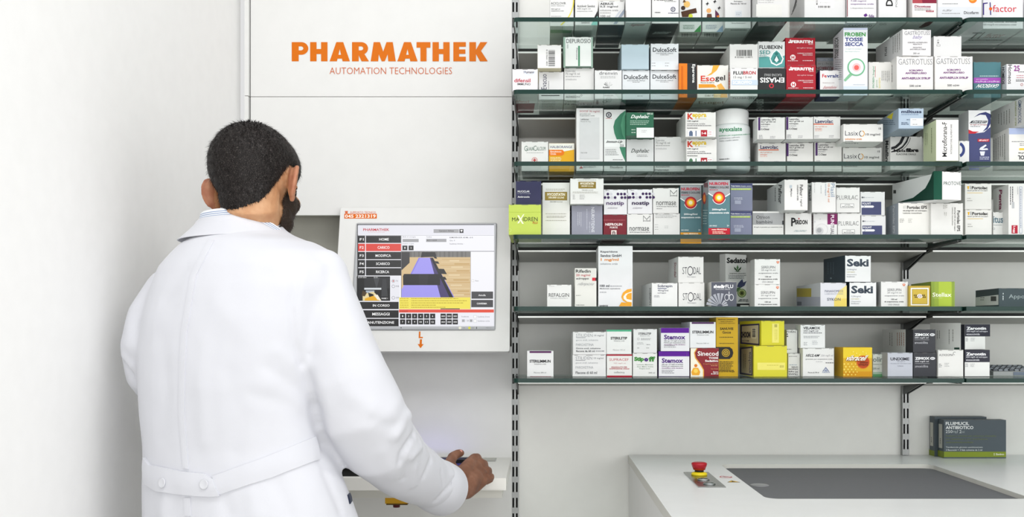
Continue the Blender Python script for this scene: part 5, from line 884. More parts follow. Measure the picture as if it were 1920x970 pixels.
carton(3, 1745, 381, 1806, 446, 'efeeeb', 'white carton with the same word turned sideways, right under the green and white carton', [t('Portolac EPS', 1794.4, 395, 1800.4, 434, '33312f', rot=90, b=.03), t('66,67g/100 ml sciroppo', 1789, 389, 1791.8, 433, '4a4846', rot=90, b=.03), t('Lattitolo monoidrato', 1785, 389, 1787.4, 423, '66645f', rot=90, b=.01), vln(1769, 384, 392, 3, 2.8, 1, 'a6a49f'), vln(1771, 398, 405, 2, 3, 1, 'b6b4b0')], L=0.16, d=2.345)
carton(3, 1766.6, 321.4, 1807, 374.6, 'f0efee', 'white fronted carton with green edge and long green and grey side, fourth shelf', [t('PROTOVES', 1769.4, 340.6, 1805, 347.4, '2a4a42', b=0), r(1750.4, 321, 1766.4, 374.6, '2f6a56', f='L'), p([(1748.6, 322.6), (1750.6, 321.6), (1750.6, 375), (1682, 380), (1712, 371), (1735, 353), (1744, 336)], '1f4438', f='L'), r(1675, 356.6, 1680, 363, '4a4a48', f='L')], d=2.284, on=1, L=0.2, lb=1673)
def por(x, y): return [p([(x + 4.6, y + 5.4), (x + 9, y + 5.4), (x + 8, y + 8.6), (x + 8, y + 11), (x + 5.6, y + 11), (x + 5.6, y + 8.6)], 'e3b02a'), r(x + 10, y + 4.6, x + 12, y + 11, 'a6a6a2'), t('Portolac', x + 13.4, y + 5.4, x + 43, y + 11.2, '22201f', b=.04), t('66,67 g/100 ml sciroppo', x + 5, y + 12.6, x + 43.4, y + 15, '55524f', b=.02), r(x + 5, y + 17.4, x + 34, y + 18.4, 'e0c27a'), ln(x + 5, y + 27.6, x + 12, 1, 2, 1, 'a6a4a0'), ln(x + 5, y + 32, x + 15, 1, 2, 1, '9a9894')]
carton(3, 1809.6, 393, 1860, E, 'efeeea', 'white carton with yellow cup mark and bold word, lower of two at the shelf joint', por(1809.4, 392.4), L=0.15, group='white cartons with yellow cup mark')
carton(3, 1809, 344, 1859.4, 392.6, 'efeeea', 'white carton with yellow cup mark and bold word, upper of two at the shelf joint', por(1808.6, 344), d=2.38, on=1, L=0.15, group='white cartons with yellow cup mark')
carton(3, 1862, 397.6, 1889.4, E, 'ecece9', 'white carton with bold teal word ending, beside the cup mark pair', [t('ituss', 1862.4, 405.6, 1886, 418.4, '5f7884', b=.03), t('Sospensione orale', 1863, 421, 1886, 423.4, '6a7c84', b=.01), ring(1863.6, 429, 1.4, 2, '9aa0a2')], L=0.13)
carton(3, 1890.6, 346, 1950, E, 'ecebe9', 'large white carton with red label and sideways grey lines, far right of fourth shelf', [vln(1894, 350, 388, 2, 4, 1.5, '3a3a3e'), r(1897.4, 379, 1902, 391, 'b4b6b8'), vln(1908, 350, 368, 1, 2, 1, 'a6a6aa'), r(1911.6, 350, 1916.6, 438, '9aa4b8'), r(1912.6, 351, 1915.6, 437, 'ecebe9'), vln(1913.4, 354, 432, 1, 2, 1.2, '7a86a0'), r(1897, 422.6, 1908, 438, 'b01c34'), t('Legg', 1899, 424, 1904, 437, 'f6e6e8', rot=90, b=.02), t('Penta', 1873, 356, 1879, 394, '8a3f5c', rot=90, f='L', b=.05)], L=0.16, lb=1862, d=2.35, up=True)

# ---- fifth shelf
E5 = 576
carton(4, 1025.6, 534, 1071.6, E5, 'f3f3f1', 'small white carton with thin capital word, leftmost on the fifth shelf', [ln(1030, 536.6, 1040, 1, 2, .9, 'c0c0c0'), t('REFALGIN', 1029, 550, 1067, 557, '4a4c4c', b=0), t('SCIROPPO PEDIATRICO', 1032, 558.6, 1065, 560.6, 'a8aaaa', b=0)], L=0.12, d=2.37)
carton(4, 1077.6, 503, 1118.6, E5, 'f0efe9', 'white carton with a small red square at its right edge, fifth shelf', [t('Rifadin', 1079.6, 505.6, 1107.6, 511.6, '2a2a2c', b=.02), t('20 mg/ml', 1080, 514, 1106.6, 519.6, 'bd3440', b=.01), t('sciroppo', 1080.4, 520.6, 1104, 525.6, '333335', b=.02), t('rifampicina', 1080.4, 529.6, 1117, 537, '85878c', b=-.01, sh=.25), r(1110.4, 521, 1116.6, 526.8, 'd63240'), r(1116.6, 521, 1118.6, 526.8, '2f2f2c'), ln(1080, 553.6, 1090, 1, 2, 1, 'a8a8a6'), ln(1080, 571.6, 1096, 1, 2, 1.2, '8a8a88')], up=True, L=0.09, d=2.37)
carton(4, 1121.6, 461.4, 1186.4, E5, 'f0f0f2', 'tallest white carton with a cropped orange letter at lower right, fifth shelf', [t('Risperidone', 1125.8, 470.4, 1158, 475, '3a3b44', b=.03), t('Sandoz GmbH', 1125.8, 477, 1165, 482, '3a3b44', b=.03), t('1 mg/ml', 1126.4, 484.4, 1160, 491, 'e08a1e', b=.03), t('soluzione orale', 1125.8, 493, 1158, 496.6, '9a9ca2', b=.01), p([(1183, 527), (1184, 540), (1166, 570), (1160, 574)], 'e2e3e7'), t('100 ml', 1124.8, 534, 1142.6, 538.4, '3a3b44', b=.03), ln(1144, 536, 1167, 1, 2, 1.4, 'a0a2a8'), t('Medicinale equivalente', 1124.8, 540.4, 1163, 543, '55565c', b=.02), ln(1124.8, 547.6, 1137, 1, 2, 1.2, '9a9ca2'), p([(1184.4, 541.6), (1176, 543), (1168, 549), (1165, 557), (1168, 564), (1176, 568), (1165, 567), (1160.6, 574.5), (1184.4, 574.5)], 'efa732'), p([(1184.4, 549), (1177, 551), (1173.6, 556), (1175, 561), (1184.4, 563), (1184.4, 567), (1176, 566), (1169.6, 561), (1169, 556), (1173, 551), (1184.4, 547)], 'f6f0e4'), t('SANDOZ', 1124, 572.2, 1140, 575, '2f3038', b=.03)], up=True, L=0.10, d=2.37)
carton(4, 1222, 530.6, 1271.4, E5, 'f0f0ef', 'white carton with navy underlined word and dark left side, fifth shelf', [t('Sobrepin', 1233, 534, 1260.6, 540.4, '2a2f55', b=.02), r(1233, 540.6, 1250, 541.8, '3a4070'), t('40mg/5ml', 1233.4, 543.4, 1253, 547.4, '55576a', b=.01), t('sciroppo', 1233, 548.4, 1249, 551.4, '55576a', b=.01), ln(1226.6, 554.4, 1238, 2, 2.2, 1, '9a9aa0'), t('SOBREPIN', 1217.4, 540, 1220.6, 572, '6a6a6e', rot=90, f='L', b=.01)], L=0.14, lb=1203, d=2.36)
def sto(x, y): return [t('ST', x + 8, y + 20.4, x + 16.6, y + 33.4, '33333f', b=-.008), ring(x + 22.6, y + 27.4, 4.4, 5.4, '33333f', k=1.6), t('DAL', x + 28.6, y + 20.4, x + 42.6, y + 33.4, '33333f', b=-.008), t('Sciroppo', x + 17, y + 37, x + 33, y + 40.4, '8f8f96', b=0)]
carton(4, 1272, 530.2, 1321, E5, 'f0efed', 'white carton with tall thin capitals and large O, lower of two on fifth shelf', sto(1272.4, 529.6), L=0.15, d=2.37, group='white cartons with tall thin capitals')
carton(4, 1271.4, 481.4, 1320.4, 529.8, 'f0efed', 'white carton with tall thin capitals and large O, upper of two on fifth shelf', sto(1271.6, 480.8) + [t('Stodal', 1264, 492, 1268, 520, 'a06a70', rot=90, f='L', b=.02)], d=2.375, on=1, L=0.15, lb=1253, group='white cartons with tall thin capitals')
carton(4, 1333.4, 528.6, 1381.6, E5, '565a66', 'slate grey carton with white lettering and a white lung drawing, fifth shelf', [t('shedir', 1338, 534, 1360, 540.6, 'f4f4f6', b=.06), t('FLU', 1360.4, 534, 1374.6, 540.6, 'f4f4f6', b=.02), t('FLACONE ORALE', 1342, 541.6, 1369, 544, 'dcdde2', b=0)] + [p([(1350 + 5 * math.cos(a) , 575 - 5 * math.sin(a)), (1350 + 26 * math.cos(a), 575 - 25 * math.sin(a)), (1350 + 26 * math.cos(a + .2), 575 - 25 * math.sin(a + .2)), (1350 + 5 * math.cos(a + .2), 575 - 5 * math.sin(a + .2))], 'a9abb4') for a in (1.3, 1.6, 1.9, 2.2, 2.5, 2.8)] + [p([(1350 + 5 * math.cos(a), 575 - 5 * math.sin(a)), (1350 + 15 * math.cos(a), 575 - 14 * math.sin(a)), (1350 + 15 * math.cos(a + .24), 575 - 14 * math.sin(a + .24)), (1350 + 5 * math.cos(a + .24), 575 - 5 * math.sin(a + .24))], 'b9bac2') for a in (.1, .45, .8)] + [ring(1362.6, 558, 3.4, 4.2, 'e6e7ec', k=1.5), ring(1371.4, 558, 3.4, 4.2, 'e6e7ec', k=1.5), r(1366.4, 547, 1367.6, 555, 'e6e7ec')], L=0.12, d=2.34, lb=1322, side='e6e4de')
carton(4, 1360, 476, 1405.6, E5, 'e6e6e4', 'tall white carton with heavy black word, leaf emblem and flowers, behind the slate carton', [t('Sedatol', 1362.6, 483.4, 1401, 493.8, '1d1f1f', b=.05), p([(1383, 497), (1385, 502), (1383, 508), (1381, 502)], '4f7d4a'), p([(1376, 500), (1382, 506), (1382, 509), (1377, 505)], '33502f'), p([(1390, 500), (1384, 506), (1384, 509), (1389, 505)], '33502f'), p([(1377, 509), (1383, 508), (1389, 509), (1384, 510)], '33502f'), t('Integratore alimentare', 1368, 511.8, 1398, 514.2, '4a4c4c', b=.02), ln(1366, 516, 1401, 3, 3, 1.2, '77797a'), p([(1384, 532), (1389, 526), (1392, 524), (1394, 530), (1400, 527), (1396, 536), (1389, 540), (1382, 538)], '3f4464'), p([(1382, 540), (1390, 538), (1386, 546), (1380, 548)], '4a6a44'), c(1391, 550, 8.4, 'b9c48a'), c(1391, 550, 5, '6f7a42'), c(1391, 550, 2.4, '2f341c'), ring(1391, 550, 6.6, 8, '5a7a50'), p([(1384, 566), (1388, 561), (1386, 566)], '2f4a2c'), ln(1387, 561.4, 1404, 2, 2.6, 1.6, '55585a'), r(1360.4, 569.6, 1405.2, 576, '262628'), r(1388, 572.6, 1404, 576, 'e6e6e4')], up=True, L=0.10, d=2.47, lb=1349)
def ser(x, y): return [t('SEREUPIN', x + 13.4, y + 13, x + 39.6, y + 17.8, '5f6064', b=0), t('20 mg/10 ml', x + 13.4, y + 19.4, x + 39.6, y + 23, '6a6b70', b=0), t('sospensione orale', x + 8.4, y + 25.2, x + 44.6, y + 28.2, '6a6b70', b=0.01), t('150 ml', x + 20.6, y + 31.8, x + 31.6, y + 34.4, '3f4044', b=.03), t('di sospensione orale', x + 8, y + 36.4, x + 44, y + 39.4, '3f4044', b=.03), t('USO ORALE', x + 15, y + 41.6, x + 36, y + 44.4, '77787c', b=0), p([(x + 42, y + 4.4), (x + 44.6, y + 3.6), (x + 47.2, y + 4.4), (x + 46.6, y + 7), (x + 44.6, y + 8.6), (x + 42.6, y + 7)], 'd9622a'), c(x + 44.6, y + 5.6, 1.1, 'f0d8c8')]
SG = 'white cartons with orange corner mark on the fifth shelf'
carton(4, 1414.6, 533.4, 1463, E5, 'eeeeec', 'white carton with orange corner mark, lower of two beside the tall flower carton', ser(1413.4, 533.4), L=0.14, d=2.37, lb=1407, group=SG)
carton(4, 1414.6, 486, 1463, 533, 'eeeeec', 'white carton with orange corner mark, upper of two beside the tall flower carton', ser(1414, 486), d=2.375, on=1, L=0.14, lb=1407, group=SG)
carton(4, 1538, 530.2, 1588, E5, 'e4e4ea', 'pale carton with yellow corner and yellow-grey side, fifth shelf', [p([(1564, 562), (1574, 545), (1587.6, 535), (1587.6, 575), (1564, 575)], 'ead98a'), r(1564, 560, 1587.6, 575, 'e8d068'), t('PANAHOMEOS', 1546.6, 544, 1581, 548.6, '62667e', b=0), t('LABORATOIRES', 1546.6, 550.4, 1581, 552.4, '8a8da0', b=0), t('SYKON', 1551, 559, 1576, 564.2, '484c66', b=0.01), r(1494, 541, 1521, 557, 'c2ad3c', f='L'), r(1494, 557, 1537.6, 574, 'b4b5c4', f='L'), r(1494.6, 566, 1503, 573, '6f7080', f='L')], L=0.19, lb=1493, d=2.37)
SK = '3b4652'
def sek(x, y): return [t('Seki', x + 4, y + 8, x + 45, y + 22.6, SK, b=.05), t('3,54mg/ml', x + 4, y + 26.4, x + 22, y + 30.2, '8a9098', b=0), t('sciroppo', x + 4, y + 31.6, x + 19, y + 34.2, 'b9b072', b=.01), t('Cloperastina', x + 4, y + 36.6, x + 22, y + 39, '6a707a', b=0), t('fendizoato', x + 4, y + 40.2, x + 19, y + 42.4, '6a707a', b=0)]
carton(4, 1592.4, 529.4, 1643.4, E5, 'f0f1f1', 'white carton with big slate four-letter word, lower of two on fifth shelf', sek(1592, 528), L=0.16, d=2.37, side='33404a', group='white cartons with big slate word')
carton(4, 1584.4, 479, 1635.6, 528.8, 'f0f1f1', 'white carton with big slate four-letter word and navy side, upper of two', sek(1584, 477.6) + [vln(1552, 492, 516, 3, 5, 1.2, '5a6672', f='L'), c(1558, 522, 1.6, '8a949c', f='L')], d=2.365, on=1, L=0.17, lb=1544, side='333f49', group='white cartons with big slate word')
carton(4, 1651.6, 528.2, 1702.6, E5, 'eeeeec', 'white carton with orange corner mark, alone left of the gold square carton', ser(1650.4, 528.4), L=0.14, d=2.37, lb=1643.6, group=SG)
carton(4, 1704, 536, 1744.6, E5, 'c2a53c', 'small gold carton with white square frame around an emblem, fifth shelf', [r(1707.6, 540, 1741.4, 573, 'f0ece0'), r(1710, 542.4, 1739, 570.8, '6a5a20'), r(1710.6, 543, 1738.4, 570.2, 'c9ad45'), c(1724.6, 555.6, 5, 'efe6e2', 4), ring(1724.6, 555.6, 2, 3, '7a6a6c', k=.8)] + [c(1714.6 + 1.6 * i, 554 + (i % 2) * 3.4, 1.3, '4a3c18') for i in range(4)] + [c(1730 + 1.6 * i, 554 + (i % 2) * 3.4, 1.3, '4a3c18') for i in range(4)], L=0.14, d=2.36, notch=False)
carton(4, 1745.4, 528.2, 1790.6, E5, '9db43f', 'bright green carton with white word, right end of the left bay', [r(1760, 528.6, 1784, 574, 'aec343'), r(1745.8, 528.6, 1752, 574, '8aa040'), t('Stellax', 1748.4, 549, 1784, 556.8, 'f2f4e0', b=.02), t('Tosse grassa', 1749, 558, 1767, 560, 'd8e2a4', b=0), r(1787, 529, 1790.2, 575, '8ea44a')], L=0.15, d=2.38, lb=1708)
carton(4, 1872.4, 540.6, 1965, E5, '3d4c50', 'flat dark slate carton with pale word lying at the right shelf end', [t('Appoint', 1891.6, 552.4, 1936, 562, 'a3b0b0', b=-.005), p([(1881, 549), (1882, 551), (1881, 553), (1880, 551)], 'c9d2d2'), vln(1880, 555, 566, 1, 2, 1.6, 'c9d2d2'), p([(1872, 553), (1872, 572), (1829, 574), (1829, 558)], 'd9dbd8', f='L'), r(1857.6, 556, 1868, 565, '4a4c4a', f='L'), ln(1838, 558, 1846, 2, 4, 1.2, '6a6c6a', f='L')], L=0.16, lb=1829, d=2.36)

# ---- lowest shelf
E6 = 707
def stm(x, y, s=0): return [r(x + .3, y + .3, x + 53, y + 9.6, '5a1290'), t('Stemox', x + 6, y + 13, x + 46, y + 22, '4f1f7c', b=.04), t('400 mg + 57 mg/5 ml bambini', x + 6, y + 23.6, x + 46, y + 26, '33333a', b=.03), t('Polvere per sospensione orale', x + 6, y + 27, x + 46, y + 29.4, '4a4a50', b=.03), t('Amoxicillina e acido clavulanico', x + 6, y + 30.4, x + 46, y + 32.6, '7a3a7a', b=.02), ln(x + 6, y + 35, x + 32, 3, 2.6, 1, '8a8a90')]
carton(5, 988, 658.4, 1038, E6, 'f3f3f3', 'white carton with dark purple top strip, standing alone leftmost on the lowest shelf', [r(993, 658.8, 1033.6, 662.2, '5c2a5c'), t('STERILIMMUN', 993, 675, 1032.4, 680.4, '1f1f21', b=.04), t('Soluzione orale', 1001.6, 681.6, 1024, 684.2, '6a6a6c', b=0), t('Flacone 200 ml', 1001, 697.8, 1024, 700.2, '77777a', b=0), r(994, 706, 1033, 706.8, '8a5a60')], L=0.12, d=2.375, notch=False)
def sti(x, y, s2): return [t('STILIDEN', x + 6, y + 4, x + 37, y + 9.6, '8a8c92', b=-.008), t('10 mg/ml', x + 40, y + 5.4, x + 58, y + 9.4, '6a6c72', b=0), r(x + 6, y + 10.8, x + 24, y + 11.6, '77797f'), t('gocce orali, soluzione', x + 6, y + 14, x + 47.4, y + 18, 'a0a2a8', b=0), t('PAROXETINA', x + 6, y + 22, x + 39, y + 26.6, '9a9ca2', b=-.006)] + ([t('Gocce orali, soluzione', x + 6, y + 29.6, x + 52, y + 33, '55575c', b=.01), t('flacone da 60 ml', x + 6, y + 34.6, x + 41, y + 38, '4a4c50', b=.02), ln(x + 43, y + 35.6, x + 59, 1, 2, 1.4, '8a8c90')] if s2 else [t('Flacone di 60 ml', x + 6, y + 31.6, x + 46, y + 36.6, '55575c', b=.01)])
carton(5, 1073.4, 665.6, 1136.4, 708, 'efeeee', 'white carton with pale grey capitals, lower of the wide pair on lowest shelf', sti(1073.4, 665, 0), L=0.15, group='wide white cartons with pale grey capitals')
carton(5, 1074, 622.4, 1137, 664.8, 'efeeee', 'white carton with pale grey capitals, upper of the wide pair on lowest shelf', sti(1074, 622.4, 1), on=1, L=0.15, group='wide white cartons with pale grey capitals')
carton(5, 1137.4, 664.4, 1185.4, 708, 'f0efec', 'white carton with red strips at top and bottom, lowest shelf', [r(1137.6, 664.8, 1185.2, 667.6, 'a81f34'), t('SUPRACEF', 1142.6, 672.4, 1178.6, 677, 'c23a4a', b=-.004), t('100 mg/5 ml', 1151, 680.4, 1173, 683, 'c98a90', b=0), t('GRANULATO PER', 1146, 687.6, 1176, 690, 'a83040', b=.03), t('SOSPENSIONE ORALE', 1142.6, 690.8, 1180, 693, 'b83848', b=.03), t('cefixima', 1151, 696.6, 1171, 700.2, '8a8a8c', b=0), r(1138, 704.6, 1185, 707.8, 'a81f34')], L=0.15, notch=False)
carton(5, 1137, 618.6, 1184.4, 664.2, 'f2f2f1', 'white carton with green top strip stacked on the red-striped carton', [r(1137.4, 618.8, 1184, 622, '4fae86'), t('STERILSTIP', 1145, 632, 1176, 637, '1f1f21', b=.04), t('Soluzione orale', 1151, 638.2, 1171, 640.6, '77777a', b=0), t('Flacone 150 ml', 1149.6, 655.4, 1172, 657.6, '8a8a8c', b=0)], on=1, L=0.14, notch=False)
carton(5, 1186.4, 662.4, 1232.4, 708, 'eeeeec', 'white carton with chunky green and violet word, lowest shelf', [t('Stip', 1189, 669.4, 1207.6, 679.6, '3f8a3c', b=.08), t('o', 1207.6, 671.4, 1215.6, 678.4, '4a2a78', b=.12), t('ff', 1216, 669, 1228.6, 678.4, '3f8a3c', b=.06), t('Lattitolo, Mannitolo', 1194, 683, 1225, 685.4, '7f9a80', b=.01), t('Aloe, Malva, Inulina', 1194, 686.8, 1225, 689.2, '7f9a80', b=.01), t('Prugna succo', 1199, 690.6, 1219, 693, '7f9a80', b=.01), t('200 ml', 1216, 698, 1228, 700.6, '77777a', b=0)], L=0.15)
carton(5, 1187.4, 617.2, 1232, 662, 'ececec', 'white carton with small black word over fine grey print, lowest shelf', [t('STERILSTIP', 1197, 624, 1221, 628, '33333a', b=.03), t('Soluzione orale', 1200, 629, 1218, 631, '8a8a8c', b=0), ring(1197, 636, 1.6, 2.2, 'a8a8aa'), ln(1202, 634.6, 1222, 2, 2.4, 1, '9a9a9c'), ln(1194.6, 642.4, 1208, 2, 2.4, .9, 'b0b0b2'), ln(1212, 646, 1219, 1, 2, .9, '8a8a8c'), ln(1195, 652.4, 1199, 1, 2, .9), ln(1212, 652.4, 1217, 1, 2, .9)], on=1, L=0.14)
carton(5, 1234.6, 659, 1293, 708, 'f0eff2', 'white carton with broad violet top band, lower of two on lowest shelf', stm(1234.8, 659) + [r(1288, 659.3, 1292.8, 668.6, '5a1290')], L=0.15, side='4a1278', top='5a1290', group='violet-banded cartons')
carton(5, 1239, 615, 1293, 658.6, 'f0eff2', 'white carton with broad violet top band, upper of two on lowest shelf', stm(1239, 615)[:5] + [ln(1245, 648, 1270, 2, 2.6, 1, '8a8a90')], on=1, L=0.15, lb=1234, top='5a1290', group='violet-banded cartons')
carton(5, 1294.4, 653, 1348, E6, '8e1f28', 'dark red and white cough carton with golden figure, lowest shelf', [p([(1294.8, 653.4), (1306, 653.4), (1301, 662), (1303, 672), (1312, 684), (1318, 694), (1318, 706.6), (1294.8, 706.6)], 'f0ead8'), p([(1306, 653.4), (1308, 653.4), (1303, 662), (1305, 671), (1314, 683), (1320, 694), (1320, 706.6), (1318, 706.6), (1318, 694), (1312, 684), (1303, 672), (1301, 662)], 'e0a040'), c(1304.6, 686, 3, 'd9781e'), p([(1300, 690), (1309, 690), (1313, 698), (1311, 704), (1298, 704), (1296, 698)], 'eba830'), c(1304.6, 696, 4, 'f6cf5a'), t('Sinecod', 1308, 659, 1347, 667.6, 'f6f0ee', b=.02), t('TOSSE', 1329, 669.6, 1346.6, 673.8, 'f6f0ee', b=.03), t('Sedativo', 1322, 675, 1346.6, 679, 'f6f0ee', b=.05), t('3 mg/10 g sciroppo', 1319, 682, 1346.6, 684, 'e0a868', b=.01), ln(1333, 685.6, 1346, 1, 2, 1, 'd89a70'), t('Uso Orale', 1333, 691, 1346, 693, 'e0a868', b=0), t('flacone', 1337, 696.6, 1346.6, 699, 'f6f0ee', b=.03), t('da 200 ml', 1333, 700, 1346.6, 702.4, 'f6f0ee', b=.04)], L=0.15)
carton(5, 1293.4, 604, 1343, 652.6, 'f0f0f2', 'white carton with dark purple top strip stacked on the dark red cough carton', [r(1297, 604.4, 1338.6, 607.6, '4a2058'), t('STERILIMMUN', 1298, 620.4, 1337.6, 625.6, '26262a', b=.04), t('Soluzione orale', 1307, 627, 1329, 629.4, '77777a', b=0), t('Flacone 200 ml', 1306, 643, 1329, 645.2, '77777a', b=0)], on=1, L=0.15, lb=1277, notch=False)
carton(5, 1342.4, 595, 1384, E6, 'cfa612', 'tall mustard yellow carton with a black rounded tab, lowest shelf', [t('Medicinale omeopatico', 1346.6, 598.6, 1378, 600.8, '3a3010', b=.03), t('senza indicazioni', 1351, 602, 1374, 604.2, '4a3f18', b=0), t('terapeutiche approvate', 1347.6, 605.4, 1377.6, 607.6, '4a3f18', b=0), t('SANUVIS', 1350, 614.4, 1375, 619, '262010', b=.03), t('Gocce', 1354.6, 621, 1370.4, 625.8, '262010', b=.02), ln(1349, 632, 1375, 1, 2, 1.4, '6a5a1c'), ln(1349, 643.6, 1376, 1, 2, 1.2, '6a5a1c'), p([(1342.8, 651), (1368, 651), (1373, 655), (1375, 662), (1373, 669), (1368, 673.6), (1342.8, 673.6)], '262420'), c(1361, 662, 7.6, 'b8942a'), c(1361, 662, 6, '3a3010'), ring(1361, 662, 3, 4.6, 'c9a63a'), c(1361, 662, 1.6, 'c9a63a'), ln(1349, 678, 1376, 7, 2.7, 1.3, '55481a'), t('D-27316 Hoya', 1347, 695.4, 1377.4, 699, '262010', b=.02)], up=True, L=0.10, d=2.385, top='e6d9a0')
YL = 'dfd636'
def lil(x0, y0, x1, y1):
    return [p([(x0, y0), (x1, y0 - 2), (x1, y1), (x0, y1 - 3)], '3f3a5c', f='L'), p([(x0 + 3, y0 + 3), (x1 - 2, y0 + 1), (x1 - 2, y1 - 3), (x0 + 3, y1 - 6)], 'cbbfa0', f='L')]
carton(5, 1413, 648.6, 1476.6, 708, YL, 'plain bright yellow carton with ornate side label, lower of two on lowest shelf', [r(1420, 680.4, 1472, 694, 'e6dc70'), ln(1438, 684.6, 1460, 1, 2, 1.2, 'c9bf50'), ln(1462, 686, 1470, 2, 2, 1, '8a8238')] + lil(1387, 652, 1411, 705) + [t('amuchina', 1403, 660, 1408, 700, '3f3a5c', rot=-90, f='L', b=.03), vln(1394, 664, 696, 2, 3, 1, '8a7f66', f='L')], L=0.16, lb=1386.5, d=2.36, group='bright yellow cartons')
carton(5, 1427, 601.6, 1474, 648.2, YL, 'plain bright yellow carton with ornate side label, upper of two on lowest shelf', [r(1447.6, 607, 1460.4, 643, 'e8de78'), code(1452.6, 608.4, 1457.4, 614, '8a8238'), vln(1453, 618, 640, 2, 3, 1, 'c9bf50')] + lil(1388, 609, 1424, 648) + [t('CHOOM', 1388, 622, 1407, 634, '2f2c3c', f='L', b=.08), t('SACHIM', 1391, 638, 1404, 641, '2f2c3c', f='L'), r(1409, 616, 1418, 635, 'e4dcc4', f='L'), code(1410.4, 617, 1416.6, 634, '2f2c3c', f='L', horiz=True)], d=2.37, on=1, L=0.17, lb=1386.5, group='bright yellow cartons')
carton(5, 1477.6, 663, 1500, 706.6, 'eeeeee', 'white carton with upside-down black lettering, lower right of the bright yellow pair', [ln(1479, 668, 1495, 1, 2, 1.2), t('TRANS', 1478.6, 700.4, 1496, 703.6, '33333a', rot=180, b=.02), t('50 mg/g', 1478.6, 695.6, 1496, 699.2, '33333a', rot=180, b=.02), t('soluzione', 1478.6, 691.4, 1496, 694.6, '4a4a50', rot=180, b=.02), t('orale', 1484, 687.6, 1496, 690.6, '4a4a50', rot=180, b=.02), ln(1480, 684, 1494, 1, 2, 1, '8fa0b4')], L=0.13, d=2.40)
carton(5, 1474.6, 618.6, 1495.4, 662.6, 'e6e6e6', 'white carton with half-hidden black word, upper right of the bright yellow pair', [t('PORIN', 1474.8, 621, 1491.6, 624.4, '3a3a3e', b=.01), ln(1475, 626, 1478, 2, 4, 2, '3a3a3e'), ln(1475, 654.6, 1484, 1, 2, 1.4)], d=2.41, on=1, L=0.13)
carton(5, 1505, 653.4, 1564, E6, 'efefed', 'wide white carton with bold slanted word and blue triangle mark, lowest shelf', [t('VECLAM', 1508.6, 664.4, 1538, 669.4, '26262a', b=.03, sh=.15), t('250 mg/5 ml', 1539.6, 665.4, 1562, 669.6, '9a9aa0', b=0), t('granulato per sospensione orale', 1510.6, 672.6, 1560.6, 675.4, '66666a', b=.01), ln(1530, 678, 1542, 1, 2, 1, 'b0b0b2'), ln(1548, 680, 1563, 1, 2, 1.4, '66666a'), t('Flacone da 100 ml', 1515, 697.6, 1535.6, 700, '4a4a4e', b=.01), p([(1542, 697), (1548.4, 688.6), (1555, 697), (1553.4, 697), (1548.4, 690.6), (1543.6, 697)], '5f6f96'), p([(1545, 697), (1548.4, 692.6), (1552, 697)], '8f9cba'), ln(1542, 698, 1556, 1, 2, 1.2, '8f9cba')], L=0.15, lb=1501)
carton(5, 1500.6, 609.4, 1547.4, 653, 'ececec', 'white carton with bold capital word, stacked on the slanted word carton', [t('VELAMOX', 1506, 613, 1538, 618, '33343a', b=.04), t('250 mg/5 ml', 1506.4, 619.6, 1534, 622.8, '4a4b52', b=.03), ln(1506.4, 624, 1541, 1, 2, 1.2, '55565c'), ln(1507, 630.6, 1542, 2, 2.4, 1, '9a9ca0'), ln(1507, 642, 1514, 3, 2.4, .9, '9a9ca0'), ln(1523, 639.4, 1534, 3, 2.8, 1, 'b0b2b6')], d=2.39, on=1, L=0.15, lb=1494)
carton(5, 1580.6, 651.6, 1635.6, E6, 'dfae1c', 'golden yellow carton with white word and orange disc, lowest shelf', [r(1581, 652, 1635.2, 672, 'e3c62e'), r(1581, 697, 1635.2, 706.6, 'cf9216'), c(1618, 679.4, 13, 'd58a22'), c(1618.4, 679.4, 11.6, 'b8481c')] + [c(1583 + 7 * i + (j % 2) * 3, 683 + 5 * j, 1.6 - .15 * i, 'f0d660') for i in range(4) for j in range(5)] + [c(1600 + 6 * i, 660 + 3 * (i % 3), 1.1, 'f0e070') for i in range(5)] + [t('vibracell', 1584.6, 667, 1629, 677.4, '8a5a1a', b=.05, sh=.2), t('vibracell', 1584.2, 666.4, 1628.4, 676.6, 'fbf8ee', b=.02, sh=.2), t('ENERGIA', 1613, 679, 1628, 681.6, '3a2010', b=.02), t('VITALITA', 1610, 683, 1628, 686, '3a2010', b=.02)], L=0.15, lb=1564, d=2.36)
carton(5, 1636.4, 664.4, 1659.6, E6, 'e6ebe6', 'pale green-white carton with half-hidden grey word, beside the golden carton', [t('olin', 1636.8, 669.6, 1655.6, 679, '6f7a76', b=.02), t('soluzione orale', 1636.8, 682, 1655, 684.4, '7f8f86', b=.01), t('200 ml', 1637, 689.6, 1648.6, 693, '6a7a72', b=.01), r(1636.8, 698, 1659.2, 702, 'a9c4ae'), r(1636.8, 702, 1659.2, 706.6, '5f9a6a')], L=0.14, d=2.42)
carton(5, 1664, 661.6, 1711.6, E6, 'c9ccd6', 'pale lavender grey carton with serif-like dark capitals, lowest shelf', [t('UNIXIME', 1669.6, 670.6, 1705, 676.4, '2f2f3c', b=.03), t('100 mg/5 ml', 1682, 677.6, 1697, 679.6, '6a6c7a', b=0), t('Granulato per sospensione orale', 1670, 681.2, 1708, 683, '7f8290', b=.01), t('Cefixima', 1683, 685.6, 1694, 687.6, '6a6c7a', b=0)], L=0.14, lb=1661)
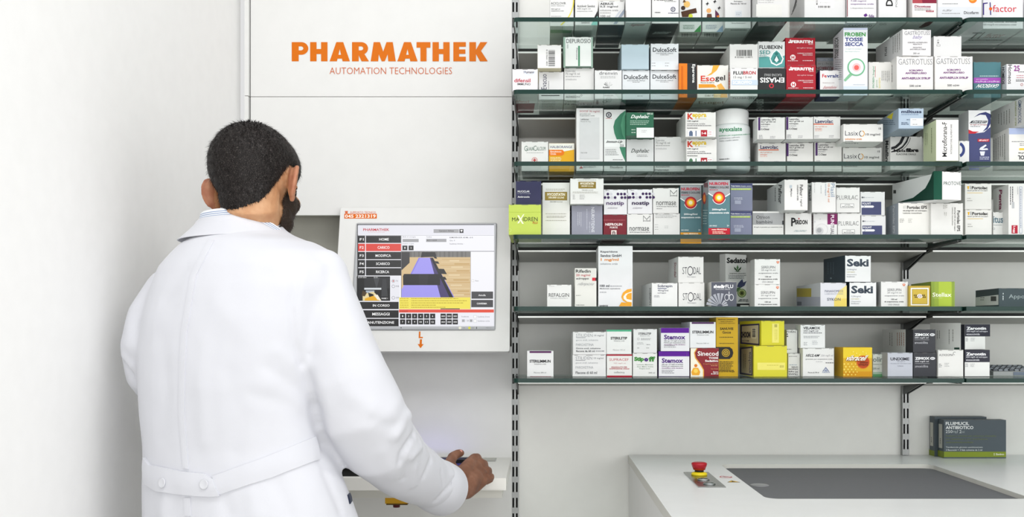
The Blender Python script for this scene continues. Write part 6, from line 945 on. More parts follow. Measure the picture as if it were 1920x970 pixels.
def zim(x, y): return [t('ZIMOX', x + 4, y + 9.4, x + 31.4, y + 14.6, 'f2f2f4', b=.06), c(x + 37, y + 12, 4.8, 'e9e9ec', 2.6), ln(x + 34, y + 11.4, x + 40, 1, 2, 1.2, '4a4b50'), t('250 mg/5 ml', x + 4, y + 16.4, x + 29.6, y + 19.6, 'dadade', b=.03), r(x + 4, y + 21.4, x + 31, y + 22, 'b0b0b6'), t('amoxicillina', x + 4, y + 24.4, x + 28.6, y + 29, 'c6c6cc', b=0)]
carton(5, 1712.4, 661.4, 1756, E6, '3b3c42', 'charcoal carton with white lettering, lower of two charcoal ones', zim(1711.6, 660.4), L=0.14, group='charcoal cartons on the lowest shelf')
carton(5, 1711.6, 618, 1755, 661, '3b3c42', 'charcoal carton with white lettering and grey side, upper of two charcoal ones', zim(1711, 616) + [r(1655, 618, 1698, 662, 'e9e8e6', f='L'), vln(1682, 624, 652, 4, 4, 1.2, 'a8705c', f='L'), vln(1668, 624, 652, 2, 4, 1, '77756f', f='L')], on=1, L=0.2, lb=1655, side='303136', group='charcoal cartons on the lowest shelf')
carton(5, 1758.6, 656.4, 1806.6, E6, 'f0efec', 'white carton with thin black capitals and curl mark, between charcoal pairs', [t('ALFASIGMA', 1761, 664, 1787, 668, '3c3c3e', b=-.006), ring(1790, 663, 2.4, 3.0, '3c3c3e', 1.5, 5.4), ln(1760.4, 682.6, 1766, 3, 2.6, 1, '77777a'), ln(1771, 681, 1780, 3, 2.8, 1, 'b0b0b2')], L=0.15, d=2.375)
ZD = '34343f'
def zar(x, y): return [r(x + .3, y + .3, x + 47.4, y + 23, ZD), t('Zarontin', x + 3, y + 5, x + 40, y + 10.6, 'f4f4f6', b=.05), t('250 mg/5 ml sciroppo', x + 3, y + 12, x + 43, y + 15.6, 'd8d8de', b=.02), t('etosuccimide', x + 3, y + 17, x + 28, y + 20.6, 'd8d8de', b=.02), ln(x + 1.6, y + 26, x + 7, 3, 2.4, .9, '8a8a8e'), ln(x + 11, y + 26, x + 20, 3, 2.4, .9, 'b0b0b2')]
carton(5, 1808.4, 656.4, 1856, E6, 'f0f0ee', 'white carton with charcoal upper half, lower of two at lowest shelf joint', zar(1808.4, 656.4), L=0.15, side='2c2c34', d=2.375, group='half charcoal cartons')
carton(5, 1809, 608.4, 1856.4, 656, 'f0f0ee', 'white carton with charcoal upper half and long grey side, upper of two', zar(1809, 608.2) + [r(1744, 606, 1801.6, 656, 'e9e8e6', f='L'), vln(1779, 618, 648, 2, 7, 1.2, '77756f', f='L'), vln(1757, 620, 640, 2, 4, 1, '8a8882', f='L'), r(1789, 652, 1799, 655.6, '2f4a40', f='L')], on=1, L=0.2, lb=1744, side='2c2c34', d=2.378, group='half charcoal cartons')
# small grey device lying on the lowest shelf
kz = ZT[5] + 0.0003
kx0, kx1 = P(1859, 0, 2.44).x, P(1958, 0, 2.44).x
M_KEY = mat('8a8f96', 0.5, 0, 0.3, 0, 40)
b = MB(); b.prism([(2.43, kz), (2.56, kz), (2.56, kz + 0.021), (2.43, kz + 0.010)], 0, kx0, kx1, mat('9fa1a1', 0.5, 0, 0.3, 0, 40, 'grey_plastic'))
kb = b.build('dotted_keypad', None, ((kx0 + kx1) / 2, 2.5, kz)); tag(kb, 'flat grey device with rows of small keys lying on the lowest shelf', 'keypad')
for j in range(5):
    for i in range(9):
        b = MB(); x = kx0 + 0.006 + i * 0.0135; y = 2.442 + j * 0.023; z = kz + 0.010 + (y - 2.43) / .13 * .011
        b.box(x, x + 0.0095, y, y + 0.014, z - 0.001, z + 0.0045, M_KEY if (i + j) % 3 else mat('5c6066', 0.5, 0, 0.3, 0, 40)); b.build('key', kb)
b = MB(); b.box(kx0 + 0.05, kx1 - 0.004, 2.4285, 2.4298, kz + 0.001, kz + 0.009, mat('6a7484', 0.35, 0, 0.3, 0, 40)); b.build('front_strip', kb)

# ---- two slate cartons on the counter
FB, FG = '566168', '86952f'
def flu(x, y): return [r(x + .3, y + 59.4, x + 116.6, y + 69.6, FG), t('FLUIMUCIL', x + 3.6, y + 3.6, x + 47.6, y + 9.6, 'f4f6f6', b=.03), t('ANTIBIOTICO', x + 3.6, y + 11.2, x + 55.6, y + 17.2, 'f4f6f6', b=.03), t('250', x + 3.6, y + 19, x + 16.4, y + 24.4, 'e6eaea', b=0), t('mg', x + 17, y + 20.6, x + 23.6, y + 25, 'b0babc', b=0), t('/ 2', x + 24.4, y + 18.6, x + 33, y + 24.6, 'e6eaea', b=0), t('ml', x + 33.6, y + 20.2, x + 38.6, y + 24.4, 'b0babc', b=0), t('Polvere e solvente per soluzione iniettabile', x + 4, y + 28.6, x + 98, y + 32, '77834f', b=0), t('per inalazione e per instillazione', x + 4, y + 34.4, x + 82, y + 37.8, '77834f', b=0), t('endotracheobronchiale', x + 4, y + 40.2, x + 55, y + 43.2, '77834f', b=0), t('Tiamfenicolo glicinato acetilcisteinato', x + 4, y + 49.8, x + 73, y + 53, 'dfe4e4', b=.01), t('3 flaconcini + 3 fiale solvente da 2 ml', x + 4, y + 54.6, x + 72, y + 57.8, 'dfe4e4', b=.01), t('Zambon', x + 97, y + 62.6, x + 113, y + 66, 'eef0d8', b=.04), r(x + 94, y + 62, x + 95, y + 66.6, 'eef0d8')]
carton('c', 1752.2, 782, 1850, 855, FB, 'slate and olive carton standing behind its twin against the wall on the counter', [p([(1752, 846), (1752, 856), (1741, 853), (1741, 843)], FG, f='L'), p([(1749.6, 793), (1749.6, 837), (1744, 836), (1744, 792)], 'c9c9c0', f='L'), vln(1746, 820, 832, 1, 2, 1, '6a6a64', f='L')], d=2.632, L=0.034, up=True, top='5d676c', group='slate and olive cartons on the counter')
carton('c', 1769.6, 788, 1886.6, 858.6, FB, 'slate and olive carton with white capitals, front one of two on the counter', flu(1769.6, 788) + [p([(1769.4, 847), (1769.4, 859), (1757, 855), (1757, 844)], FG, f='L'), p([(1766.6, 796), (1766.6, 841), (1760, 839.6), (1760, 795)], 'c9c9c0', f='L'), vln(1762.4, 822, 834, 1, 2, 1.2, '6a6a64', f='L')], d=2.592, L=0.034, up=True, top='5d676c', group='slate and olive cartons on the counter')
# ------------------------------------------------------------------ the person at the screen
def remesh(mb, voxel, smooth=6, fac=0.5):
    o = mb.build('shape')
    rm = o.modifiers.new('remesh', 'REMESH'); rm.mode = 'VOXEL'; rm.voxel_size = voxel
    s_ = o.modifiers.new('smooth', 'SMOOTH'); s_.factor = fac; s_.iterations = smooth
    bpy.context.view_layer.update()
    ev = o.evaluated_get(bpy.context.evaluated_depsgraph_get())
    me = bpy.data.meshes.new_from_object(ev)
    vs = [Vector(v.co) for v in me.vertices]; fs = [tuple(q.vertices) for q in me.polygons]
    bpy.data.objects.remove(o); bpy.data.meshes.remove(me)
    return vs, fs
def vnormals(vs, fs):
    ns = [Vector((0, 0, 0)) for _ in vs]
    for f in fs:
        n = (vs[f[1]] - vs[f[0]]).cross(vs[f[-1]] - vs[f[0]])
        for i in f: ns[i] += n
    return [n.normalized() if n.length > 0 else Vector((0, 0, 1)) for n in ns]
def skin_mat(name, ha, hb, hc):
    m = bpy.data.materials.new(name); m.use_nodes = True
    nt = m.node_tree; b_ = nt.nodes['Principled BSDF']
    tc = nt.nodes.new('ShaderNodeTexCoord'); n1 = nt.nodes.new('ShaderNodeTexNoise'); n2 = nt.nodes.new('ShaderNodeTexNoise')
    n1.inputs['Scale'].default_value = 38; n1.inputs['Detail'].default_value = 4; n2.inputs['Scale'].default_value = 420; n2.inputs['Detail'].default_value = 2
    cr = nt.nodes.new('ShaderNodeValToRGB'); e = cr.color_ramp.elements
    e[0].position = .32; e[0].color = hexlin(ha); e[1].position = .70; e[1].color = hexlin(hc)
    k = cr.color_ramp.elements.new(.5); k.color = hexlin(hb)
    nt.links.new(tc.outputs['Object'], n1.inputs['Vector']); nt.links.new(tc.outputs['Object'], n2.inputs['Vector'])
    nt.links.new(n1.outputs['Fac'], cr.inputs[0]); nt.links.new(cr.outputs[0], b_.inputs['Base Color'])
    bp = nt.nodes.new('ShaderNodeBump'); bp.inputs['Strength'].default_value = .35; bp.inputs['Distance'].default_value = .0008
    nt.links.new(n2.outputs['Fac'], bp.inputs['Height']); nt.links.new(bp.outputs[0], b_.inputs['Normal'])
    b_.inputs['Roughness'].default_value = .5; b_.inputs['Specular IOR Level'].default_value = .35
    b_.inputs['Subsurface Weight'].default_value = .08; b_.inputs['Subsurface Radius'].default_value = (.01, .004, .002)
    return m
M_SKIN = skin_mat('warm_skin', 'b98660', 'c3936c', 'cda07a')
M_EAR = skin_mat('ruddy_ear_skin', 'a86a50', 'b47a5c', 'c08a6a')
M_HAND = skin_mat('tanned_hand_skin', '6f4a3a', '7d5541', '8d6450')
def hair_mat(name, h0, h1, grey):
    m = bpy.data.materials.new(name); m.use_nodes = True
    nt = m.node_tree; b_ = nt.nodes['Principled BSDF']
    tc = nt.nodes.new('ShaderNodeTexCoord'); n1 = nt.nodes.new('ShaderNodeTexNoise'); n1.inputs['Scale'].default_value = 650
    n1.inputs['Detail'].default_value = 1
    cr = nt.nodes.new('ShaderNodeValToRGB'); e = cr.color_ramp.elements
    e[0].position = .35; e[0].color = hexlin(h0); e[1].position = .60; e[1].color = hexlin(h1)
    k = cr.color_ramp.elements.new(.72); k.color = hexlin(grey)
    nt.links.new(tc.outputs['Object'], n1.inputs['Vector']); nt.links.new(n1.outputs['Fac'], cr.inputs[0]); nt.links.new(cr.outputs[0], b_.inputs['Base Color'])
    b_.inputs['Roughness'].default_value = .5; b_.inputs['Specular IOR Level'].default_value = .25
    return m
M_HAIR = hair_mat('dark_short_hair', '120e0d', '1f1a18', '5a5350')
M_BEARD = hair_mat('dark_beard_hair', '241a15', '35281f', '5f5148')
def cloth_mat(name, h, sc=900):
    m = bpy.data.materials.new(name); m.use_nodes = True
    nt = m.node_tree; b_ = nt.nodes['Principled BSDF']; b_.inputs['Base Color'].default_value = hexlin(h)
    b_.inputs['Roughness'].default_value = .85; b_.inputs['Specular IOR Level'].default_value = .15; b_.inputs['Sheen Weight'].default_value = .15
    tc = nt.nodes.new('ShaderNodeTexCoord'); n = nt.nodes.new('ShaderNodeTexNoise'); n.inputs['Scale'].default_value = sc
    n2 = nt.nodes.new('ShaderNodeTexNoise'); n2.inputs['Scale'].default_value = 9; n2.inputs['Detail'].default_value = 2
    nt.links.new(tc.outputs['Object'], n.inputs['Vector']); nt.links.new(tc.outputs['Object'], n2.inputs['Vector'])
    bp = nt.nodes.new('ShaderNodeBump'); bp.inputs['Strength'].default_value = .15; bp.inputs['Distance'].default_value = .0006
    b2 = nt.nodes.new('ShaderNodeBump'); b2.inputs['Strength'].default_value = .25; b2.inputs['Distance'].default_value = .012
    nt.links.new(n2.outputs['Fac'], b2.inputs['Height']); nt.links.new(b2.outputs[0], bp.inputs['Normal'])
    nt.links.new(n.outputs['Fac'], bp.inputs['Height']); nt.links.new(bp.outputs[0], b_.inputs['Normal'])
    return m
M_COAT = cloth_mat('white_cotton_coat', 'd5d6dc')
M_SEAM = cloth_mat('white_cotton_seam', 'd3d4da')
M_NAVY = cloth_mat('navy_cloth', '2a3042')
M_TROU = cloth_mat('dark_trouser_cloth', '2c3038')
M_STRIPE = cloth_mat('pale_blue_stripe', '93a3c0'); M_SHIRT = cloth_mat('white_shirt', 'eef0f5')

# --- head frame
HC = P(481, 331, 1.88); HS = .95
yaw, pitch = math.radians(-13), math.radians(-19)
RH = Matrix.Rotation(yaw, 3, 'Z') @ Matrix.Rotation(pitch, 3, 'X') @ Matrix.Rotation(math.radians(-6), 3, 'Y')
RHI = RH.inverted()
def hp(x, y, z): return HC + RH @ (Vector((x, y, z)) * HS)
sk = MB(); M0 = M_SKIN
def hb(c_, r_, rot=None): sk.blob(hp(*c_), tuple(q * HS for q in r_), M0, RH if rot is None else RH @ rot)
hb((0, -.012, .012), (.0800, .0985, .0840))
hb((0, .012, .020), (.0755, .0850, .0780))
hb((0, -.040, -.020), (.060, .056, .056))
hb((0, .042, -.040), (.0640, .0540, .0740))
hb((0, .046, -.082), (.0560, .0480, .0340)); hb((0, .074, -.104), (.026, .022, .020)); hb((0, .030, -.075), (.060, .045, .040))
hb((0, .094, -.028), (.0120, .0160, .0260)); hb((0, .104, -.042), (.0150, .0140, .0110)); hb((0, .078, .010), (.052, .020, .014))
for s_ in (-1, 1):
    hb((s_ * .031, .079, -.008), (.0135, .0115, .0095)); hb((s_ * .043, .066, -.036), (.022, .020, .020))
hb((0, .088, -.064), (.025, .0105, .0055)); hb((0, .087, -.072), (.022, .0105, .006))
# ears: bowl, helix rim, lobe
for s_ in (-1, 1):
    er = Matrix.Rotation(math.radians(27 if s_ > 0 else -32), 3, 'Z') @ Matrix.Rotation(math.radians(10), 3, 'X')
    ec = Vector((.0805, -.006, -.028)) if s_ > 0 else Vector((-.0825, -.012, -.032))
    hb(ec, (.0070, .0195, .0305), er)
    pts = []
    for i in range(15):
        a = math.radians(-150 + 300 * i / 14) + math.radians(96)
        q = Vector((s_ * (.007 + .003 * math.sin(a)), .0190 * math.cos(a) - .003, .0310 * math.sin(a)))
        pts.append(HC + RH @ ((ec + er @ q) * HS))
    sk.tube(pts, [.0045] * 15, M0, n=10)
    hb(ec + er @ Vector((s_ * .004, .002, -.030)), (.0058, .0095, .0105), er)
    hb(ec + er @ Vector((s_ * .004, .016, -.004)), (.005, .005, .009), er)
# neck and trunk
nb = P(455, 470, 1.855)
sk.tube([hp(.004, -.024, -.045), hp(.008, -.026, -.085), P(472, 425, 1.868), nb], [.054, .0525, .0550, .058], M0, n=24)
def px(x, y, d, rpx): return P(x, y, d), rpx * d / F
def path(l): return [q[0] for q in l], [q[1] for q in l]
trunk = [px(450, 520, 1.84, 70), px(450, 580, 1.82, 105), px(445, 700, 1.81, 110), px(445, 850, 1.80, 105), px(455, 960, 1.80, 110)]
sk.tube(*path(trunk), M0, n=24)
ra = [px(590, 520, 1.77, 45), px(650, 712, 1.76, 46), px(700, 815, 1.80, 42), px(770, 880, 1.97, 36), px(846, 915, 2.105, 31)]
sk.tube(*path(ra), M0, n=18)
la = [px(325, 545, 1.88, 40), px(286, 650, 1.84, 40), px(300, 715, 1.86, 36), px(420, 790, 2.01, 32), px(545, 815, 2.12, 26)]
sk.tube(*path(la), M0, n=18)
# right hand, back of the hand to the viewer, fingers curled over the tray
def fing(l, rad):
    sk.tube([P(*q) for q in l], [v * .00093 for v in rad], M_HAND, n=12)
Wr = (858, 917, 2.125)
sk.tube([P(846, 915, 2.105), P(*Wr), P(875, 908, 2.15), P(888, 897, 2.175)], [.031, .030, .0285, .022], M_HAND, n=16)
sk.tube([P(862, 900, 2.13), P(872, 883, 2.165), P(882, 868, 2.20)], [.021, .018, .0135], M_HAND, n=14)
sk.tube([P(870, 905, 2.14), P(884, 890, 2.18), P(893, 876, 2.21)], [.020, .0175, .0135], M_HAND, n=14)
sk.tube([P(874, 912, 2.14), P(890, 899, 2.175), P(902, 887, 2.205)], [.020, .0165, .0130], M_HAND, n=14)
sk.tube([P(874, 922, 2.135), P(890, 913, 2.165), P(906, 901, 2.19)], [.018, .0150, .0125], M_HAND, n=14)
fing([(880, 868, 2.20), (889, 859, 2.225), (894.5, 858.5, 2.245), (899, 866, 2.265), (899, 876, 2.255)], (12.6, 11.4, 11.2, 9.6, 8.6))
fing([(893, 877, 2.21), (903, 869, 2.235), (907.5, 870, 2.25), (910, 878, 2.265), (908, 886, 2.25)], (12.4, 11.2, 10.8, 9.2, 8.2))
fing([(902, 888, 2.205), (912, 882, 2.228), (915.5, 883, 2.242), (917, 890, 2.252), (913, 895, 2.24)], (11.8, 10.8, 10.4, 8.8, 7.8))
fing([(906, 901, 2.19), (916, 895.5, 2.205), (920.5, 894.5, 2.215), (919, 901, 2.226), (913, 904, 2.218)], (11.0, 10.2, 9.8, 8.2, 7.4))
fing([(852, 890, 2.13), (843, 869, 2.165), (849, 857, 2.19), (858, 851.5, 2.205), (863.5, 850, 2.213)], (17.5, 14, 12.4, 11.0, 9.6))
# left hand, hidden behind the body, resting over the tray
sk.tube([P(545, 815, 2.12), P(580, 824, 2.17), P(600, 830, 2.20)], [.026, .030, .030], M_HAND, n=14)
for i in range(4):
    fing([(596 + 3 * i, 822 + 7 * i, 2.20), (612 + 3 * i, 824 + 7 * i, 2.235), (620 + 3 * i, 832 + 7 * i, 2.255)], (10, 9, 7.6))
fing([(590, 836, 2.18), (604, 850, 2.20), (612, 856, 2.215)], (12, 10.5, 8.5))
# legs
for s_, xx in ((-1, 395), (1, 520)):
    d0 = 1.845 if s_ < 0 else 1.755
    h_ = P(xx, 960, d0)
    sk.tube([h_, Vector((h_.x, d0 + .015, .50)), Vector((h_.x, d0 - .005, .12)), Vector((h_.x, d0 - .005, .07))], [.085, .055, .038, .036], M0, n=16)
vs, fs = remesh(sk, .0028, 3, .5)
handc = P(875, 895, 2.17); lhc = P(600, 832, 2.2)
FEET = Vector((P(450, 900, 1.80).x, 1.80, 0.0))
person = MB(); person.v = [tuple(v) for v in vs]
person.mats = [M_SKIN, M_EAR, M_HAND]
loc = [(RHI @ (v - HC)) / HS for v in vs]
for f in fs:
    c_ = sum((vs[i] for i in f), Vector()) / len(f); l_ = (RHI @ (c_ - HC)) / HS
    k = 0
    if (c_ - handc).length < .14 or (c_ - lhc).length < .13: k = 2
    elif abs(l_.x) > .0795 and -.075 < l_.z < .02 and abs(l_.y) < .045: k = 1
    person.f.append(f); person.m.append(k); person.sm.append(True)
pers = person.build('person', None, FEET)
tag(pers, 'person with short dark hair and beard in white lab coat, back turned, at the screen', 'person')
# thumb nail
tn = P(864, 846.5, 2.205)
b = MB(); b.blob(tn, (.0040, .0020, .0034), mat('c98f80', .3, 0, .4, 0, 40), Matrix.Rotation(.5, 3, 'Y')); b.build('thumb_nail', pers)

# --- hair and beard grow from the head itself
ns = vnormals(vs, fs)
def interp(x, tab):
    for (a, va), (b_, vb) in zip(tab, tab[1:]):
        if x <= b_: return va + (vb - va) * max(0, (x - a)) / (b_ - a)
    return tab[-1][1]
HL = [(0, -.112), (20, -.106), (36, -.094), (50, -.072), (62, -.042), (76, .000), (92, .010), (99, -.018), (112, -.032), (122, .004), (140, .062), (180, .070)]
def hair_depth(l):
    """how far inside the hairline a head point lies (metres, negative outside)"""
    if l.z < -.122 or l.length > .155: return -1
    if abs(l.x) > .0825 and l.z < .008 and -.045 < l.y < .05: return -1       # ears
    psi = math.degrees(math.atan2(abs(l.x), -l.y))
    return l.z - interp(psi, HL) + .004 * noise.noise(l * 160)
def beard_depth(l):
    if l.length > .15 or l.y < .012 or abs(l.x) > .081: return -1
    top = -.004 - .036 * max(0, min(1, (l.y - .025) / .05)) if l.y < .075 else -.047
    if l.y > .07 and -.077 < l.z < -.060 and abs(l.x) < .020: return -1
    low = -.130
    return min(top - l.z, l.z - low)
def grow(name, fn, m, thick, nstr, length, seed):
    rn = random.Random(seed)
    keep = [f for f in fs if all(fn(loc[i]) > 0 for i in f)]
    b_ = MB(); idx = {}; pv = []
    for f in keep:
        for i in f:
            if i not in idx:
                idx[i] = len(pv); dd = fn(loc[i])
                pv.append(vs[i] + ns[i] * (.0006 + thick * min(1, dd / .018) + .0012 * noise.noise(loc[i] * 300)))
    b_.mesh(pv, [tuple(idx[i] for i in f) for f in keep], m, True)
    crown = Vector((0.004, -.045, .085))
    for _ in range(nstr):
        f = rn.choice(keep); i = f[rn.randrange(len(f))]
        dd = fn(loc[i])
        p0 = vs[i] + ns[i] * (thick * min(1, dd / .018) * .7) + Vector((rn.uniform(-.0015, .0015), rn.uniform(-.0015, .0015), rn.uniform(-.0015, .0015)))
        away = RH @ (loc[i] - crown); t_ = away - ns[i] * away.dot(ns[i])
        t_ = t_.normalized() if t_.length > 1e-5 else Vector((0, 0, -1))
        if name == 'beard': t_ = (RH @ Vector((0, .5, -1)) - ns[i] * (RH @ Vector((0, .5, -1))).dot(ns[i])).normalized()
        t_ = (t_ + Vector((rn.uniform(-.45, .45), rn.uniform(-.45, .45), rn.uniform(-.45, .45)))).normalized()
        L_ = length * rn.uniform(.6, 1.15) * (.35 + .65 * min(1, dd / .02)); w = .00042
        sd = t_.cross(ns[i]).normalized() * w
        a = p0; q = p0 + (t_ * .62 + ns[i] * .42) * L_ * .5; e = q + (t_ * .95 + ns[i] * .10) * L_ * .5
        b_.mesh([a - sd, a + sd, q + sd * .8, q - sd * .8, e], [(0, 1, 2, 3), (3, 2, 4)], m, True)
    return b_.build(name, pers)
grow('hair', hair_depth, M_HAIR, .0050, 15000, .013, 3)
grow('beard', beard_depth, M_BEARD, .0030, 3800, .010, 5)

# --- coat
TH = math.radians(-20)                      # the body is turned to the right
def ringpx(y, xl, xr, bdep, d, n=40, pw=2.25):
    cx_ = (xl + xr) / 2
    ang = math.atan2((cx_ - VX) / F, 1.0)
    w = (xr - xl) / 2 * d / F * math.cos(ang)
    ph = abs(TH + ang)
    a = math.sqrt(max((w * w - (bdep * math.sin(ph)) ** 2), 1e-4)) / math.cos(ph)
    C_ = P(cx_, y, d); R_ = Matrix.Rotation(TH, 3, 'Z'); out = []
    for i in range(n):
        t_ = 2 * PI * i / n; cs, sn = math.cos(t_), math.sin(t_)
        out.append(C_ + R_ @ Vector((a * math.copysign(abs(cs) ** (2 / pw), cs), bdep * math.copysign(abs(sn) ** (2 / pw), sn), 0)))
    return out
co = MB()
TOR = [(404, 398, 522, .070, 1.862), (428, 388, 532, .076, 1.858), (444, 368, 552, .090, 1.85), (458, 343, 590, .103, 1.84), (476, 322, 622, .113, 1.83), (500, 300, 644, .121, 1.82), (540, 284, 650, .128, 1.815), (600, 268, 636, .130, 1.81),
       (660, 262, 620, .127, 1.805), (720, 262, 610, .122, 1.80), (780, 266, 606, .118, 1.80), (835, 271, 612, .116, 1.80), (880, 272, 634, .121, 1.80), (930, 272, 653, .130, 1.80), (975, 272, 667, .137, 1.80), (1100, 264, 688, .150, 1.80), (1300, 258, 700, .158, 1.80)]
co.loft([ringpx(*q) for q in TOR], M_COAT)
rs = [px(598, 522, 1.775, 54), px(616, 585, 1.765, 62), px(631, 640, 1.76, 68), px(652, 708, 1.76, 75), px(678, 770, 1.77, 80), px(708, 828, 1.82, 75), px(749, 869, 1.92, 61), px(795, 900, 2.02, 51), px(816, 910, 2.06, 48.5)]
co.tube(*path(rs), M_COAT, n=36, ends=False)
co.blob(*[q for q in px(598, 522, 1.775, 55)][:1], (.054, .054, .054), M_COAT)
ls = [px(318, 548, 1.875, 46), px(290, 598, 1.85, 49), px(277, 650, 1.835, 49), px(284, 700, 1.85, 46), px(312, 742, 1.92, 45), px(425, 790, 2.02, 42), px(530, 812, 2.105, 38)]
co.tube(*path(ls), M_COAT, n=30, ends=False)
co.blob(P(318, 548, 1.875), (.047, .047, .047), M_COAT)
cv, cf = remesh(co, .0055, 9, .5)
cn = vnormals(cv, cf)
bv = BVHTree.FromPolygons(cv, cf)
def hit(x, y, tree=None):
    r_ = (tree or bv).ray_cast(CAMP, ray(x, y).normalized())
    return r_[0], r_[1]
FOLDS = [  # pixel polyline, depth of fold (negative = crease), width
    ([(560, 505), (546, 575), (551, 640), (566, 686)], -.0035, .007), ([(572, 500), (560, 575), (566, 640), (582, 684)], .0025, .010),
    ([(566, 686), (584, 740), (597, 800), (608, 838)], -.004, .008), ([(590, 690), (612, 760), (622, 820)], .004, .016),
    ([(779, 815), (757, 850), (752, 872)], -.0075, .009), ([(766, 778), (740, 820)], .0065, .013), ([(790, 838), (770, 862)], .005, .010),
    ([(808, 862), (793, 897)], -.0035, .007), ([(828, 885), (835, 915)], -.003, .006), ([(858, 896), (838, 918), (815, 944)], -.0035, .007), ([(765, 870), (757, 905)], -.003, .009),
    ([(780, 880), (775, 915)], .003, .009), ([(700, 790), (735, 800), (765, 790)], -.003, .012), ([(660, 740), (700, 770)], .003, .016), ([(720, 850), (745, 900)], .003, .014),
    ([(235, 684), (248, 708)], -.006, .007), ([(232, 668), (246, 690)], .004, .010), ([(240, 600), (250, 660)], .002, .015),
    ([(500, 690), (560, 730), (600, 770)], -.0028, .012), ([(520, 660), (575, 700)], .0028, .013), ([(470, 740), (540, 760), (595, 800)], -.002, .014),
    ([(400, 560), (470, 640), (500, 720)], .0020, .022), ([(430, 700), (450, 780), (440, 850)], -.002, .016), ([(300, 640), (310, 740), (300, 820)], -.0022, .018), ([(380, 640), (375, 740), (385, 830)], .002, .016),
    ([(450, 480), (540, 500), (600, 510)], .0018, .020), ([(310, 560), (350, 500)], -.002, .014), ([(420, 940), (430, 968)], -.003, .014), ([(520, 910), (545, 968)], -.003, .014), ([(610, 890), (640, 960)], -.003, .010), ([(600, 865), (655, 900)], -.003, .010), ([(310, 935), (305, 968)], .003, .014), ([(470, 930), (480, 968)], .003, .016)]
samples = []
for pl, amp, wid in FOLDS:
    for (xa, ya), (xb, yb) in zip(pl, pl[1:]):
        n_ = max(2, int(math.hypot(xb - xa, yb - ya) / 4))
        for i in range(n_):
            u = i / n_; h_, _n = hit(xa + (xb - xa) * u, ya + (yb - ya) * u)
            if h_: samples.append((h_, amp, wid, pl))
from mathutils.kdtree import KDTree
byf = {}
for h_, amp, wid, pl in samples: byf.setdefault(id(pl), (amp, wid, []))[2].append(h_)
off = [0.0] * len(cv)
for amp, wid, hs in byf.values():
    kd = KDTree(len(hs))
    for i, q in enumerate(hs): kd.insert(q, i)
    kd.balance()
    lo = [min(q[k] for q in hs) - 3 * wid for k in range(3)]; hi_ = [max(q[k] for q in hs) + 3 * wid for k in range(3)]
    for i, v in enumerate(cv):
        if lo[0] < v.x < hi_[0] and lo[1] < v.y < hi_[1] and lo[2] < v.z < hi_[2]:
            dd = kd.find(v)[2]
            off[i] += amp * math.exp(-(dd / wid) ** 2)
for i, v in enumerate(cv):
    n_ = noise.noise(Vector((v.x * 9, v.y * 9, v.z * 5))) * .0035 + noise.noise(Vector((v.x * 22, v.y * 22, v.z * 14))) * .0016
    cv[i] = v + cn[i] * (off[i] + n_)
coat = MB(); coat.mesh(cv, cf, M_COAT, True)
coat_o = coat.build('lab_coat', pers); coat_o['label'] = 'white lab coat'
bv = BVHTree.FromPolygons(cv, cf)
def strip(name, upper, lower, m, parent, lift=.0016, nseg=60, nv=6, puff=.0006):
    """a band of cloth that lies on the coat between two pixel polylines"""
    def at(pl, u):
        ls_ = [math.hypot(b_[0] - a[0], b_[1] - a[1]) for a, b_ in zip(pl, pl[1:])]; T_ = sum(ls_) * u
        for (a, b_), l_ in zip(zip(pl, pl[1:]), ls_):
            if T_ <= l_ + 1e-9: k = T_ / l_; return a[0] + (b_[0] - a[0]) * k, a[1] + (b_[1] - a[1]) * k
            T_ -= l_
        return pl[-1]
    b_ = MB(); top = []; bot = []
    for i in range(nseg + 1):
        u = i / nseg; A_, B_ = at(upper, u), at(lower, u); rt = []; rb = []
        for j in range(nv + 1):
            k = j / nv; h_, n_ = hit(A_[0] + (B_[0] - A_[0]) * k, A_[1] + (B_[1] - A_[1]) * k)
            if h_ is None:
                rt = None; break
            if n_.dot(h_ - CAMP) > 0: n_ = -n_
            e_ = lift + puff * math.sin(PI * k)
            rt.append(h_ + n_ * e_); rb.append(h_ - n_ * .0005)
        if rt: top.append(rt); bot.append(rb)
    n = len(top); w = nv + 1
    V = [q for r_ in top for q in r_] + [q for r_ in bot for q in r_]; N = n * w; Fs = []
    for i in range(n - 1):
        for j in range(nv):
            a = i * w + j; Fs.append((a, a + 1, a + w + 1, a + w)); Fs.append((N + a + w, N + a + w + 1, N + a + 1, N + a))
        for j in (0, nv):
            a = i * w + j; Fs.append((a, a + w, N + a + w, N + a))
    for i in (0, n - 1):
        for j in range(nv):
            a = i * w + j; Fs.append((a, N + a, N + a + 1, a + 1))
    b_.mesh(V, Fs, m, True)
    o = b_.build(name, parent)
    es = o.modifiers.new('edges', 'EDGE_SPLIT'); es.split_angle = math.radians(50)
    return o
seamL = [(391, 450), (358, 514), (340, 623), (336, 714), (336, 781), (344, 878)]
strip('back_seam', seamL, [(x + 11 - (y - 450) * .002, y + 2) for x, y in seamL], M_SEAM, coat_o, .0020, 90, 3, .0004)
strip('back_seam', [(346, 934), (346, 968)], [(358, 934), (358, 968)], M_SEAM, coat_o, .0020, 20, 3, .0004)
strip('half_belt', [(400, 893), (494, 859), (590, 819)], [(408, 929), (506, 897), (598, 862)], M_SEAM, coat_o, .0030, 60, 8, .0022)
strip('half_belt', [(273, 858), (283, 872), (342, 884), (386, 889), (402, 899)], [(275, 908), (299, 923), (372, 931), (400, 932), (413, 930)], M_SEAM, coat_o, .0055, 60, 8, .0022)
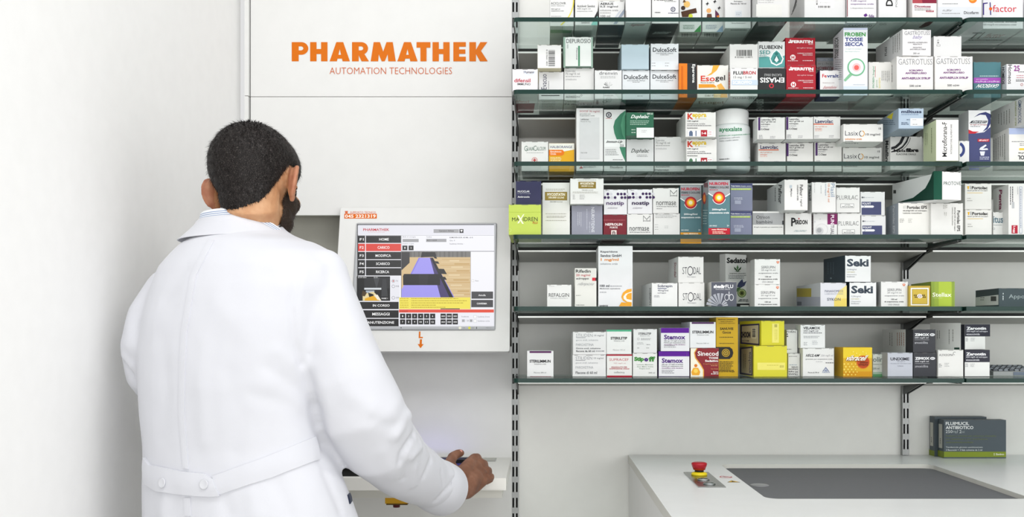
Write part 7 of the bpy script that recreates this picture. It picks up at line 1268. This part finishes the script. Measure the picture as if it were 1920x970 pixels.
for bx_, by_ in ((311, 906), (388, 909)):
    h_, n_ = hit(bx_, by_)
    if n_.dot(h_ - CAMP) > 0: n_ = -n_
    q = n_.to_track_quat('Z', 'X').to_matrix(); b = MB(); vsb = []
    b.lathe([(.0085, .0), (.0090, .0012), (.0082, .0024), (.0066, .0018), (.001, .0018)], (0, 0, 0), mat('d4d5da', .4, 0, .3, 0, 40, 'white_button'), n=24)
    b.v = [tuple(h_ + n_ * .0078 + q @ Vector(v)) for v in b.v]
    b.build('button', coat_o)
strip('pocket_edge', [(651, 929), (657.5, 921)], [(655, 946), (662, 935)], M_NAVY, coat_o, .0025, 8, 4, .001)['label'] = 'navy pocket edge'
# --- collars
def collar(name, parent, z0, rr, fall, flare, mats):
    C_ = P(457, 412, 1.862); n = 64
    def rg(dr, dz):
        out = []
        for i in range(n):
            a = 2 * PI * i / n; u, w = math.cos(a), math.sin(a)       # u to the right, w away from the viewer
            q = C_ + Vector(((rr + dr) * u, (rr * .90 + dr) * w, 0))
            q.z = z0 + dz - .0375 * max(0, u) ** 1.5 * (1 - .3 * max(0, -w)) - .004 * max(0, -u) - .035 * max(0, w) ** 1.5
            out.append(q)
        return out
    prof = [(-.006, -.034), (-.005, -.012), (-.0030, -.003), (0, 0), (.003, -.003)]
    k = len(mats)
    for i in range(1, k + 1):
        u = i / k; prof.append((.003 + flare * u ** 1.2, -.003 - fall * u))
    prof += [(.003 + flare - .002, -.003 - fall - .0005), (.002 + flare * .5, -.003 - fall * .6)]
    b_ = MB()
    for i in range(len(prof) - 1):
        m = mats[max(0, min(k - 1, i - 4))]
        b_.loft([rg(*prof[i]), rg(*prof[i + 1])], m, False)
    return b_.build(name, parent)
zc_ = ZC + (VY - 412) * 1.862 / F
collar('shirt_collar', pers, zc_ + .0145, .0765, .022, .006, [M_SHIRT, M_STRIPE, M_SHIRT, M_STRIPE, M_SHIRT, M_STRIPE, M_SHIRT, M_STRIPE, M_SHIRT, M_STRIPE, M_SHIRT, M_STRIPE])
collar('coat_collar', coat_o, zc_ + .001, .0830, .037, .035, [M_COAT] * 6)
# cuff hem, open round the wrist
def ringat(c_, d_, r_, n=40):
    u = d_.cross(Vector((0, 0, 1))).normalized(); w = u.cross(d_)
    return [c_ + u * (r_ * math.cos(2 * PI * i / n)) + w * (r_ * math.sin(2 * PI * i / n)) for i in range(n)]
c0, c1 = P(806, 905, 2.035), P(831, 918, 2.100); cd = (c1 - c0).normalized(); rc_ = 49.5 * 2.07 / F
b = MB(); b.loft([ringat(c0, cd, rc_ * .88), ringat(c0 + (c1 - c0) * .3, cd, rc_ * 1.0), ringat(c0 + (c1 - c0) * .6, cd, rc_ * 1.03), ringat(c1, cd, rc_ * 1.03), ringat(c1, cd, rc_ * 1.0), ringat(c0 + (c1 - c0) * .55, cd, rc_ * .93), ringat(c0 + (c1 - c0) * .5, cd, .001)], M_COAT, False)
o_ = b.build('cuff', coat_o); es_ = o_.modifiers.new('edges', 'EDGE_SPLIT'); es_.split_angle = math.radians(50)
# --- trousers and shoes
tb = MB()
for s_, xx in ((-1, 395), (1, 520)):
    d0 = 1.845 if s_ < 0 else 1.755
    h_ = P(xx, 960, d0)
    tb.tube([Vector((h_.x * .97 + FEET.x * .03, d0, .80)), Vector((h_.x, d0 + .015, .50)), Vector((h_.x, d0, .12)), Vector((h_.x, d0, .055))], [.098, .082, .070, .068], M_TROU, n=24, ends=False)
tv, tf = remesh(tb, .008, 6)
b = MB(); b.mesh(tv, tf, M_TROU, True); b.build('trousers', pers)
for s_, xx in ((-1, 395), (1, 520)):
    d0 = 1.845 if s_ < 0 else 1.755
    h_ = P(xx, 960, d0); R_ = Matrix.Rotation(TH, 3, 'Z'); b = MB(); rg = []
    for (yy, w, hh) in ((-.09, .020, .035), (-.075, .034, .060), (-.02, .038, .072), (.05, .042, .055), (.12, .047, .042), (.17, .040, .032), (.195, .018, .018)):
        rg.append([Vector((h_.x, d0, 0)) + R_ @ Vector((w * math.cos(2 * PI * i / 20), yy, .001 + hh * .5 * (1 + math.sin(2 * PI * i / 20)))) for i in range(20)])
    b.loft(rg, mat('22201f', .35, 0, .4, 0, 40, 'black_leather')); b.build('shoe', pers)
